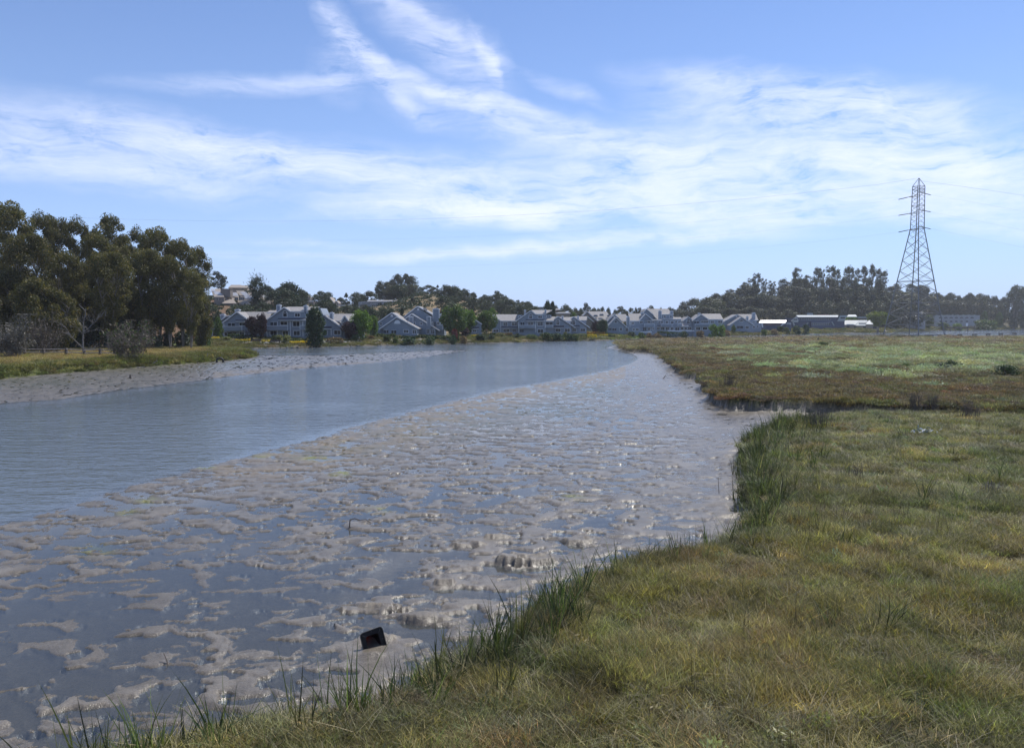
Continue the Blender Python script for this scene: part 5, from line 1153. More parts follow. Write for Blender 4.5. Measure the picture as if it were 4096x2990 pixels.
M_GRYW = plain('grey_stucco', (.30, .32, .35), .8, var=.1)
M_WHITE = plain('white_paint', (.75, .77, .80), .55, var=.04)
M_WROOF = plain('white_metal_roof', (.88, .88, .88), .38, metal=.85, var=.03)
M_LROOF = plain('pale_metal_roof', (.36, .40, .41), .6, var=.08)
M_BLUW = plain('dark_blue_cladding', (.06, .085, .16), .6, var=.12)
M_REDT = plain('red_trim', (.35, .05, .06), .6)
def glass_mat(name, col, rough=.06):
    m = plain(name, col, rough, var=.3, scale=.8, spec=.7); return m
M_GLASS = glass_mat('window_glass', (.018, .024, .034))
M_DARKR = plain('shaded_opening', (.03, .034, .042), .8)  # matte dark tone: the shade inside recesses and doorways is put into the colour

class Building:
    """name, crop, distance; coordinates are crop pixels, built where they stand as solids with depth"""
    def __init__(s, name, z, D, x, y, label, wall=M_WALL, trim=M_TRIM, roof=M_ROOF, cat='house', group=None):
        b = at_depth(*z(x, y), D); gz = ground_z(b[0], D)
        s.z, s.D, s.wallm, s.trimm, s.roofm = z, D, wall, trim, roof
        s.gz = min(gz, b[2]) - .4
        s.o = thing(name, (b[0], D, b[2]), label, cat, group)
    def P(s, x, y, dz=0.0):
        return at_depth(*s.z(x, y), s.D + dz)
    def wall(s, pts, d0=0.0, depth=9.0, ground=True, mat=None):
        P = [s.P(x, y, d0) for x, y in pts]
        if ground:
            zmin = min(p[2] for p in P)
            for p in P:
                if p[2] < zmin + .35: p[2] = min(p[2], s.gz)
        for p in P: p[1] = s.D + d0
        return MB().prism(P, (0, depth, 0)).build('wall', mat or s.wallm, s.o)
    def edge_roof(s, pts, d0=0.0, depth=9.0, over=.45, th=.2, mat=None):
        """roof slabs running back from a gable whose front edge is the polyline pts; pale verge boards on the front"""
        P = [s.P(x, y, d0) for x, y in pts]
        for a, b in zip(P[:-1], P[1:]):
            a = a.copy(); b = b.copy(); d = b - a; d /= np.linalg.norm(d); n = np.array((-d[2], 0, d[0]));
            if n[2] < 0: n = -n
            q = [a + n * .02, b + n * .02, b + n * (.02 + th), a + n * (.02 + th)]
            q = [p + np.array((0, -over, 0)) for p in q]
            MB().prism(q, (0, depth + over, 0)).build('roof', mat or s.roofm, s.o)
            v = [a - n * .06, b - n * .06, b + n * (th + .03), a + n * (th + .03)]
            v = [p + np.array((0, -over - .09, 0)) for p in v]
            MB().prism(v, (0, .08, 0)).build('verge_board', s.trimm, s.o)
        return s
    def slope(s, xb0, xb1, yb, xt0, xt1, yt, d0=0.0, run=4.5, th=.2, mat=None, gutter=True, name='roof'):
        """a roof plane that climbs away from the viewer"""
        a, b = s.P(xb0, yb, d0), s.P(xb1, yb, d0); c_, d = s.P(xt1, yt, d0 + run), s.P(xt0, yt, d0 + run)
        MB().prism([a, b, c_, d], (0, .02, th)).build(name, mat or s.roofm, s.o)
        if gutter:
            MB().box(min(a[0], b[0]), max(a[0], b[0]), s.D + d0 - .16, s.D + d0 - .01, a[2] - .06, a[2] + th * .8).build('gutter', s.trimm, s.o)
        return s
    def box(s, name, x0, y0, x1, y1, d0, d1, mat):
        a, b = s.P(x0, y1, d0), s.P(x1, y0, d0)
        return MB().box(a[0], b[0], s.D + d0, s.D + d1, a[2], b[2]).build(name, mat, s.o)
    def win(s, x0, y0, x1, y1, d0=0.0, mull=1, fr=.13, rails=0):
        a, b = s.P(x0, y1, d0), s.P(x1, y0, d0); X0, X1, Z0, Z1_ = a[0], b[0], a[2], b[2]; Y = s.D + d0
        m = MB(); m.box(X0, X1, Y - .07, Y - .003, Z1_ - fr, Z1_).box(X0, X1, Y - .07, Y - .003, Z0, Z0 + fr).box(X0, X0 + fr, Y - .07, Y - .003, Z0 + fr, Z1_ - fr).box(X1 - fr, X1, Y - .07, Y - .003, Z0 + fr, Z1_ - fr)
        f = m.build('window', s.trimm, s.o)
        n = mull + 1; w = (X1 - X0 - 2 * fr) / n
        for i in range(n):
            u0, u1 = X0 + fr + i * w + (.03 if i else 0), X0 + fr + (i + 1) * w - (.03 if i < mull else 0)
            MB().box(u0, u1, Y - .035, Y - .004, Z0 + fr, Z1_ - fr).build('pane', M_GLASS, f)
            if i: MB().box(X0 + fr + i * w - .03, X0 + fr + i * w + .03, Y - .06, Y - .004, Z0 + fr, Z1_ - fr).build('mullion', s.trimm, f)
        return f
    def arch(s, x0, y0, x1, y1, d0=0.0, fr=.13, pale=False, half=False):
        a, b = s.P(x0, y1, d0), s.P(x1, y0, d0); X0, X1, Z0, Z1_ = a[0], b[0], a[2], b[2]; Y = s.D + d0; cx_ = (X0 + X1) / 2; rx = (X1 - X0) / 2; rz = (Z1_ - Z0) if half else min(rx * 1.05, (Z1_ - Z0) * .55); zs = Z1_ - rz
        def outline(k):
            p = [] if half else [(cx_ - rx + k, Z0 + k), (cx_ + rx - k, Z0 + k)]
            n = 10
            return p + [(cx_ + (rx - k) * math.cos(t), (zs + (k if half else 0)) + (rz - (1.6 * k if half else k)) * math.sin(t)) for t in [math.pi * i / n for i in range(n + 1)]]
        po, pi_ = outline(0), outline(fr); n = len(po); V = [(x, Y - .07, z) for x, z in po] + [(x, Y - .07, z) for x, z in pi_] + [(x, Y - .003, z) for x, z in po] + [(x, Y - .003, z) for x, z in pi_]
        F = []
        for i in range(n):
            j = (i + 1) % n; F += [(i, j, j + n, i + n), (i + 2 * n, i + 3 * n, j + 3 * n, j + 2 * n), (i, i + 2 * n, j + 2 * n, j), (i + n, j + n, j + 3 * n, i + 3 * n)]
        f = MB().add(V, F).build('arched_window', s.trimm, s.o)
        MB().prism([(x, Y - .035, z) for x, z in pi_], (0, .031, 0)).build('pane', s.trimm if pale else M_GLASS, f)
        if not half:
            MB().box(X0 + fr, X1 - fr, Y - .06, Y - .04, zs - .05, zs + .05).build('transom', s.trimm, f)
        return f
    def opening(s, x0, y0, x1, y1, d0=0.0):
        a, b = s.P(x0, y1, d0), s.P(x1, y0, d0)
        f = MB().box(a[0], b[0], s.D + d0 - .05, s.D + d0 - .003, a[2], b[2]).build('shaded_doorway', M_DARKR, s.o)  # flat panel on the wall, its dark colour stands for the shaded recess
        MB().box(a[0], b[0], s.D + d0 - .09, s.D + d0 - .051, b[2] - .1, b[2]).build('door_head', s.trimm, f)
        MB().box((a[0] + b[0]) / 2 - .04, (a[0] + b[0]) / 2 + .04, s.D + d0 - .09, s.D + d0 - .051, a[2], b[2] - .1).build('door_stile', s.trimm, f)
        return f
    def lean(s, x0, x1, yb, yt, d0=0.0, run=1.0):
        """small dark lean-to roof over a projecting bay, pale front edge"""
        return s.slope(x0, x1, yb, x0, x1, yt, d0 - run, run - .02, .12, M_DROOF)
    def balcony(s, x0, y0, x1, y1, d0=0.0, out=1.6, solid=True):
        a, b = s.P(x0, y1, d0), s.P(x1, y0, d0); Y0, Y1 = s.D + d0 - out, s.D + d0 - .004
        f = MB().box(a[0], b[0], Y0, Y1, a[2] - .18, a[2]).build('balcony', s.wallm, s.o)
        MB().box(a[0] - .04, b[0] + .04, Y0 - .05, Y0 + .1, b[2] - .12, b[2]).build('top_rail', s.trimm, f)
        MB().box(a[0], b[0], Y0, Y0 + .06, a[2] + .003, b[2] - .125).build('railing_panel', s.wallm, f)
        for X in (a[0], b[0] - .12): MB().box(X, X + .12, Y0 - .06, Y0 - .004, a[2] - .2, b[2] - .123).build('post', s.trimm, f)
        return f
    def chimney(s, x0, y0, x1, y1, d0=1.0, depth=1.3, lit=True):
        a, b = s.P(x0, y1, d0), s.P(x1, y0, d0)
        f = MB().box(a[0], b[0], s.D + d0, s.D + d0 + depth, a[2] - 1.5, b[2] - .3).build('chimney', s.wallm, s.o)
        MB().box(a[0] - .09, b[0] + .09, s.D + d0 - .09, s.D + d0 + depth + .09, b[2] - .298, b[2] - .08).build('chimney_cap', s.trimm, f)
        w = (b[0] - a[0]) * .28; cx_ = (a[0] + b[0]) / 2
        MB().box(cx_ - w, cx_ + w, s.D + d0 + .3, s.D + d0 + depth - .3, b[2] - .078, b[2] + .22).build('flue', M_CHIMC, f)
        for X in (a[0] - .012, b[0] - .13): MB().box(X, X + .142, s.D + d0 - .012, s.D + d0 - .002, a[2] - .2, b[2] - .3).build('corner_board', s.trimm, f)
        return f
    def corner(s, x, y0, y1, d0=0.0):
        a, b = s.P(x, y1, d0), s.P(x, y0, d0)
        MB().box(a[0] - .09, a[0] + .09, s.D + d0 - .05, s.D + d0 - .002, a[2], b[2]).build('corner_board', s.trimm, s.o)
GHS = 'blue grey gabled waterfront houses'
# A: leftmost
h = Building('waterfront_house', Z2, 222, 540, 1115, 'leftmost blue grey gabled house with the long roof behind the purple trees', group=GHS)
h.wall([(235, 1115), (235, 1000), (480, 822), (560, 822), (560, 1115)], 2.2, 8); h.edge_roof([(188, 1032), (480, 812), (560, 812)], 2.2, 8)
h.wall([(440, 1115), (440, 905), (640, 757), (862, 908), (862, 1115)]); h.edge_roof([(425, 912), (640, 748), (875, 915)], depth=10)
h.wall([(862, 1115), (862, 885), (1075, 885), (1075, 1115)], 2.0, 8); h.slope(700, 1110, 880, 655, 1165, 752, 1.6, 5)
h.win(265, 1045, 370, 1112, 2.2); h.win(430, 1042, 490, 1110, 2.2 - 2.2, 0); h.opening(505, 1040, 620, 1092); h.win(670, 1038, 750, 1092); h.opening(500, 905, 600, 962); h.win(665, 902, 755, 957); h.balcony(450, 958, 740, 1018); h.lean(352, 450, 1022, 985, 2.2); h.lean(610, 860, 888, 868); h.win(900, 920, 960, 975, 2.0)
h.chimney(380, 775, 440, 860, 4); h.chimney(603, 703, 665, 765, 3); h.corner(236, 1000, 1115, 2.2); h.corner(441, 910, 1115)
# B
h = Building('waterfront_house', Z2, 220, 1350, 1115, 'large house with a tall arched window under its main gable, beside the dark upright tree', group=GHS)
h.wall([(1085, 1115), (1085, 882), (1350, 690), (1440, 748), (1640, 748), (1690, 860), (1690, 1115)], 0, 10); h.edge_roof([(1070, 884), (1350, 680), (1446, 744)], depth=10)
h.slope(1444, 1645, 742, 1390, 1890, 676, -.1, 5); h.wall([(1690, 1115), (1690, 870), (1820, 770), (1850, 685), (1890, 685), (1935, 790), (1880, 835), (1880, 1115)], 3, 8)
h.lean(1250, 1690, 870, 842); h.arch(1325, 725, 1392, 822); h.win(1503, 760, 1588, 820); h.opening(1140, 890, 1235, 948); h.win(1285, 884, 1398, 946); h.win(1473, 882, 1584, 967); h.win(1130, 1022, 1240, 1100); h.win(1320, 1030, 1410, 1100); h.win(1483, 1022, 1588, 1102)
h.balcony(1078, 950, 1425, 1012); h.balcony(1605, 945, 1690, 1005); h.chimney(1230, 635, 1285, 755, 1.2); h.chimney(1640, 645, 1688, 760, .6)
for x in (1086, 1248, 1440, 1630): h.corner(x, 884, 1112)
h.slope(1085, 1250, 760, 1120, 1260, 730, 3, 2)
# C
h = Building('waterfront_house', Z2, 226, 2040, 1095, 'blue grey house with one arched window right of the dark upright tree', group=GHS)
h.wall([(1870, 1095), (1870, 848), (1940, 800), (2205, 985), (2205, 1095)]); h.edge_roof([(1862, 842), (1940, 790), (2225, 988)])
h.wall([(2205, 1095), (2205, 880), (2480, 880), (2480, 1095)], 3, 8); h.slope(2090, 2460, 885, 1960, 2480, 782, 2.6, 5); h.wall([(2225, 960), (2225, 880), (2262, 815), (2310, 880), (2310, 960)], 1.5, 5); h.edge_roof([(2218, 885), (2262, 805), (2316, 885)], 1.5, 5)
h.arch(1903, 838, 1977, 955); h.win(1930, 1018, 1997, 1092); h.win(2093, 1016, 2202, 1090); h.lean(1900, 2060, 1000, 965); h.chimney(2030, 750, 2080, 870, 1.5); h.win(2215, 900, 2260, 945, 1.5); h.corner(2055, 1000, 1093, -1.0 + 1.0)
# D
h = Building('waterfront_house', Z3, 250, 1090, 1080, 'house with two staggered gables and a half round pale window above the clipped hedges', group=GHS)
h.wall([(670, 1075), (670, 995), (1010, 772), (1290, 960), (1290, 1075)], 3.4, 9); h.edge_roof([(690, 985), (1010, 760), (1250, 918)], 3.4, 10)
h.wall([(888, 1080), (888, 1005), (835, 1003), (1087, 836), (1390, 1000), (1390, 1080)], 0, 9); h.edge_roof([(820, 1008), (1087, 824), (1415, 1006)], 0, 11)
h.arch(1044, 866, 1138, 922, pale=True, half=True); h.arch(990, 780, 1026, 817, 3.4, pale=True); h.win(828, 900, 862, 946, 3.4, 0); h.opening(895, 1010, 955, 1062); h.opening(1003, 1015, 1075, 1066); h.win(1183, 1008, 1264, 1064); h.win(1315, 1008, 1386, 1076); h.box('side_wing', 725, 885, 800, 960, 6, 10, M_WALL); h.win(1240, 880, 1262, 912, 3.2, 0)
# E
h = Building('waterfront_house', Z3, 258, 1450, 1075, 'tallest blue grey house with triple stepped gables and big square chimneys', group=GHS)
h.wall([(1180, 1075), (1180, 835), (1400, 676), (1700, 872), (1700, 1075)], 4, 10); h.edge_roof([(1172, 838), (1400, 664), (1810, 893)], 4, 12)
h.wall([(1212, 1080), (1212, 850), (1310, 788), (1672, 1010), (1672, 1080)], 0, 9); h.edge_roof([(1203, 857), (1310, 777), (1732, 1032)], 0, 11)
h.wall([(1675, 1078), (1675, 880), (1800, 880), (1800, 1078)], 2.2, 8); h.win(1688, 886, 1732, 940, 2.2); h.win(1740, 886, 1790, 940, 2.2); h.balcony(1775, 948, 1858, 1000, 2.2, 1.2)
h.wall([(1690, 850), (1690, 765), (1745, 765), (1745, 850)], 5, 4, ground=False); h.win(1698, 785, 1740, 835, 5)
h.arch(1390, 685, 1420, 718, 4, pale=True); h.win(1433, 898, 1468, 942, 0, 0); h.win(1340, 888, 1364, 942, 0, 0); h.win(1240, 880, 1262, 912, 0, 0); h.win(1525, 1003, 1580, 1076); h.win(1592, 1003, 1655, 1076); h.chimney(1266, 808, 1330, 935, -1.0); h.chimney(1536, 808, 1595, 935, -.9); h.chimney(1625, 692, 1722, 835, 3); h.win(1610, 890, 1632, 950, -.01, 0)
h.slope(1500, 1545, 725, 1480, 1525, 690, 2.5, 1.5, mat=M_DROOF, gutter=False, name='skylight')
# F
h = Building('waterfront_house', Z4, 268, 330, 1055, 'small left gable house half hidden by the round green tree', group=GHS)
h.wall([(218, 1055), (218, 995), (385, 878), (470, 935), (470, 1055)]); h.edge_roof([(180, 1008), (385, 870), (480, 932)]); h.slope(275, 380, 905, 270, 385, 842, 4, 3); h.box('dormer', 228, 905, 305, 965, 2, 6, M_WALL); h.win(240, 920, 290, 950, 2)
h.win(243, 1013, 332, 1056); h.win(340, 1013, 398, 1052); h.lean(340, 440, 1000, 972); h.chimney(340, 823, 368, 895, 2)
# G
h = Building('waterfront_house', Z4, 285, 1150, 1060, 'wide house with a long grey roof and an arched window under a high gable', group=GHS)
h.wall([(640, 1055), (640, 805), (765, 888), (1030, 888), (1030, 1055)], 2, 9); h.edge_roof([(632, 795), (768, 886)], 2, 9); h.slope(755, 1005, 884, 645, 1012, 788, 1.6, 6)
h.wall([(1030, 1060), (1030, 872), (1215, 742), (1290, 785), (1432, 785), (1432, 1060)], 0, 10); h.edge_roof([(990, 890), (1215, 730), (1297, 786)], 0, 10); h.slope(1292, 1436, 782, 1225, 1545, 722, -.1, 5)
h.wall([(1432, 1058), (1432, 880), (1556, 880), (1556, 1058)], .8, 8); h.slope(1432, 1562, 882, 1456, 1592, 822, .5, 3.5); h.wall([(1450, 850), (1450, 785), (1530, 785), (1530, 850)], 3, 5, ground=False); h.win(1456, 795, 1522, 826, 3)
h.arch(1186, 768, 1246, 846); h.win(1326, 794, 1394, 843); h.win(1173, 889, 1263, 951); h.win(1316, 889, 1406, 957); h.opening(1065, 893, 1120, 942); h.win(1318, 998, 1410, 1062); h.opening(1450, 892, 1545, 938, .8); h.win(800, 895, 870, 962, 2); h.win(928, 895, 1012, 958, 2); h.lean(768, 1022, 992, 962, 2)
h.win(650, 1005, 735, 1052, 2); h.win(800, 1000, 900, 1052, 2); h.win(935, 1000, 1000, 1052, 2); h.opening(1060, 1000, 1110, 1050); h.balcony(1030, 942, 1287, 985); h.balcony(1438, 940, 1552, 978, .8); h.chimney(1118, 712, 1146, 795, 1.5); h.chimney(1428, 706, 1453, 835, .6); h.lean(1145, 1430, 880, 858); h.win(1035, 800, 1068, 838, 3); h.box('dormer', 1010, 785, 1095, 850, 3.1, 7, M_WALL)
for x in (766, 1031, 1293, 1433): h.corner(x, 890, 1052, 2 if x < 1000 else 0)
# H, I
h = Building('waterfront_house', Z4, 292, 1700, 1050, 'left one of two small alike gable houses with arched windows and long right slopes', group=GHS)
h.wall([(1555, 1052), (1555, 872), (1630, 828), (1835, 970), (1835, 1052)]); h.edge_roof([(1548, 876), (1630, 818), (1890, 984)]); h.slope(1745, 1835, 882, 1640, 1832, 828, 4, 4)
h.arch(1598, 856, 1657, 944); h.win(1590, 993, 1672, 1047); h.win(1728, 988, 1814, 1050); h.lean(1562, 1720, 985, 952); h.chimney(1685, 803, 1712, 870, 2); h.win(1760, 895, 1810, 925, 3); h.box('dormer', 1740, 885, 1822, 950, 3.1, 7, M_WALL)
h = Building('waterfront_house', Z4, 298, 1950, 1045, 'right one of two small alike gable houses with arched windows and long right slopes', group=GHS)
h.wall([(1838, 1050), (1838, 862), (1865, 830), (2062, 975), (2062, 1050)]); h.edge_roof([(1782, 884), (1864, 820), (2108, 984)]); h.slope(1960, 2060, 875, 1875, 2070, 818, 5, 4)
h.arch(1836, 856, 1894, 944); h.win(1840, 988, 1906, 1047); h.win(1963, 988, 2047, 1042); h.lean(1835, 1955, 975, 948); h.chimney(1920, 803, 1945, 870, 2); h.box('side_wing', 1960, 868, 2056, 945, 3, 8, M_WALL)
# J
h = Building('waterfront_house', Z5, 352, 300, 960, 'house with a big grey roof carrying three skylights, behind the round dark tree', group=GHS, wall=M_BRNW)
h.wall([(125, 965), (125, 800), (180, 752), (345, 885), (345, 965)], 0, 10, mat=M_BRNW); h.edge_roof([(118, 806), (180, 743), (352, 893)], 0, 8); h.slope(345, 560, 880, 190, 480, 742, 0, 9)
for x, y in ((310, 808), (400, 794), (515, 808)): h.slope(x - 32, x + 32, y + 9, x - 26, x + 26, y - 9, 2.2, 1.2, .35, M_GLASS, False, 'skylight')
h.wall([(140, 960), (140, 860), (180, 822), (290, 905), (290, 960)], -6, 5); h.edge_roof([(132, 868), (180, 812), (302, 912)], -6, 6); h.win(165, 838, 195, 862, -6, 0)
# K
h = Building('waterfront_house', Z5, 322, 620, 1050, 'house with a half round window in a low front gable, left of the balconies', group=GHS)
h.wall([(495, 1050), (495, 885), (590, 795), (700, 885), (700, 1050)], 5, 9); h.edge_roof([(485, 890), (590, 783), (640, 825)], 5, 9); h.slope(700, 790, 885, 605, 770, 783, 4.6, 5)
h.wall([(505, 1056), (505, 948), (615, 842), (752, 965), (752, 1056)]); h.edge_roof([(495, 955), (615, 830), (778, 978)])
h.arch(588, 868, 642, 912, half=True); h.arch(575, 800, 605, 830, 5, pale=True); h.win(670, 978, 714, 1028); h.win(758, 978, 810, 1042, 1); h.wall([(752, 1045), (752, 965), (990, 985), (990, 1045)], 1.01, 6); h.win(870, 985, 905, 1035, 1); h.win(915, 985, 965, 1030, 1); h.opening(505, 978, 548, 1018); h.opening(565, 982, 622, 1022); h.chimney(780, 815, 826, 930, 1.2)
# L
h = Building('waterfront_house', Z5, 328, 1060, 1035, 'house with a plain gable above a balcony in the middle of the right row', group=GHS)
h.wall([(832, 1040), (832, 882), (975, 882), (1062, 788), (1150, 862), (1238, 862), (1238, 1040)], 0, 9); h.edge_roof([(963, 885), (1062, 777), (1168, 866)]); h.slope(830, 970, 883, 800, 1012, 775, -.1, 6); h.lean(1062, 1310, 872, 858)
h.win(848, 889, 892, 936); h.win(975, 878, 1027, 921); h.win(1088, 874, 1142, 916); h.win(1163, 874, 1192, 916, 0, 0); h.win(885, 984, 937, 1032); h.opening(1030, 975, 1066, 1028); h.win(1098, 974, 1142, 1028); h.win(1168, 974, 1192, 1022, 0, 0); h.balcony(1035, 922, 1192, 965); h.chimney(1000, 746, 1040, 800, 3); h.corner(833, 885, 1035)
h.box('garden_wall', 740, 1040, 1160, 1056, -3, -2.7, M_TRIM)
# M
h = Building('waterfront_house', Z5, 340, 1400, 1030, 'tallest house of the right row with a big rear roof and square two window dormer', group=GHS)
h.wall([(1242, 1035), (1242, 862), (1600, 852), (1600, 1035)], 0, 9); h.wall([(1045, 865), (1045, 745), (1076, 712), (1250, 855), (1250, 865)], 5, 9, ground=False); h.edge_roof([(1035, 746), (1076, 703), (1258, 858)], 5, 10); h.slope(1240, 1520, 862, 1085, 1410, 703, 1.0, 9); h.slope(1255, 1610, 856, 1500, 1600, 828, -.3, 2)
h.box('dormer', 1308, 780, 1482, 848, 0.4, 6, M_WALL); h.slope(1300, 1490, 782, 1310, 1480, 770, .2, 4); h.win(1333, 794, 1374, 834, .4); h.win(1423, 794, 1464, 834, .4); h.chimney(1263, 725, 1308, 830, -.4); h.chimney(1440, 727, 1482, 782, 1)
h.win(1252, 874, 1284, 932, 0); h.win(1293, 873, 1337, 917); h.win(1363, 876, 1412, 920); h.win(1443, 876, 1492, 927); h.win(1508, 873, 1542, 912, 0, 0); h.win(1553, 876, 1600, 914); h.win(1293, 970, 1355, 1022); h.win(1362, 970, 1422, 1022); h.win(1438, 973, 1492, 1022); h.opening(1515, 975, 1570, 1030); h.balcony(1288, 922, 1456, 957); h.balcony(1540, 918, 1606, 955); h.win(1232, 974, 1282, 1012, -.01)
h.lean(1195, 1320, 965, 948); h.box('garden_wall', 1400, 1022, 1800, 1034, -2.5, -2.2, M_TRIM)
# N
h = Building('waterfront_house', Z5, 348, 1950, 1025, 'balcony house with a small arched gable at its left, behind the yellow green shrubs', group=GHS)
h.wall([(1632, 1025), (1632, 882), (1705, 832), (1785, 888), (1785, 1025)], 2, 9); h.edge_roof([(1622, 886), (1705, 822), (1795, 884)], 2, 9); h.arch(1683, 853, 1737, 927, 2); h.wall([(1790, 1030), (1790, 884), (1896, 795), (2012, 862), (2232, 862), (2232, 1030)], 0, 9); h.edge_roof([(1763, 885), (1896, 784), (2022, 866)]); h.slope(2015, 2238, 860, 1905, 2192, 777, -.2, 6)
h.slope(1605, 1715, 960, 1620, 1650, 885, -.6, 2.4); h.win(1590, 968, 1640, 1018, 1); h.win(1650, 968, 1690, 1015, 1.9); h.win(1700, 965, 1760, 1015, 1.9)
h.opening(1800, 880, 1868, 917); h.win(1898, 873, 2017, 912, 0, 2); h.win(2043, 870, 2100, 920); h.win(2153, 870, 2228, 917); h.win(1820, 968, 1892, 1020); h.win(1923, 968, 1998, 1017); h.balcony(1800, 920, 2026, 946); h.chimney(1862, 760, 1896, 812, 2); h.lean(1892, 2020, 872, 858)
# O
h = Building('waterfront_house', Z6, 405, 1010, 1010, 'last blue grey house at the right end of the row with a half round window', group=GHS)
h.wall([(738, 1000), (738, 892), (930, 798), (1000, 850), (1000, 1000)], 6, 9); h.edge_roof([(730, 896), (930, 786), (990, 832)], 6, 9); h.slope(1095, 1258, 872, 940, 1222, 782, 5, 6); h.wall([(1120, 1005), (1120, 872), (1235, 872), (1235, 1005)], 3, 8); h.wall([(1235, 1005), (1235, 905), (1305, 905), (1305, 1005)], 4, 8)
h.wall([(822, 1012), (822, 948), (1000, 838), (1175, 942), (1210, 942), (1210, 1012)]); h.edge_roof([(812, 950), (1000, 826), (1195, 948)]); h.arch(970, 857, 1030, 894, half=True); h.win(1058, 953, 1117, 1002); h.win(1173, 950, 1209, 992); h.win(803, 884, 828, 912, 6, 0); h.arch(917, 795, 940, 822, 6, pale=True); h.opening(935, 950, 1025, 992); h.chimney(1168, 755, 1215, 810, 6); h.chimney(1080, 812, 1110, 892, 1); h.win(1173, 883, 1207, 912, 3); h.win(1233, 945, 1264, 977, 3.9, 0)
# P
h = Building('low_building', Z6, 440, 1470, 1000, 'low building with a blazing white metal roof and slanted white end fins', wall=M_BLUW, trim=M_REDT, cat='building')
h.wall([(1325, 1005), (1325, 912), (1620, 912), (1620, 1005)], 0, 12); h.slope(1265, 1662, 913, 1292, 1686, 876, -1.5, 4.2, .25, M_WROOF, False)
for pts in ([(1300, 912), (1325, 912), (1332, 978), (1318, 978)], [(1632, 912), (1662, 912), (1605, 958), (1588, 955)]): MB().prism([h.P(x, y, -1.2) for x, y in pts], (0, .4, 0)).build('end_fin', M_WHITE, h.o)
h.box('parapet', 1300, 868, 1685, 874, 3.6, 4, M_REDT)
for i in range(7): h.win(1338 + i * 39, 918, 1372 + i * 39, 944, 0, 0, .1)
h.box('porch', 1690, 905, 1752, 935, 2, 8, M_LROOF); h.wall([(1680, 1000), (1680, 935), (1752, 935), (1752, 1000)], 3, 6)
# Q
h = Building('office_building', Z7, 525, 600, 1190, 'long two storey dark blue office building with a pale band roof and roof vents', wall=M_BLUW, trim=M_LROOF, cat='building')
h.wall([(275, 1192), (275, 1020), (950, 1012), (950, 1192)], 0, 16); h.slope(345, 950, 1014, 320, 955, 988, -1.6, 4, .3, M_LROOF, False)
h.box('wall_band', 275, 1058, 945, 1080, -.9, -.01, M_BLUW); h.wall([(545, 1192), (545, 1082), (880, 1082), (880, 1192)], -2.4, 2.3)
for i in range(14): h.win(372 + i * 33.5, 1024, 402 + i * 33.5, 1054, 0, 0, .12)
for i in range(10): h.win(556 + i * 28, 1095, 580 + i * 28, 1134, -2.4, 0, .12)
for pts in ([(242, 1072), (328, 1000), (356, 1052), (350, 1088), (300, 1088)], [(943, 1072), (985, 984), (1088, 982), (1050, 1072)], [(260, 1075), (280, 1075), (300, 1135), (288, 1135)], [(850, 1080), (868, 1080), (902, 1140), (885, 1138)], [(462, 1118), (505, 1092), (512, 1100), (480, 1122)]): MB().prism([h.P(x, y, -3) for x, y in pts], (0, .6, 0)).build('slanted_panel', M_LROOF, h.o)
h.wall([(885, 1192), (885, 1075), (1050, 1075), (1050, 1192)], 1, 10); h.win(985, 1008, 1060, 1034, -3.01, 1); h.win(278, 1034, 338, 1056, -3.01, 1)
for i in range(4): h.box('roof_vent', 494 + i * 21, 948, 510 + i * 21, 986, 6, 7.5, M_LROOF)
h.box('red_railing', 640, 972, 820, 980, 6, 6.2, M_REDT)
h.slope(1080, 1240, 1010, 1110, 1215, 980, 4, 4, .3, M_LROOF, False)
# R
h = Building('low_building', Z7, 530, 1290, 1185, 'low building with three pale sloping roof panels behind the wide yellow green tree', wall=M_TAN, trim=M_LROOF, cat='building')
h.wall([(1030, 1188), (1030, 1125), (1560, 1122), (1560, 1188)], 0, 10)
for a in ((1012, 1215, 1132, 1062, 1272, 1064), (1212, 1366, 1143, 1275, 1392, 1062), (1372, 1553, 1124, 1402, 1505, 1064)): h.slope(*a, -1, 5, .3, M_LROOF, False)
h.box('roof_slot', 1268, 1094, 1378, 1100, .6, 1.0, M_DROOF); h.box('rear_roof', 1250, 1005, 1400, 1015, 8, 12, M_LROOF); h.box('rear_roof', 1250, 1022, 1400, 1030, 7.5, 11, M_LROOF)
for x in (1080, 1190, 1330, 1480): h.opening(x, 1145, x + 40, 1185)
# S
h = Building('hip_roof_house', Z8, 615, 330, 1420, 'house with a pale hipped roof seen through the legs of the pylon', wall=M_GRYW, trim=M_LROOF, roof=M_LROOF, cat='building')
h.wall([(230, 1424), (230, 1366), (420, 1366), (420, 1424)], 0, 12); h.slope(222, 428, 1368, 250, 405, 1338, -1, 6, .3, M_LROOF); h.wall([(395, 1424), (395, 1322), (462, 1312), (462, 1424)], 3, 10); h.slope(390, 470, 1324, 395, 470, 1306, 2, 5, .3, M_LROOF)
for x in (245, 290, 335, 375): h.win(x, 1376, x + 28, 1395)
h.box('white_van_box', 190, 1418, 225, 1432, -6, -2, M_WHITE) if False else None
# T
h = Building('office_block', Z8, 745, 750, 1412, 'long two storey grey office block right of the pylon', wall=M_GRYW, trim=M_GRYW, cat='building')
h.wall([(545, 1414), (545, 1336), (800, 1334), (962, 1332), (962, 1414)], 0, 18); h.box('parapet', 542, 1330, 965, 1336, -.3, 1, M_LROOF)
for i in range(7):
    h.arch(585 + i * 48, 1345, 620 + i * 48, 1362, 0, .15); 
    h.win(590 + i * 48 if i < 6 else 900, 1380, 615 + i * 48 if i < 6 else 925, 1398, 0, 0)
for i in range(8): h.box('roof_vent', 560 + i * 50, 1326, 568 + i * 50, 1330, .2, .9, M_LROOF)
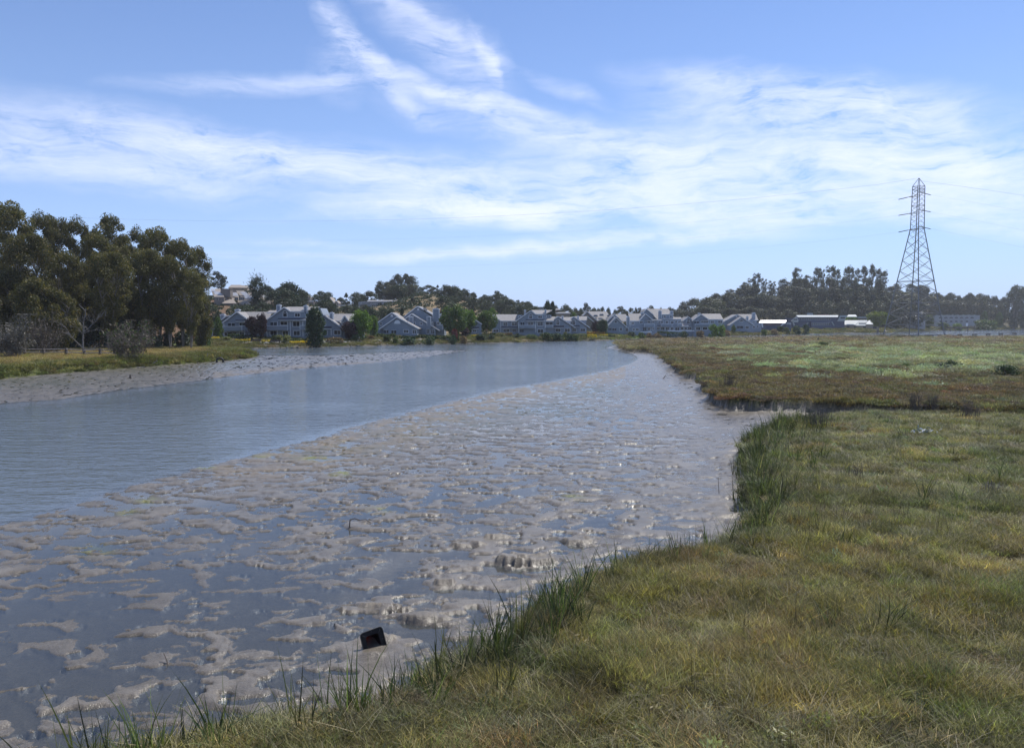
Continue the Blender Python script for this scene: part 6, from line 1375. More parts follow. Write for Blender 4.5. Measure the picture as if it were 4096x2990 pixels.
# ---- buildings on the hills
GU = 'brown shingled townhouses on the left hillside'
def townhouse(label, D, wallpts, slopes, chim, wins, panels, **k):
    h = Building('townhouse', Z2, D, wallpts[0][0], wallpts[0][1], label, M_BRNW, M_TAN, M_BRNR, group=GU)
    h.wall(wallpts, 0, 10)
    for a in slopes: h.slope(*a)
    for (x0, y0, x1, y1, d0) in chim: h.box('chimney', x0, y0, x1, y1, d0, d0 + 3, M_BRNW); h.box('chimney_cap', x0 - 3, y0 - 5, x1 + 3, y0, d0 - .2, d0 + 3.2, M_TAN)
    for a in wins: h.win(*a)
    for a in panels: h.slope(*a, 1.6, .14, M_SOLAR, False, 'roof_panel')
    return h
townhouse('left brown townhouse with a massive square chimney and pale roof panels', 325, [(290, 800), (290, 520), (440, 520), (440, 600), (610, 600), (610, 800)],
    [(290, 440, 522, 230, 400, 400, 0, 9), (410, 625, 620, 430, 580, 560, -1.5, 4.5)], [(388, 398, 530, 520, 3)], [(320, 528, 352, 572), (362, 528, 392, 572), (465, 640, 490, 690), (525, 640, 555, 705), (585, 645, 612, 680, -.01)], [(296, 412, 486, 286, 370, 440, 2.4), (240, 312, 434, 232, 300, 400, 5.5)])
townhouse('middle brown townhouse with a pale framed dormer and long stepped roof', 329, [(610, 800), (610, 600), (850, 640), (850, 800)],
    [(560, 680, 570, 530, 640, 455, 1, 7), (655, 855, 640, 640, 770, 575, -1, 4), (740, 870, 590, 620, 740, 430, 2.2, 9)], [], [(596, 520, 652, 568, .6), (662, 520, 745, 568, .3, 2), (732, 645, 800, 695, -.02)], [(548, 660, 505, 540, 620, 458, 3.4), (760, 905, 545, 735, 850, 492, 4), (725, 815, 495, 680, 770, 446, 6.3)])
townhouse('right brown townhouse with a square chimney at the feet of the feathery tree', 334, [(850, 800), (850, 560), (1060, 560), (1060, 800)], [(840, 1060, 570, 800, 960, 455, 1, 8)], [(855, 440, 992, 550, 3)], [(900, 580, 940, 620), (980, 590, 1010, 630)], [(1000, 1112, 540, 992, 1070, 492, 4)])
h = Building('hill_house', Z2, 480, 640, 395, 'low roofed house on the skyline above the brown townhouses', M_TAN, M_TAN, M_BRNR); h.wall([(510, 420), (510, 378), (790, 378), (790, 420)], 0, 10); h.slope(500, 800, 382, 545, 690, 340, -1, 6); h.slope(690, 810, 384, 700, 790, 348, -1.5, 5); h.win(560, 388, 600, 402); h.win(700, 388, 740, 402)
h = Building('hill_house', Z2, 392, 1700, 600, 'dark house with a pale patio wall right of the broad dark cypress', M_BRNW, M_TAN, M_BRNR); h.wall([(1625, 640), (1625, 520), (1735, 520), (1735, 590), (1790, 590), (1790, 640)], 0, 8); h.edge_roof([(1610, 530), (1640, 470), (1720, 545)], 1, 8); h.win(1640, 535, 1665, 570); h.win(1690, 545, 1720, 575); h.box('patio_wall', 1640, 575, 1790, 588, -2, -1.7, M_WHITE); h.box('chimney', 1675, 440, 1690, 520, 3, 4.2, M_BRNW)
h = Building('hill_house', Z3, 400, 100, 650, 'tan house with an arched window below the skyline trees at the left', M_TAN, M_WHITE, M_BRNR); h.wall([(30, 690), (30, 560), (65, 530), (130, 600), (130, 690)], 0, 8); h.edge_roof([(22, 568), (65, 524), (138, 608)], 0, 8); h.arch(38, 545, 78, 585); h.wall([(135, 690), (135, 612), (170, 585), (205, 615), (205, 690)], 2, 6); h.edge_roof([(130, 618), (170, 578), (212, 620)], 2, 6); h.box('deck', 195, 640, 300, 650, -2, 2, M_WHITE); h.win(150, 625, 175, 650, 2, 0)
h = Building('apartment_block', Z3, 420, 850, 680, 'white balconied apartment block on stilts on the hillside', M_GRYW, M_WHITE, M_ROOF, cat='building')
h.wall([(505, 645), (505, 590), (640, 586), (640, 645)], 3, 9, ground=False); h.wall([(640, 668), (640, 588), (1215, 584), (1215, 668)], 0, 9, ground=False); h.slope(632, 1052, 590, 650, 1045, 574, -1.2, 6, .3); h.slope(1045, 1225, 592, 1070, 1190, 570, -1.4, 5, .3)
for a in ((548, 597, 622, 616, 3), (700, 598, 760, 614), (705, 636, 790, 655), (880, 596, 970, 612), (875, 636, 970, 655), (1055, 596, 1120, 612), (1055, 632, 1125, 655), (1150, 600, 1170, 650)): h.win(*a)
for a in ((695, 617, 800, 631), (870, 614, 972, 630), (1045, 616, 1132, 632), (695, 655, 800, 670), (870, 655, 972, 669), (545, 612, 625, 622)): h.balcony(*a, d0=3 if a[0] < 600 else 0)
for x in (660, 760, 860, 960, 1060, 1160):
    a = h.P(x, 668, 1); MB().box(a[0] - .2, a[0] + .2, h.D + 1, h.D + 1.4, h.gz - 2, a[2]).build('stilt', M_GRYW, h.o)
h = Building('hill_villa', Z3, 430, 1540, 690, 'left flat hip roofed villa with a wide eave on the hillside', M_GRYW, M_LROOF, M_ROOFL); h.wall([(1395, 700), (1395, 612), (1690, 612), (1690, 700)], 0, 10); h.slope(1348, 1745, 614, 1480, 1600, 588, -2.2, 7, .3); h.win(1508, 616, 1562, 642, 0, 2); h.win(1638, 618, 1692, 672, -.01, 2); h.win(1420, 620, 1470, 650)
h = Building('hill_villa', Z3, 452, 1940, 650, 'right flat hip roofed villa half hidden in trees on the hillside', M_BRNW, M_LROOF, M_ROOFL); h.wall([(1840, 680), (1840, 612), (2050, 612), (2050, 680)], 0, 9); h.slope(1810, 2085, 614, 1870, 1980, 594, -2, 6, .3); h.win(1870, 620, 1930, 636); h.win(1960, 620, 2020, 636)
h = Building('block_house', Z4, 455, 1260, 735, 'grey flat roofed block house on the hill above the high gable', M_GRYW, M_WHITE, M_LROOF, cat='building'); h.wall([(1118, 745), (1118, 676), (1412, 672), (1412, 745)], 0, 10); h.box('flat_roof', 1108, 668, 1420, 678, -.8, 10, M_ROOFL)
for x in (1140, 1190, 1240, 1300, 1350): h.win(x, 705, x + 34, 722, 0, 0)
h = Building('hill_house', Z4, 440, 1620, 760, 'pale low house roof right of the two dark upright trees', M_TAN, M_WHITE, M_ROOFL); h.wall([(1590, 800), (1590, 715), (1660, 715), (1660, 800)], 0, 8); h.slope(1578, 1668, 716, 1600, 1650, 700, -1, 4); h.wall([(1600, 800), (1600, 765), (1810, 765), (1810, 800)], -20, 8, mat=M_TAN); h.slope(1590, 1820, 768, 1640, 1800, 755, -21, 4, .3, M_ROOFL)
h = Building('hill_house', Z8, 866, 760, 1225, 'dark flat roofed house on the hill right of the pylon', M_BRNW, M_TAN, M_BRNW); h.wall([(695, 1240), (695, 1200), (815, 1200), (815, 1240)], 0, 10); h.slope(682, 826, 1202, 720, 790, 1190, -2, 6, .4, M_BRNW); h.win(710, 1208, 750, 1222); h.win(765, 1208, 805, 1222)
h = Building('terrace_house', Z7, 662, 1600, 700, 'long thin roofed house with stacked decks on top of the right hill', M_BRNW, M_TAN, M_BRNR)
h.wall([(1420, 740), (1420, 660), (1790, 655), (1790, 740)], 0, 8); h.box('flat_roof', 1405, 652, 1800, 660, -1.5, 8, M_BRNR); h.box('deck', 1400, 690, 1760, 697, -2, -.01, M_BRNR); h.box('deck', 1400, 715, 1700, 722, -3, -.01, M_BRNR)
for x in (1450, 1530, 1610, 1690): h.win(x, 664, x + 50, 684, 0, 1)
# ================================================================== PYLON AND LINES
M_STEEL = plain('galvanised_steel', (.20, .21, .22), .5, metal=.5, var=.15, scale=.5)
M_INS = plain('insulator', (.09, .08, .08), .4)
M_WIRE = plain('wire', (.12, .12, .13), .5, metal=.3)
M_WOOD = plain('weathered_timber', (.115, .095, .078), .9, var=.3, scale=3)
M_WOODP = plain('pale_timber', (.34, .30, .26), .9, var=.3, scale=3)
PD = 292.0
pb = at_depth(*Z8(354, 1535), PD); pb[2] = ground_z(pb[0], PD) - .1
KP = PD / FPX / Z8.k
def ph(y): return (1535 - y) * KP
def pcorner(i, h):
    """leg line: straight taper to the waist, then near parallel"""
    hw, ht = ph(548), ph(165)
    a = 10.0 + (2.2 - 10.0) * h / hw if h <= hw else 2.2 + (1.95 - 2.2) * (h - hw) / (ht - hw)
    b = a * .34
    return np.array([(-b, -a), (a, -b), (b, a), (-a, b)][i] + (h,)) + pb
py = thing('power_pylon', tuple(pb), 'tall steel lattice pylon standing on the marsh at the right', 'pylon')
apex = np.array((0, 0, ph(92))) + pb
for i in range(4):
    m = MB(); m.tube(pcorner(i, -.5), pcorner(i, ph(548)), .20, .17, 6); m.tube(pcorner(i, ph(548)), pcorner(i, ph(165)), .15, .13, 6); m.tube(pcorner(i, ph(165)), apex, .11, .09, 5)
    m.build('leg', M_STEEL, py)
lev = [0, ph(1415), ph(1310), ph(1215), ph(1110), ph(1020), ph(925), ph(830), ph(740), ph(655), ph(595), ph(548), ph(500), ph(455), ph(415), ph(378), ph(340), ph(300), ph(260), ph(225), ph(195), ph(165)]
for k in range(len(lev) - 1):
    m = MB(); r_ = .075 if k < 9 else .05
    for i in range(4):
        j = (i + 1) % 4; a0, a1, b0, b1 = pcorner(i, lev[k]), pcorner(i, lev[k + 1]), pcorner(j, lev[k]), pcorner(j, lev[k + 1])
        m.tube(a0, b1, r_, n=4); m.tube(b0, a1, r_, n=4)
        if k in (0, 1, 2, 4, 10, 15, 19, 20): m.tube(a1, b1, r_ * 1.2, n=4)
    m.build('bracing', M_STEEL, py)
STR = []
for y0, yr, yl, yre, yle in ((225, 208, 250, 228, 270), (385, 370, 402, 383, 416), (545, 522, 552, 540, 570)):
    h0 = ph((yr + yl) / 2)
    for sgn, xs, xe, ys, ye in ((1, 428, 510, yr, yre), (-1, 300, 216, yl, yle)):
        a = at_depth(*Z8(xs, ys), PD - 1.0 * sgn); b = at_depth(*Z8(xe, ye), PD - 3.2 * sgn); c0 = pcorner(1 if sgn > 0 else 3, ph((ys)))
        MB().tube(c0, a, .13, .10, 5).tube(pcorner(0 if sgn > 0 else 2, ph(ys)), a, .09, .08, 4).tube(pcorner(2 if sgn > 0 else 0, ph(ys)), a, .09, .08, 4).build('cross_arm', M_STEEL, py)
        MB().tube(a, b, .15, .15, 6).build('insulator', M_INS, py); STR.append((sgn, b))
def wire(pts, label, D0, D1, start=None):
    top = label.startswith('topmost')
    """a hanging wire through photograph points (2263-wide pixels), distance running from D0 to D1"""
    P = np.array(pts, float); xs = P[:, 0]; co = np.polyfit(xs, P[:, 1], min(2, len(P) - 1)); n = 26
    xx = np.linspace(xs[0], xs[-1], n); Q = []
    for i, x in enumerate(xx):
        t = i / (n - 1); D = 1 / ((1 - t) / D0 + t / D1); Q.append(at_depth(x * 1.81, np.polyval(co, x) * 1.81, D))
    if start is not None: Q[0] = np.array(start)
    m = MB()
    for a, b in zip(Q[:-1], Q[1:]): m.tube(a, b, .024 if top else .011, n=4)
    o = m.build('power_line', M_WIRE, None, origin=tuple(Q[0])); tag(o, label, 'power line', 'power lines of the pylon')
wire([(2021, 398), (1240, 468), (880, 488), (480, 487), (-60, 470)], 'topmost wire running left from the tip of the pylon', PD, 460, apex)
for (sg, b), pts, l in zip([s_ for s_ in STR if s_[0] < 0], ([(1985, 441), (1240, 512), (860, 530), (460, 529), (-60, 512)], [(1985, 476), (1240, 546), (860, 563), (460, 560), (-60, 540)], [(1985, 513), (1240, 578), (860, 592), (460, 589), (-60, 570)]),
                            ('highest of the three wires running left from the pylon insulators', 'middle one of the three wires running left from the pylon insulators', 'lowest of the three wires running left from the pylon insulators')):
    wire(pts, l, PD + 3, 460, b)
wire([(2021, 398), (2140, 414), (2340, 444)], 'topmost wire running right from the tip of the pylon', PD, 255, apex)
for (sg, b), pts, l in zip([s_ for s_ in STR if s_[0] > 0], ([(2056, 431), (2180, 452), (2340, 482)], [(2056, 468), (2180, 492), (2340, 525)], [(2056, 505), (2180, 530), (2340, 562)]),
                            ('highest of the three wires running right from the pylon insulators', 'middle one of the three wires running right from the pylon insulators', 'lowest of the three wires running right from the pylon insulators')):
    wire(pts, l, PD - 3, 255, b)
# ---- boardwalk on trestles, landing stage, marsh posts
def boardwalk():
    xs = [(330, 278), (475, 281), (515, 283), (598, 287), (650, 290), (778, 300), (912, 310), (1038, 320), (1155, 330), (1280, 340), (1400, 350)]
    pts = [at_depth(*Z8(x, 1506 - (x - 330) * .006), D) for x, D in xs]; zt = 1.95
    o = thing('boardwalk', tuple(pts[0] * (1, 1, 0) + (0, 0, 1)), 'low dark timber boardwalk on cross braced trestles at the foot of the pylon', 'boardwalk')
    m = MB()
    for a, b in zip(pts[:-1], pts[1:]):
        d = (b - a)[:2]; d = d / np.linalg.norm(d); nrm = np.array((-d[1], d[0])) * .45
        m.prism([(a[0] - nrm[0], a[1] - nrm[1], zt), (b[0] - nrm[0], b[1] - nrm[1], zt), (b[0] + nrm[0], b[1] + nrm[1], zt), (a[0] + nrm[0], a[1] + nrm[1], zt)], (0, 0, .14))
    m.build('walkway', M_WOOD, o)
    for p in pts[:-1]:
        z0 = ground_z(p[0], p[1]) - .3; w = .75; m = MB(); x, y = p[0], p[1]
        for s_ in (-1, 1): m.box(x + s_ * w - .09, x + s_ * w + .09, y - .09, y + .09, z0, zt - .01)
        m.box(x - w - .15, x + w + .15, y - .1, y + .1, zt - .25, zt - .012); m.tube((x - w, y - .12, z0 + .4), (x + w, y - .12, zt - .25), .07, n=4); m.tube((x + w, y - .12, z0 + .4), (x - w, y - .12, zt - .25), .07, n=4)
        m.build('trestle', M_WOOD, o)
boardwalk()
def landing():
    D = 606; a = at_depth(*Z8(682, 1446), D); b = at_depth(*Z8(920, 1438), D); o = thing('landing_stage', (a[0], D, 0), 'dark timber landing stage on piles in the far water right of the pylon', 'jetty')
    MB().box(a[0], b[0], D, D + 4, b[2] - 1.3, b[2]).build('deck', M_WOOD, o)
    for x in (690, 735, 780, 850, 912): p = at_depth(*Z8(x, 1450), D); MB().tube((p[0], D - .25, -1), (p[0], D - .25, b[2] + (1.2 if x > 800 else 0)), .42, n=7).build('pile', M_WOOD, o)
    p = at_depth(*Z8(838, 1432), D); q = at_depth(*Z8(838, 1402), D); MB().box(p[0] - .7, p[0] + .7, D - .9, D - .6, p[2], q[2]).build('white_board', M_WHITE, o)
landing()
for i, (sx, hgt) in enumerate([(2790, 10), (2843, 8), (2896, 9), (3001, 9), (3108, 10), (3164, 7), (3217, 10), (3272, 13), (3325, 6), (3380, 10), (3436, 7), (3494, 9)]):
    p = at_depth(sx, 1366 - i * .6, 221); z0 = ground_z(p[0], 221); r_ = .15 + .03 * (i % 3)
    o = MB().tube((p[0], 221, z0 - .4), (p[0] + .04 * (i % 2), 221, z0 + hgt * .078 + .25), r_, r_ * .85, 6).build('marsh_post', M_WOOD, None, origin=(p[0], 221, z0))
    tag(o, '%s weathered post in the far marsh line, counted from the river' % ['first', 'second', 'third', 'fourth', 'fifth', 'sixth', 'seventh', 'eighth and thickest', 'ninth and shortest', 'tenth', 'eleventh', 'last'][i], 'post', 'line of posts across the far marsh')
# ---- rail fence on the left bank
def rail_fence():
    D = 124; xs = [-20, 60, 180, 320, 487, 620, 735, 840]; P = [at_depth(*Z1(x, 1210), D) for x in xs]
    for p in P: p[2] = ground_z(p[0], D)
    o = thing('rail_fence', tuple(P[3]), 'weathered two rail timber fence on the left bank in front of the grove', 'fence')
    for p in P: MB().box(p[0] - .17, p[0] + .17, D - .14, D + .14, p[2] - .3, p[2] + 1.3).build('fence_post', M_WOOD, o)
    for a, b in zip(P[:-1], P[1:]):
        for h_ in (.62, 1.1): MB().tube((a[0] + .1, D - .2, a[2] + h_), (b[0] - .1, D - .2, b[2] + h_), .085, n=5).build('rail', M_WOODP, o)
rail_fence()
# ================================================================== SHORE GARDENS
def leafbox(name, zc, x0, x1, top, base, D, depth, label, mat, cat, leaf=.24, group=None, flat=False, dens=60):
    a = at_depth(*zc(x0, top), D); b = at_depth(*zc(x1, top), D); w = b[0] - a[0]; cx_ = (a[0] + b[0]) / 2; z0 = ground_z(cx_, D); h = max(.35, (base - top) / zc.k / FPX * D)
    z0 = max(z0, a[2] - h - .8); r = np.random.default_rng(int(x0 * 7 + top)); n = int(max(160, min(2600, (w * h + w * depth) * dens)))
    u = r.random((n, 3)); f = r.integers(0, 3, n); s_ = np.where(r.random(n) < .5, 0.0, 1.0); u[f == 0, 0] = s_[f == 0]; u[f == 1, 1] = 0 * s_[f == 1]; u[f == 2, 2] = 1
    lump = 1 + .10 * np.sin(u[:, 0] * w * 1.3 + x0) + .07 * r.normal(size=n)
    P = np.stack([(u[:, 0] - .5) * w, u[:, 1] * depth, u[:, 2] * h * lump], 1) + r.normal(0, .07, (n, 3)); U = unit(r.normal(size=(n, 3))); Wv = unit(np.cross(U, r.normal(size=(n, 3)) + np.array((0, -.6, .6))))
    V = quads_at(P, U, Wv, leaf * (.6 + .8 * r.random(n)), .5)
    me = fast_mesh(name, V, np.arange(4 * n).reshape(-1, 4)); o = link_mesh(name, me, mat); o.location = (cx_, D, z0 - .05)
    tag(o, label, cat, group)
for z, x0, x1, t, b, D, m, l in (
    (Z2, 490, 700, 1085, 1142, 213, M_GRN2, 'light clipped hedge under the balcony of the leftmost house'), (Z2, 695, 850, 1092, 1145, 213, M_DARKG, 'dark clipped hedge below the purple trees'), (Z2, 1440, 1640, 1110, 1142, 212, M_GRN2, 'low hedge below the large arched window house'),
    (Z3, 780, 1050, 1076, 1132, 240, M_GRN2, 'long clipped hedge at the left in front of the double gable house'), (Z3, 1085, 1345, 1078, 1115, 241, M_GRN2, 'upper hedge in front of the double gable house'), (Z3, 1150, 1352, 1092, 1140, 238, M_DARKG, 'lower dark hedge in front of the double gable house'),
    (Z3, 1365, 1672, 1086, 1140, 243, M_DARKG, 'dark clipped hedge in front of the triple gable house'), (Z3, 1688, 2010, 1078, 1140, 244, M_GRN2, 'clipped hedge at the right corner of the triple gable house'), (Z4, 620, 935, 1052, 1085, 274, M_BRN, 'reddish hedge below the long grey roof'),
    (Z4, 612, 690, 1068, 1102, 272, M_DARKG, 'short dark hedge right of the round green tree'), (Z4, 820, 1080, 1090, 1108, 272, M_DARKG, 'low dark hedge below the wide house with the high gable'), (Z5, 185, 450, 1020, 1050, 306, M_ORG, 'orange hedge left of the low front gable on the right'),
    (Z5, 330, 600, 1066, 1082, 303, M_DARKG, 'low dark hedge before the low front gable on the right'), (Z5, 1172, 1410, 1016, 1040, 332, M_GRN2, 'light hedge in front of the tallest house of the right row'), (Z5, 1400, 1640, 1030, 1090, 326, M_DARKG, 'dark spreading hedge below the tallest house of the right row')):
    leafbox('hedge', z, x0, x1, t, b, D, 1.2, l, m, 'hedge', group='hedges of the waterfront gardens')
for z, x0, x1, t, b, D, m, l in (
    (Z2, 130, 335, 1154, 1182, 209, M_YEL, 'yellow flower bed at the left end of the gardens'), (Z2, 600, 820, 1148, 1168, 209, M_YEL, 'yellow flower bed below the purple trees, left part'), (Z2, 830, 1000, 1144, 1164, 209, M_YEL, 'yellow flower bed below the purple trees, middle part'), (Z2, 1015, 1115, 1140, 1160, 209, M_YEL, 'short yellow flower bed right below the purple trees'),
    (Z2, 1430, 1720, 1145, 1168, 208, M_YEL, 'long yellow flower bed left of the dark upright tree'), (Z4, 325, 432, 1055, 1082, 262, M_YEL, 'yellow flower bed left of the round green tree'), (Z4, 1870, 2062, 1045, 1078, 284, M_PALE, 'pale yellow bed below the two alike gables'), (Z4, 2080, 2212, 1055, 1088, 284, M_YEL, 'yellow bed right below the two alike gables'),
    (Z5, 380, 492, 1054, 1074, 303, M_YEL, 'small yellow bed in front of the low front gable on the right'), (Z3, 30, 250, 1098, 1160, 214, M_BRN, 'russet bed right of the dark upright tree')):
    leafbox('flower_bed', z, x0, x1, t, b, D, 1.6, l, m, 'flower bed', .2, 'flower beds of the waterfront gardens')
SH = [(Z2, 370, 1100, 90, 211, M_GRN2, 'dark green shrub between the left flower bed and the light hedge'), (Z2, 470, 1112, 170, 208, M_PALE, 'spiky yellow green clump in front of the light clipped hedge'), (Z2, 1190, 1090, 120, 209, M_GRN2, 'green spiky shrub left of the yellow variegated pair'), (Z2, 1280, 1084, 150, 210, M_PALE, 'left yellow variegated shrub below the large arched window house'),
      (Z2, 1380, 1088, 150, 209, M_PALE, 'right yellow variegated shrub below the large arched window house'), (Z2, 1860, 1130, 110, 206, M_BRN, 'brownish shrub right of the dark upright tree'), (Z2, 60, 1050, 170, 214, M_MID, 'green shrub at the left corner of the leftmost house'), (Z2, 190, 1125, 100, 208, M_BRN, 'brown low shrub behind the left yellow bed'), (Z2, 760, 1225, 150, 200, M_BRN, 'low brown marsh shrub on the shore below the purple trees'),
      (Z3, 450, 1090, 140, 222, M_DARKG, 'dark shrub below the low purple tree'), (Z3, 690, 1095, 130, 232, M_BRN, 'brown shrub right of the bright yellow green tree'), (Z3, 945, 1090, 150, 228, M_GRN2, 'round spiky shrub before the left hedge of the double gable house'), (Z3, 1070, 1125, 110, 226, M_MID, 'small round shrub below the double gable house'), (Z3, 1250, 1128, 260, 226, M_DARKG, 'wide dark shrub above the stones below the double gable house'),
      (Z3, 1580, 1110, 210, 228, M_DARKG, 'dark shrub above the stones below the triple gable house'), (Z3, 1935, 1100, 170, 234, M_DARKG, 'dark shrub at the right end of the pale stones'), (Z3, 2080, 1100, 150, 240, M_BRN, 'brown shrub left of the small left gable house'),
      (Z4, 480, 1075, 220, 252, M_DARKG, 'dark ground shrub on the slope left of the round green tree'), (Z4, 620, 1085, 200, 256, M_DARKG, 'dark ground shrub on the slope below the round green tree'), (Z4, 760, 1058, 170, 266, M_PALE, 'pale yellow shrub below the long grey roof'), (Z4, 1015, 1070, 130, 264, M_DARKG, 'round dark shrub below the long balcony'), (Z4, 1230, 1078, 210, 268, M_MID, 'green shrub in front of the wide house with the high gable'),
      (Z4, 1440, 1050, 230, 270, M_GRN2, 'large green shrub left below the two alike gables'), (Z4, 1600, 1062, 270, 272, M_DARKG, 'large dark shrub below the left one of the two alike gables'), (Z4, 1790, 1068, 220, 274, M_DARKG, 'dark shrub below the right one of the two alike gables'), (Z4, 1745, 1040, 80, 286, M_PALE, 'small pale shrub between the two alike gables'), (Z4, 1900, 1085, 120, 274, M_MID, 'low green shrub at the lawn edge'),
      (Z5, 850, 1040, 150, 316, M_DARKG, 'dark shrub in front of the garden wall'), (Z5, 1000, 1050, 120, 314, M_MID, 'small green shrub in front of the garden wall'), (Z5, 1120, 1060, 140, 314, M_BRN, 'brown shrub below the plain gable house on the right'), (Z5, 1240, 1065, 190, 314, M_BRN, 'wide brown shrub below the plain gable house on the right'), (Z5, 1650, 1035, 170, 332, M_DARKG, 'dark shrub left below the balcony house'), (Z5, 1900, 1022, 160, 336, M_BRN, 'brown shrub below the balcony house'),
      (Z6, 600, 1015, 160, 372, M_MID, 'green shrub left of the last gable house'), (Z6, 780, 1020, 140, 378, M_BRN, 'brownish shrub in front of the last gable house'), (Z6, 1350, 1005, 110, 398, M_MID, 'small green shrub right of the last gable house'), (Z6, 1500, 1000, 130, 410, M_BRN, 'brown shrub in front of the blazing white roof building'), (Z7, 800, 1175, 160, 508, M_MID, 'low green shrub in front of the long blue building'), (Z7, 1050, 1170, 90, 512, M_GREEN, 'small bright shrub at the left end of the low white roofs'),
      (Z8, 620, 1395, 120, 660, M_MID, 'green shrub in front of the grey office'), (Z8, 760, 1405, 110, 655, M_GREEN, 'bright green shrub in front of the grey office'), (Z8, 1000, 1370, 180, 700, M_MID, 'broad green shrub right of the grey office'), (Z8, 1080, 1380, 120, 700, M_MID, 'green shrub further right of the grey office'), (Z8, 1010, 1420, 130, 690, M_GRN2, 'low dark shrub on the far right shore')]
for z, x, t, w, D, m, l in SH: plant('shrub', 'garden_shrub', z, x, t, w, D, l, m, 'shrubs along the far shore', cat='shrub')
for x0, x1, l in ((830, 990, 'left dark low timber bench by the shore below the purple trees'), (1120, 1285, 'right dark low timber bench by the shore below the large house')):
    a = at_depth(*Z2(x0, 1180), 206); b = at_depth(*Z2(x1, 1180), 206); z0 = ground_z((a[0] + b[0]) / 2, 206); o = thing('bench', ((a[0] + b[0]) / 2, 206, z0), l, 'bench', 'timber benches by the shore')
    MB().box(a[0], b[0], 205.7, 206.3, z0 + .42, z0 + .52).build('seat', M_WOOD, o); MB().box(a[0], b[0], 206.32, 206.4, z0 + .5, z0 + .95).build('backrest', M_WOOD, o)
    for X in (a[0] + .2, b[0] - .3): MB().box(X, X + .12, 205.75, 206.3, z0 - .1, z0 + .418).build('leg', M_WOOD, o)
# ---- stones of the shore
def rocks(name, n, seed, sel, size, col, r0=180, r1=560, a0=-24, a1=36):
    r = np.random.default_rng(seed); x, y = cand(n * 22, r0, r1, a0, a1, seed); g = ground_height(x, y); px_, py_ = photo_xy(x, y, g['z']); k = sel(g, px_, r); x, y, z = x[k][:n], y[k][:n], g['z'][k][:n]
    base = np.array([(0, 0, 1), (.9, 0, .4), (.28, .85, .4), (-.72, .53, .4), (-.72, -.53, .4), (.28, -.85, .4), (.72, .53, -.4), (-.28, .85, -.4), (-.9, 0, -.4), (-.28, -.85, -.4), (.72, -.53, -.4), (0, 0, -1)])
    F0 = np.array([(0, 1, 2), (0, 2, 3), (0, 3, 4), (0, 4, 5), (0, 5, 1), (1, 6, 2), (2, 7, 3), (3, 8, 4), (4, 9, 5), (5, 10, 1), (2, 6, 7), (3, 7, 8), (4, 8, 9), (5, 9, 10), (1, 10, 6), (11, 7, 6), (11, 8, 7), (11, 9, 8), (11, 10, 9), (11, 6, 10)])
    V = []; F = []
    for i in range(len(x)):
        s_ = size * (.5 + 1.1 * r.random() ** 2); v = base * (1 + .25 * r.normal(size=(12, 1))) * s_ * np.array((1.2, 1, .7)); V.append(v + np.array((x[i], y[i], z[i] + .1 * s_))); F.append(F0 + 12 * i)
    if not V: return
    me = fast_mesh(name, np.concatenate(V), np.concatenate(F)); tag(link_mesh(name, me, col), kind='stuff')
M_STONE = plain('pale_stone', (.34, .325, .305), .85, var=.35, scale=.9); M_STONED = plain('dark_stone', (.13, .12, .105), .85, var=.4, scale=.9)
rocks('shore_stones', 2000, 201, lambda g, p, r: (g['sL'] > 6.0) & (g['sL'] < 8.8) & (p > 960) & (p < 1800) & (r.random(len(p)) < .9), .30, M_STONE, 190, 260)
rocks('shore_stones', 420, 202, lambda g, p, r: (g['sL'] > 2) & (g['sL'] < 9) & (p > 3380) & (p < 3700), .75, M_STONE, 470, 640)
rocks('shore_stones', 260, 203, lambda g, p, r: (g['sL'] > .2) & (g['sL'] < 5) & (p > 3110) & (p < 3240), .6, M_STONED, 400, 500)
rocks('waterline_stones', 1300, 204, lambda g, p, r: (g['sL'] > -.2) & (g['sL'] < 1.6) & (g['leftw'] < .5) & (p < 3000), .30, M_STONED, 180, 400)
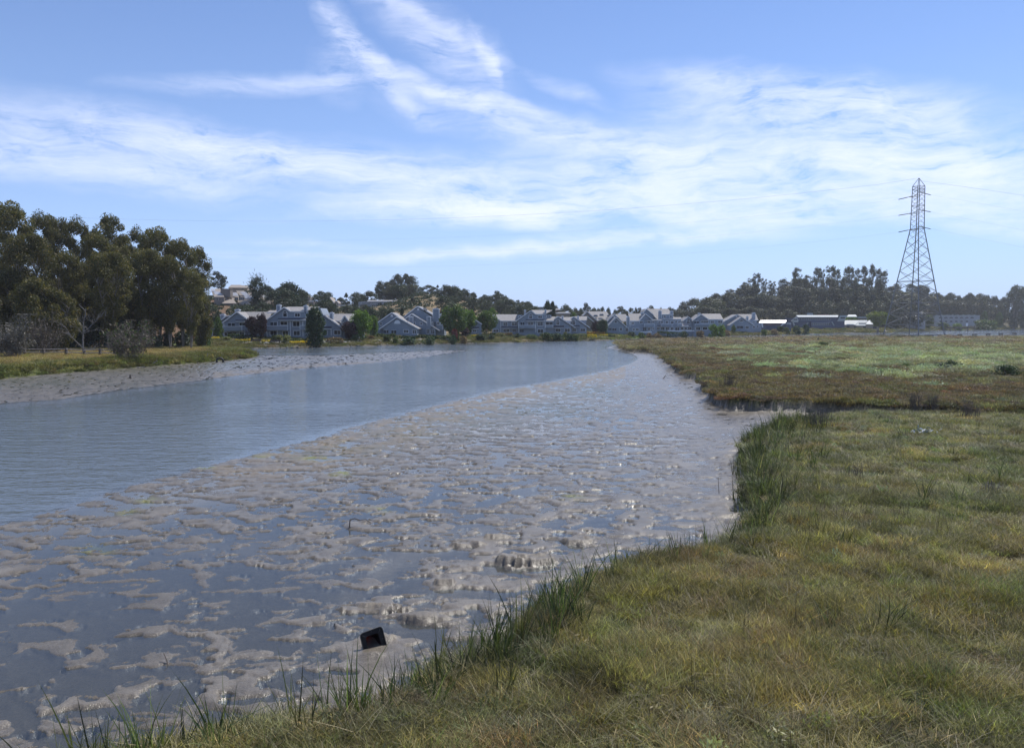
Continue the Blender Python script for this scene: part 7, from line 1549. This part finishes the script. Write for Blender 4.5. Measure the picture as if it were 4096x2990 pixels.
# ================================================================== THINGS IN THE MUD AND ON THE MARSH
M_RUB = plain('black_rubber', (.012, .012, .013), .55, var=.3, scale=8)
M_RIM = plain('worn_rubber_rim', (.085, .078, .066), .6, var=.3, scale=10)
def red_glow_mat():
    m, N, L = new_mat('red_translucent_plastic'); o = N.new('ShaderNodeOutputMaterial'); t = N.new('ShaderNodeBsdfTranslucent'); t.inputs['Color'].default_value = (.45, .01, .01, 1)
    d = N.new('ShaderNodeBsdfDiffuse'); d.inputs['Color'].default_value = (.30, .02, .015, 1); s = N.new('ShaderNodeMixShader'); s.inputs[0].default_value = .7; L.new(d.outputs[0], s.inputs[1]); L.new(t.outputs[0], s.inputs[2]); L.new(s.outputs[0], o.inputs[0]); return m
def cone():
    D = 15.1; c0 = at_depth(1494, 2564, D); gz = .02
    from mathutils import Matrix
    o = thing('traffic_cone', (c0[0], D, c0[2]), 'black square based cone on its side in the mud, red patch inside', 'traffic cone')
    o.rotation_euler = (R(-16), R(-9), R(30))          # local: base plate in the x-z plane, cone running to +y
    ORIG[o.name] = np.zeros(3)
    hs, rc = .235, .07
    def rsq(h_, rc_, n=6):
        P = []
        for qx, qz, a0 in ((1, 1, 0), (-1, 1, 90), (-1, -1, 180), (1, -1, 270)):
            for i in range(n + 1):
                t = R(a0 + 90 * i / n); P.append((qx * (h_ - rc_) + rc_ * math.cos(t), qz * (h_ - rc_) + rc_ * math.sin(t)))
        return P
    out = rsq(hs, rc); inn = []
    n = len(out); rad_ = .168
    for x, z in out:
        l = math.hypot(x, z); inn.append((x / l * rad_, z / l * rad_))
    m = MB(); V = [(x, -.0, z) for x, z in out] + [(x, .0, z) for x, z in inn] + [(x, .03, z) for x, z in out] + [(x, .03, z) for x, z in inn]; F = []
    for i in range(n):
        j = (i + 1) % n; F += [(i, i + n, j + n, j), (i + 2 * n, j + 2 * n, j + 3 * n, i + 3 * n), (i, j, j + 2 * n, i + 2 * n)]
    m.add(V, F); m.build('base_plate', M_RUB, o, origin=(0, 0, 0))
    rim_o, rim_i = rsq(hs + .004, rc), rsq(hs - .008, rc - .008); V = [(x, -.022, z) for x, z in rim_o] + [(x, -.022, z) for x, z in rim_i] + [(x, .012, z) for x, z in rim_o] + [(x, -.001, z) for x, z in rim_i]; F = []
    for i in range(n):
        j = (i + 1) % n; F += [(i, i + n, j + n, j), (i, j, j + 2 * n, i + 2 * n), (i + n, i + 3 * n, j + 3 * n, j + n)]
    MB().add(V, F).build('rim', M_RIM, o, origin=(0, 0, 0))
    for ax, az, bx, bz in ((-.19, .185, -.135, .14), (.185, .19, .14, .13), (-.01, .20, .012, .20), (.205, .0, .18, -.012)): MB().tube((ax, -.012, az), (bx, -.012, bz), .009, n=6).build('lug', M_RIM, o, origin=(0, 0, 0))
    m = MB(); mr = MB(); ns = 28; rings = [(0.0, rad_), (.12, .145), (.24, .12), (.42, .085), (.62, .045)]
    for k in range(len(rings) - 1):
        (y0, r0), (y1, r1) = rings[k], rings[k + 1]
        for i in range(ns):
            t0, t1 = 2 * math.pi * i / ns, 2 * math.pi * (i + 1) / ns; q = [(r0 * math.cos(t0), y0, r0 * math.sin(t0)), (r0 * math.cos(t1), y0, r0 * math.sin(t1)), (r1 * math.cos(t1), y1, r1 * math.sin(t1)), (r1 * math.cos(t0), y1, r1 * math.sin(t0))]
            (mr if (k == 2 and i == 7) else m).add(q, [(0, 1, 2, 3)])
    m.build('cone_body', M_RUB, o, origin=(0, 0, 0)); mr.build('red_band', red_glow_mat(), o, origin=(0, 0, 0))
cone()
# the little bank of mud that holds it is part of the flat; tyre, sticks, stakes
def tyre():
    p = at_depth(880, 1446, 126); gz = ground_z(p[0], 126); o = thing('tyre', (p[0], 126, gz + .25), 'old black tyre half sunk at the edge of the left mud bank', 'tyre'); o.rotation_euler = (R(72), R(12), R(20)); ORIG[o.name] = np.zeros(3)
    V = []; F = []; n, m_ = 28, 10
    for i in range(n):
        for j in range(m_):
            a, b = 2 * math.pi * i / n, 2 * math.pi * j / m_; r_ = .50 + .16 * math.cos(b); V.append((r_ * math.cos(a), r_ * math.sin(a), .15 * math.sin(b)))
    for i in range(n):
        for j in range(m_): F.append((i * m_ + j, ((i + 1) % n) * m_ + j, ((i + 1) % n) * m_ + (j + 1) % m_, i * m_ + (j + 1) % m_))
    MB().add(V, F).build('tread', M_RUB, o, origin=(0, 0, 0), smooth=True)
    m = MB()
    for i in range(36): a = 2 * math.pi * i / 36; m.tube((.655 * math.cos(a), .655 * math.sin(a), -.1), (.655 * math.cos(a + .05), .655 * math.sin(a + .05), .1), .018, n=4)
    tag(m.build('tread_blocks', M_RUB, o, origin=(0, 0, 0)), kind='stuff')
tyre()
def stick(name, pts, r0, mat, label, cat, zs=None, group=None):
    """pts: photograph pixels with a height above the ground"""
    P = []
    b = on_plane_z(pts[0][0], pts[0][1], ground_z(*on_plane_z(pts[0][0], pts[0][1], zs if zs is not None else .05)[:2])); D = b[1]
    for sx, sy, dz in pts: P.append(at_depth(sx, sy, D + dz))
    m = MB()
    for i in range(len(P) - 1): m.tube(P[i], P[i + 1], r0 * (1 - .7 * i / len(P)), r0 * (1 - .7 * (i + 1) / len(P)), 6)
    o = m.build(name, mat, None, origin=tuple(P[0])); tag(o, label, cat, group); return o
stick('driftwood_stick', [(1398, 2108, 0), (1400, 2078, .1), (1418, 2072, .15), (1440, 2080, .2), (1462, 2076, .3), (1485, 2090, .25)], .022, M_WOOD, 'bent dark stick standing out of a pool in the middle of the mud', 'stick')
stick('driftwood_stick', [(672, 2672, 0), (668, 2640, .1), (655, 2610, .2)], .014, M_WOOD, 'thin crooked twig in the shallow pool at the lower left', 'stick')
stick('driftwood_stick', [(2650, 1515, 0), (2658, 1508, .2), (2662, 1500, .3)], .06, M_WOOD, 'short dark snag on the upper mud near the far marsh edge', 'stick')
stick('marsh_stake', [(2876, 1972, 0), (2874, 1935, 0), (2873, 1908, 0)], .012, M_WOOD, 'left thin dark stake in the mud beside the near marsh edge', 'stake', group='stakes by the near marsh edge')
stick('marsh_stake', [(2930, 1960, 0), (2929, 1930, 0), (2931, 1905, .1)], .010, M_WOOD, 'right thin dark stake in the mud beside the near marsh edge', 'stake', group='stakes by the near marsh edge')
stick('mud_stump', [(522, 1513, 0), (521, 1504, 0), (522, 1498, 0)], .14, M_WOOD, 'small dark stump on the left mud bank', 'stump')
stick('driftwood_log', [(548, 1470, 0), (562, 1468, .4), (580, 1467, .8)], .10, M_DEAD, 'small pale log at the foot of the left bank', 'log')
stick('driftwood_branch', [(614, 1453, 0), (622, 1446, .2), (632, 1440, .4)], .06, M_DEAD, 'pale broken branch on the left bank slope', 'branch')
stick('driftwood_branch', [(792, 1457, 0), (790, 1450, .1), (786, 1444, .2)], .05, M_WOOD, 'short dark branch in the mud left of the tyre', 'branch')
stick('driftwood_branch', [(828, 1424, 0), (832, 1416, .2), (830, 1411, .3)], .05, M_DEAD, 'pale upright branch on the left bank above the tyre', 'branch')
stick('fallen_branch', [(2965, 2435, 0), (3000, 2470, -.1), (3035, 2492, -.2), (3070, 2488, -.1), (3110, 2508, -.3), (3150, 2520, -.3)], .018, M_WOOD, 'dark fallen branch lying in the near marsh grass', 'branch', zs=1.15)
stick('straw_stem', [(2815, 2578, 0), (2850, 2590, -.1), (2890, 2606, -.2), (2925, 2622, -.3)], .010, M_WOODP, 'pale dry reed lying in the grass left of the fallen branch', 'reed', zs=1.15)
# dark and light clumps on the marsh
for sx, sy, w, t, k, l, m in ((3801, 1475, 115, 1440, 'bushfine', 'dark green round bush between two others on the right marsh', M_DARKG), (4025, 1503, 140, 1458, 'bushfine', 'largest dark green bush near the right border of the marsh', M_DARKG), (3680, 1473, 100, 1452, 'bushfine', 'low dark green bush left of the pale bare twigs on the marsh', M_DARKG),
                             (3620, 1466, 70, 1450, 'bushfine', 'small dark bush leftmost of the dark ones on the right marsh', M_MID), (3290, 1390, 70, 1366, 'bushfine', 'sage green tall mound on the far marsh before the long blue building', M_MID), (4060, 1395, 130, 1378, 'bushfine', 'wide pale green mound at the right border of the far marsh', M_PALE)):
    p = on_plane_z(sx, sy, 1.0); plant(k, 'marsh_bush', Zm(0, 0, 1), sx, t, w, p[1], l, m, 'bushes of the right marsh', cat='bush')
def weed_clump(sx, sy, w, h, n, label, mat, seed, z=.95):
    p = on_plane_z(sx, sy, z); D = p[1]; r = np.random.default_rng(seed); W_ = w / FPX * D; H_ = h / FPX * D; m = MB()
    for i in range(n):
        a = r.normal(0, .3) * W_; b = r.normal(0, .3) * W_; q = np.array((p[0] + a, D + b, z - .1)); t = q + np.array((r.normal(0, .12) * H_, r.normal(0, .12) * H_, H_ * (.6 + .5 * r.random()))); m.tube(q, t, .012 * D / 40, .004 * D / 40, 3)
        for j in range(3): k = .45 + .5 * r.random(); s_ = q + (t - q) * k; m.tube(s_, s_ + r.normal(0, .12, 3) * H_ * np.array((1, 1, .6)) + np.array((0, 0, .1 * H_)), .006 * D / 40, .003 * D / 40, 3)
    o = m.build('dead_weeds', mat, None, origin=(p[0], D, z)); tag(o, label, 'weeds', 'dead weed clumps on the marsh')
weed_clump(2917, 1552, 45, 55, 40, 'dark dead weeds on the corner of the far marsh above the mud', M_WOOD, 1); weed_clump(3660, 1632, 45, 66, 46, 'left one of two tall dark weed clumps by the creek', M_WOOD, 2); weed_clump(3728, 1632, 40, 66, 40, 'right one of two tall dark weed clumps by the creek', M_WOOD, 3)
weed_clump(3872, 1668, 80, 70, 60, 'wide brown weed clump right of the two tall ones by the creek', M_WOOD, 4); weed_clump(3275, 1690, 100, 62, 70, 'dark weeds on the near marsh just across the creek', M_WOOD, 5); weed_clump(3783, 1482, 60, 30, 30, 'pale bare twigs between the dark bushes of the right marsh', M_DEAD, 6)
weed_clump(3420, 1910, 60, 70, 34, 'dark twiggy weeds in the middle of the near marsh', M_WOOD, 8); weed_clump(3960, 1960, 50, 50, 26, 'grey twiggy weeds at the right of the near marsh', M_DEAD, 9, 1.05); weed_clump(3925, 2930, 110, 90, 14, 'small grey dry seed stalks at the bottom right corner', M_DEAD, 10, 1.0)
def white_tuft():
    p = on_plane_z(3690, 1712, 1.25); D = p[1]; r = np.random.default_rng(5); V = []; F = []
    for i in range(34):
        c_ = np.array((r.normal(0, .32), r.normal(0, .2), .08 + abs(r.normal(0, .10)))); u = unit(r.normal(size=(1, 3)))[0]; w = unit(np.cross(u, r.normal(size=(1, 3))))[0]; s_ = .07 + .1 * r.random(); b = len(V)
        V += [c_ - u * s_, c_ + w * s_ * .4 + (0, 0, .02), c_ + u * s_, c_ - w * s_ * .4]; F.append((b, b + 1, b + 2, b + 3))
    o = MB().add(V, F).build('white_scraps', M_LROOF, None, origin=(0, 0, 0)); o.location = (p[0], D, ground_z(p[0], D) + .12); tag(o, 'scattered white feathery scraps lying on the near marsh by the creek', 'litter')
    p = at_depth(*Z1(12, 1318), 95); o = MB().add([(x * .35, y * .3, z * .2) for x, y, z in ((0, 0, 1), (1, 0, .3), (.2, .9, .3), (-.8, .5, .3), (-.7, -.6, .2), (.3, -.9, .2), (0, 0, -.5))], [(0, 1, 2), (0, 2, 3), (0, 3, 4), (0, 4, 5), (0, 5, 1), (6, 2, 1), (6, 3, 2), (6, 4, 3), (6, 5, 4), (6, 1, 5)]).build('white_litter', M_WHITE, None, origin=(0, 0, 0)); o.location = (p[0], 95, ground_z(p[0], 95) + .12); tag(o, 'white piece of litter on the left bank at the picture border', 'litter')
white_tuft()
# ================================================================== AIR
def haze(density):
    m, N, L = new_mat('thin_haze'); o = N.new('ShaderNodeOutputMaterial'); v = N.new('ShaderNodeVolumePrincipled'); v.inputs['Color'].default_value = (.93, .965, 1.0, 1); v.inputs['Density'].default_value = density; v.inputs['Anisotropy'].default_value = .3; L.new(v.outputs[0], o.inputs['Volume'])
    m.cycles.homogeneous_volume = True
    b = MB().box(-2450, 2450, -2450, 2450, -2.0, 80).build('haze', m); tag(b, kind='stuff')
HAZE = 0.00014
if HAZE: haze(HAZE)
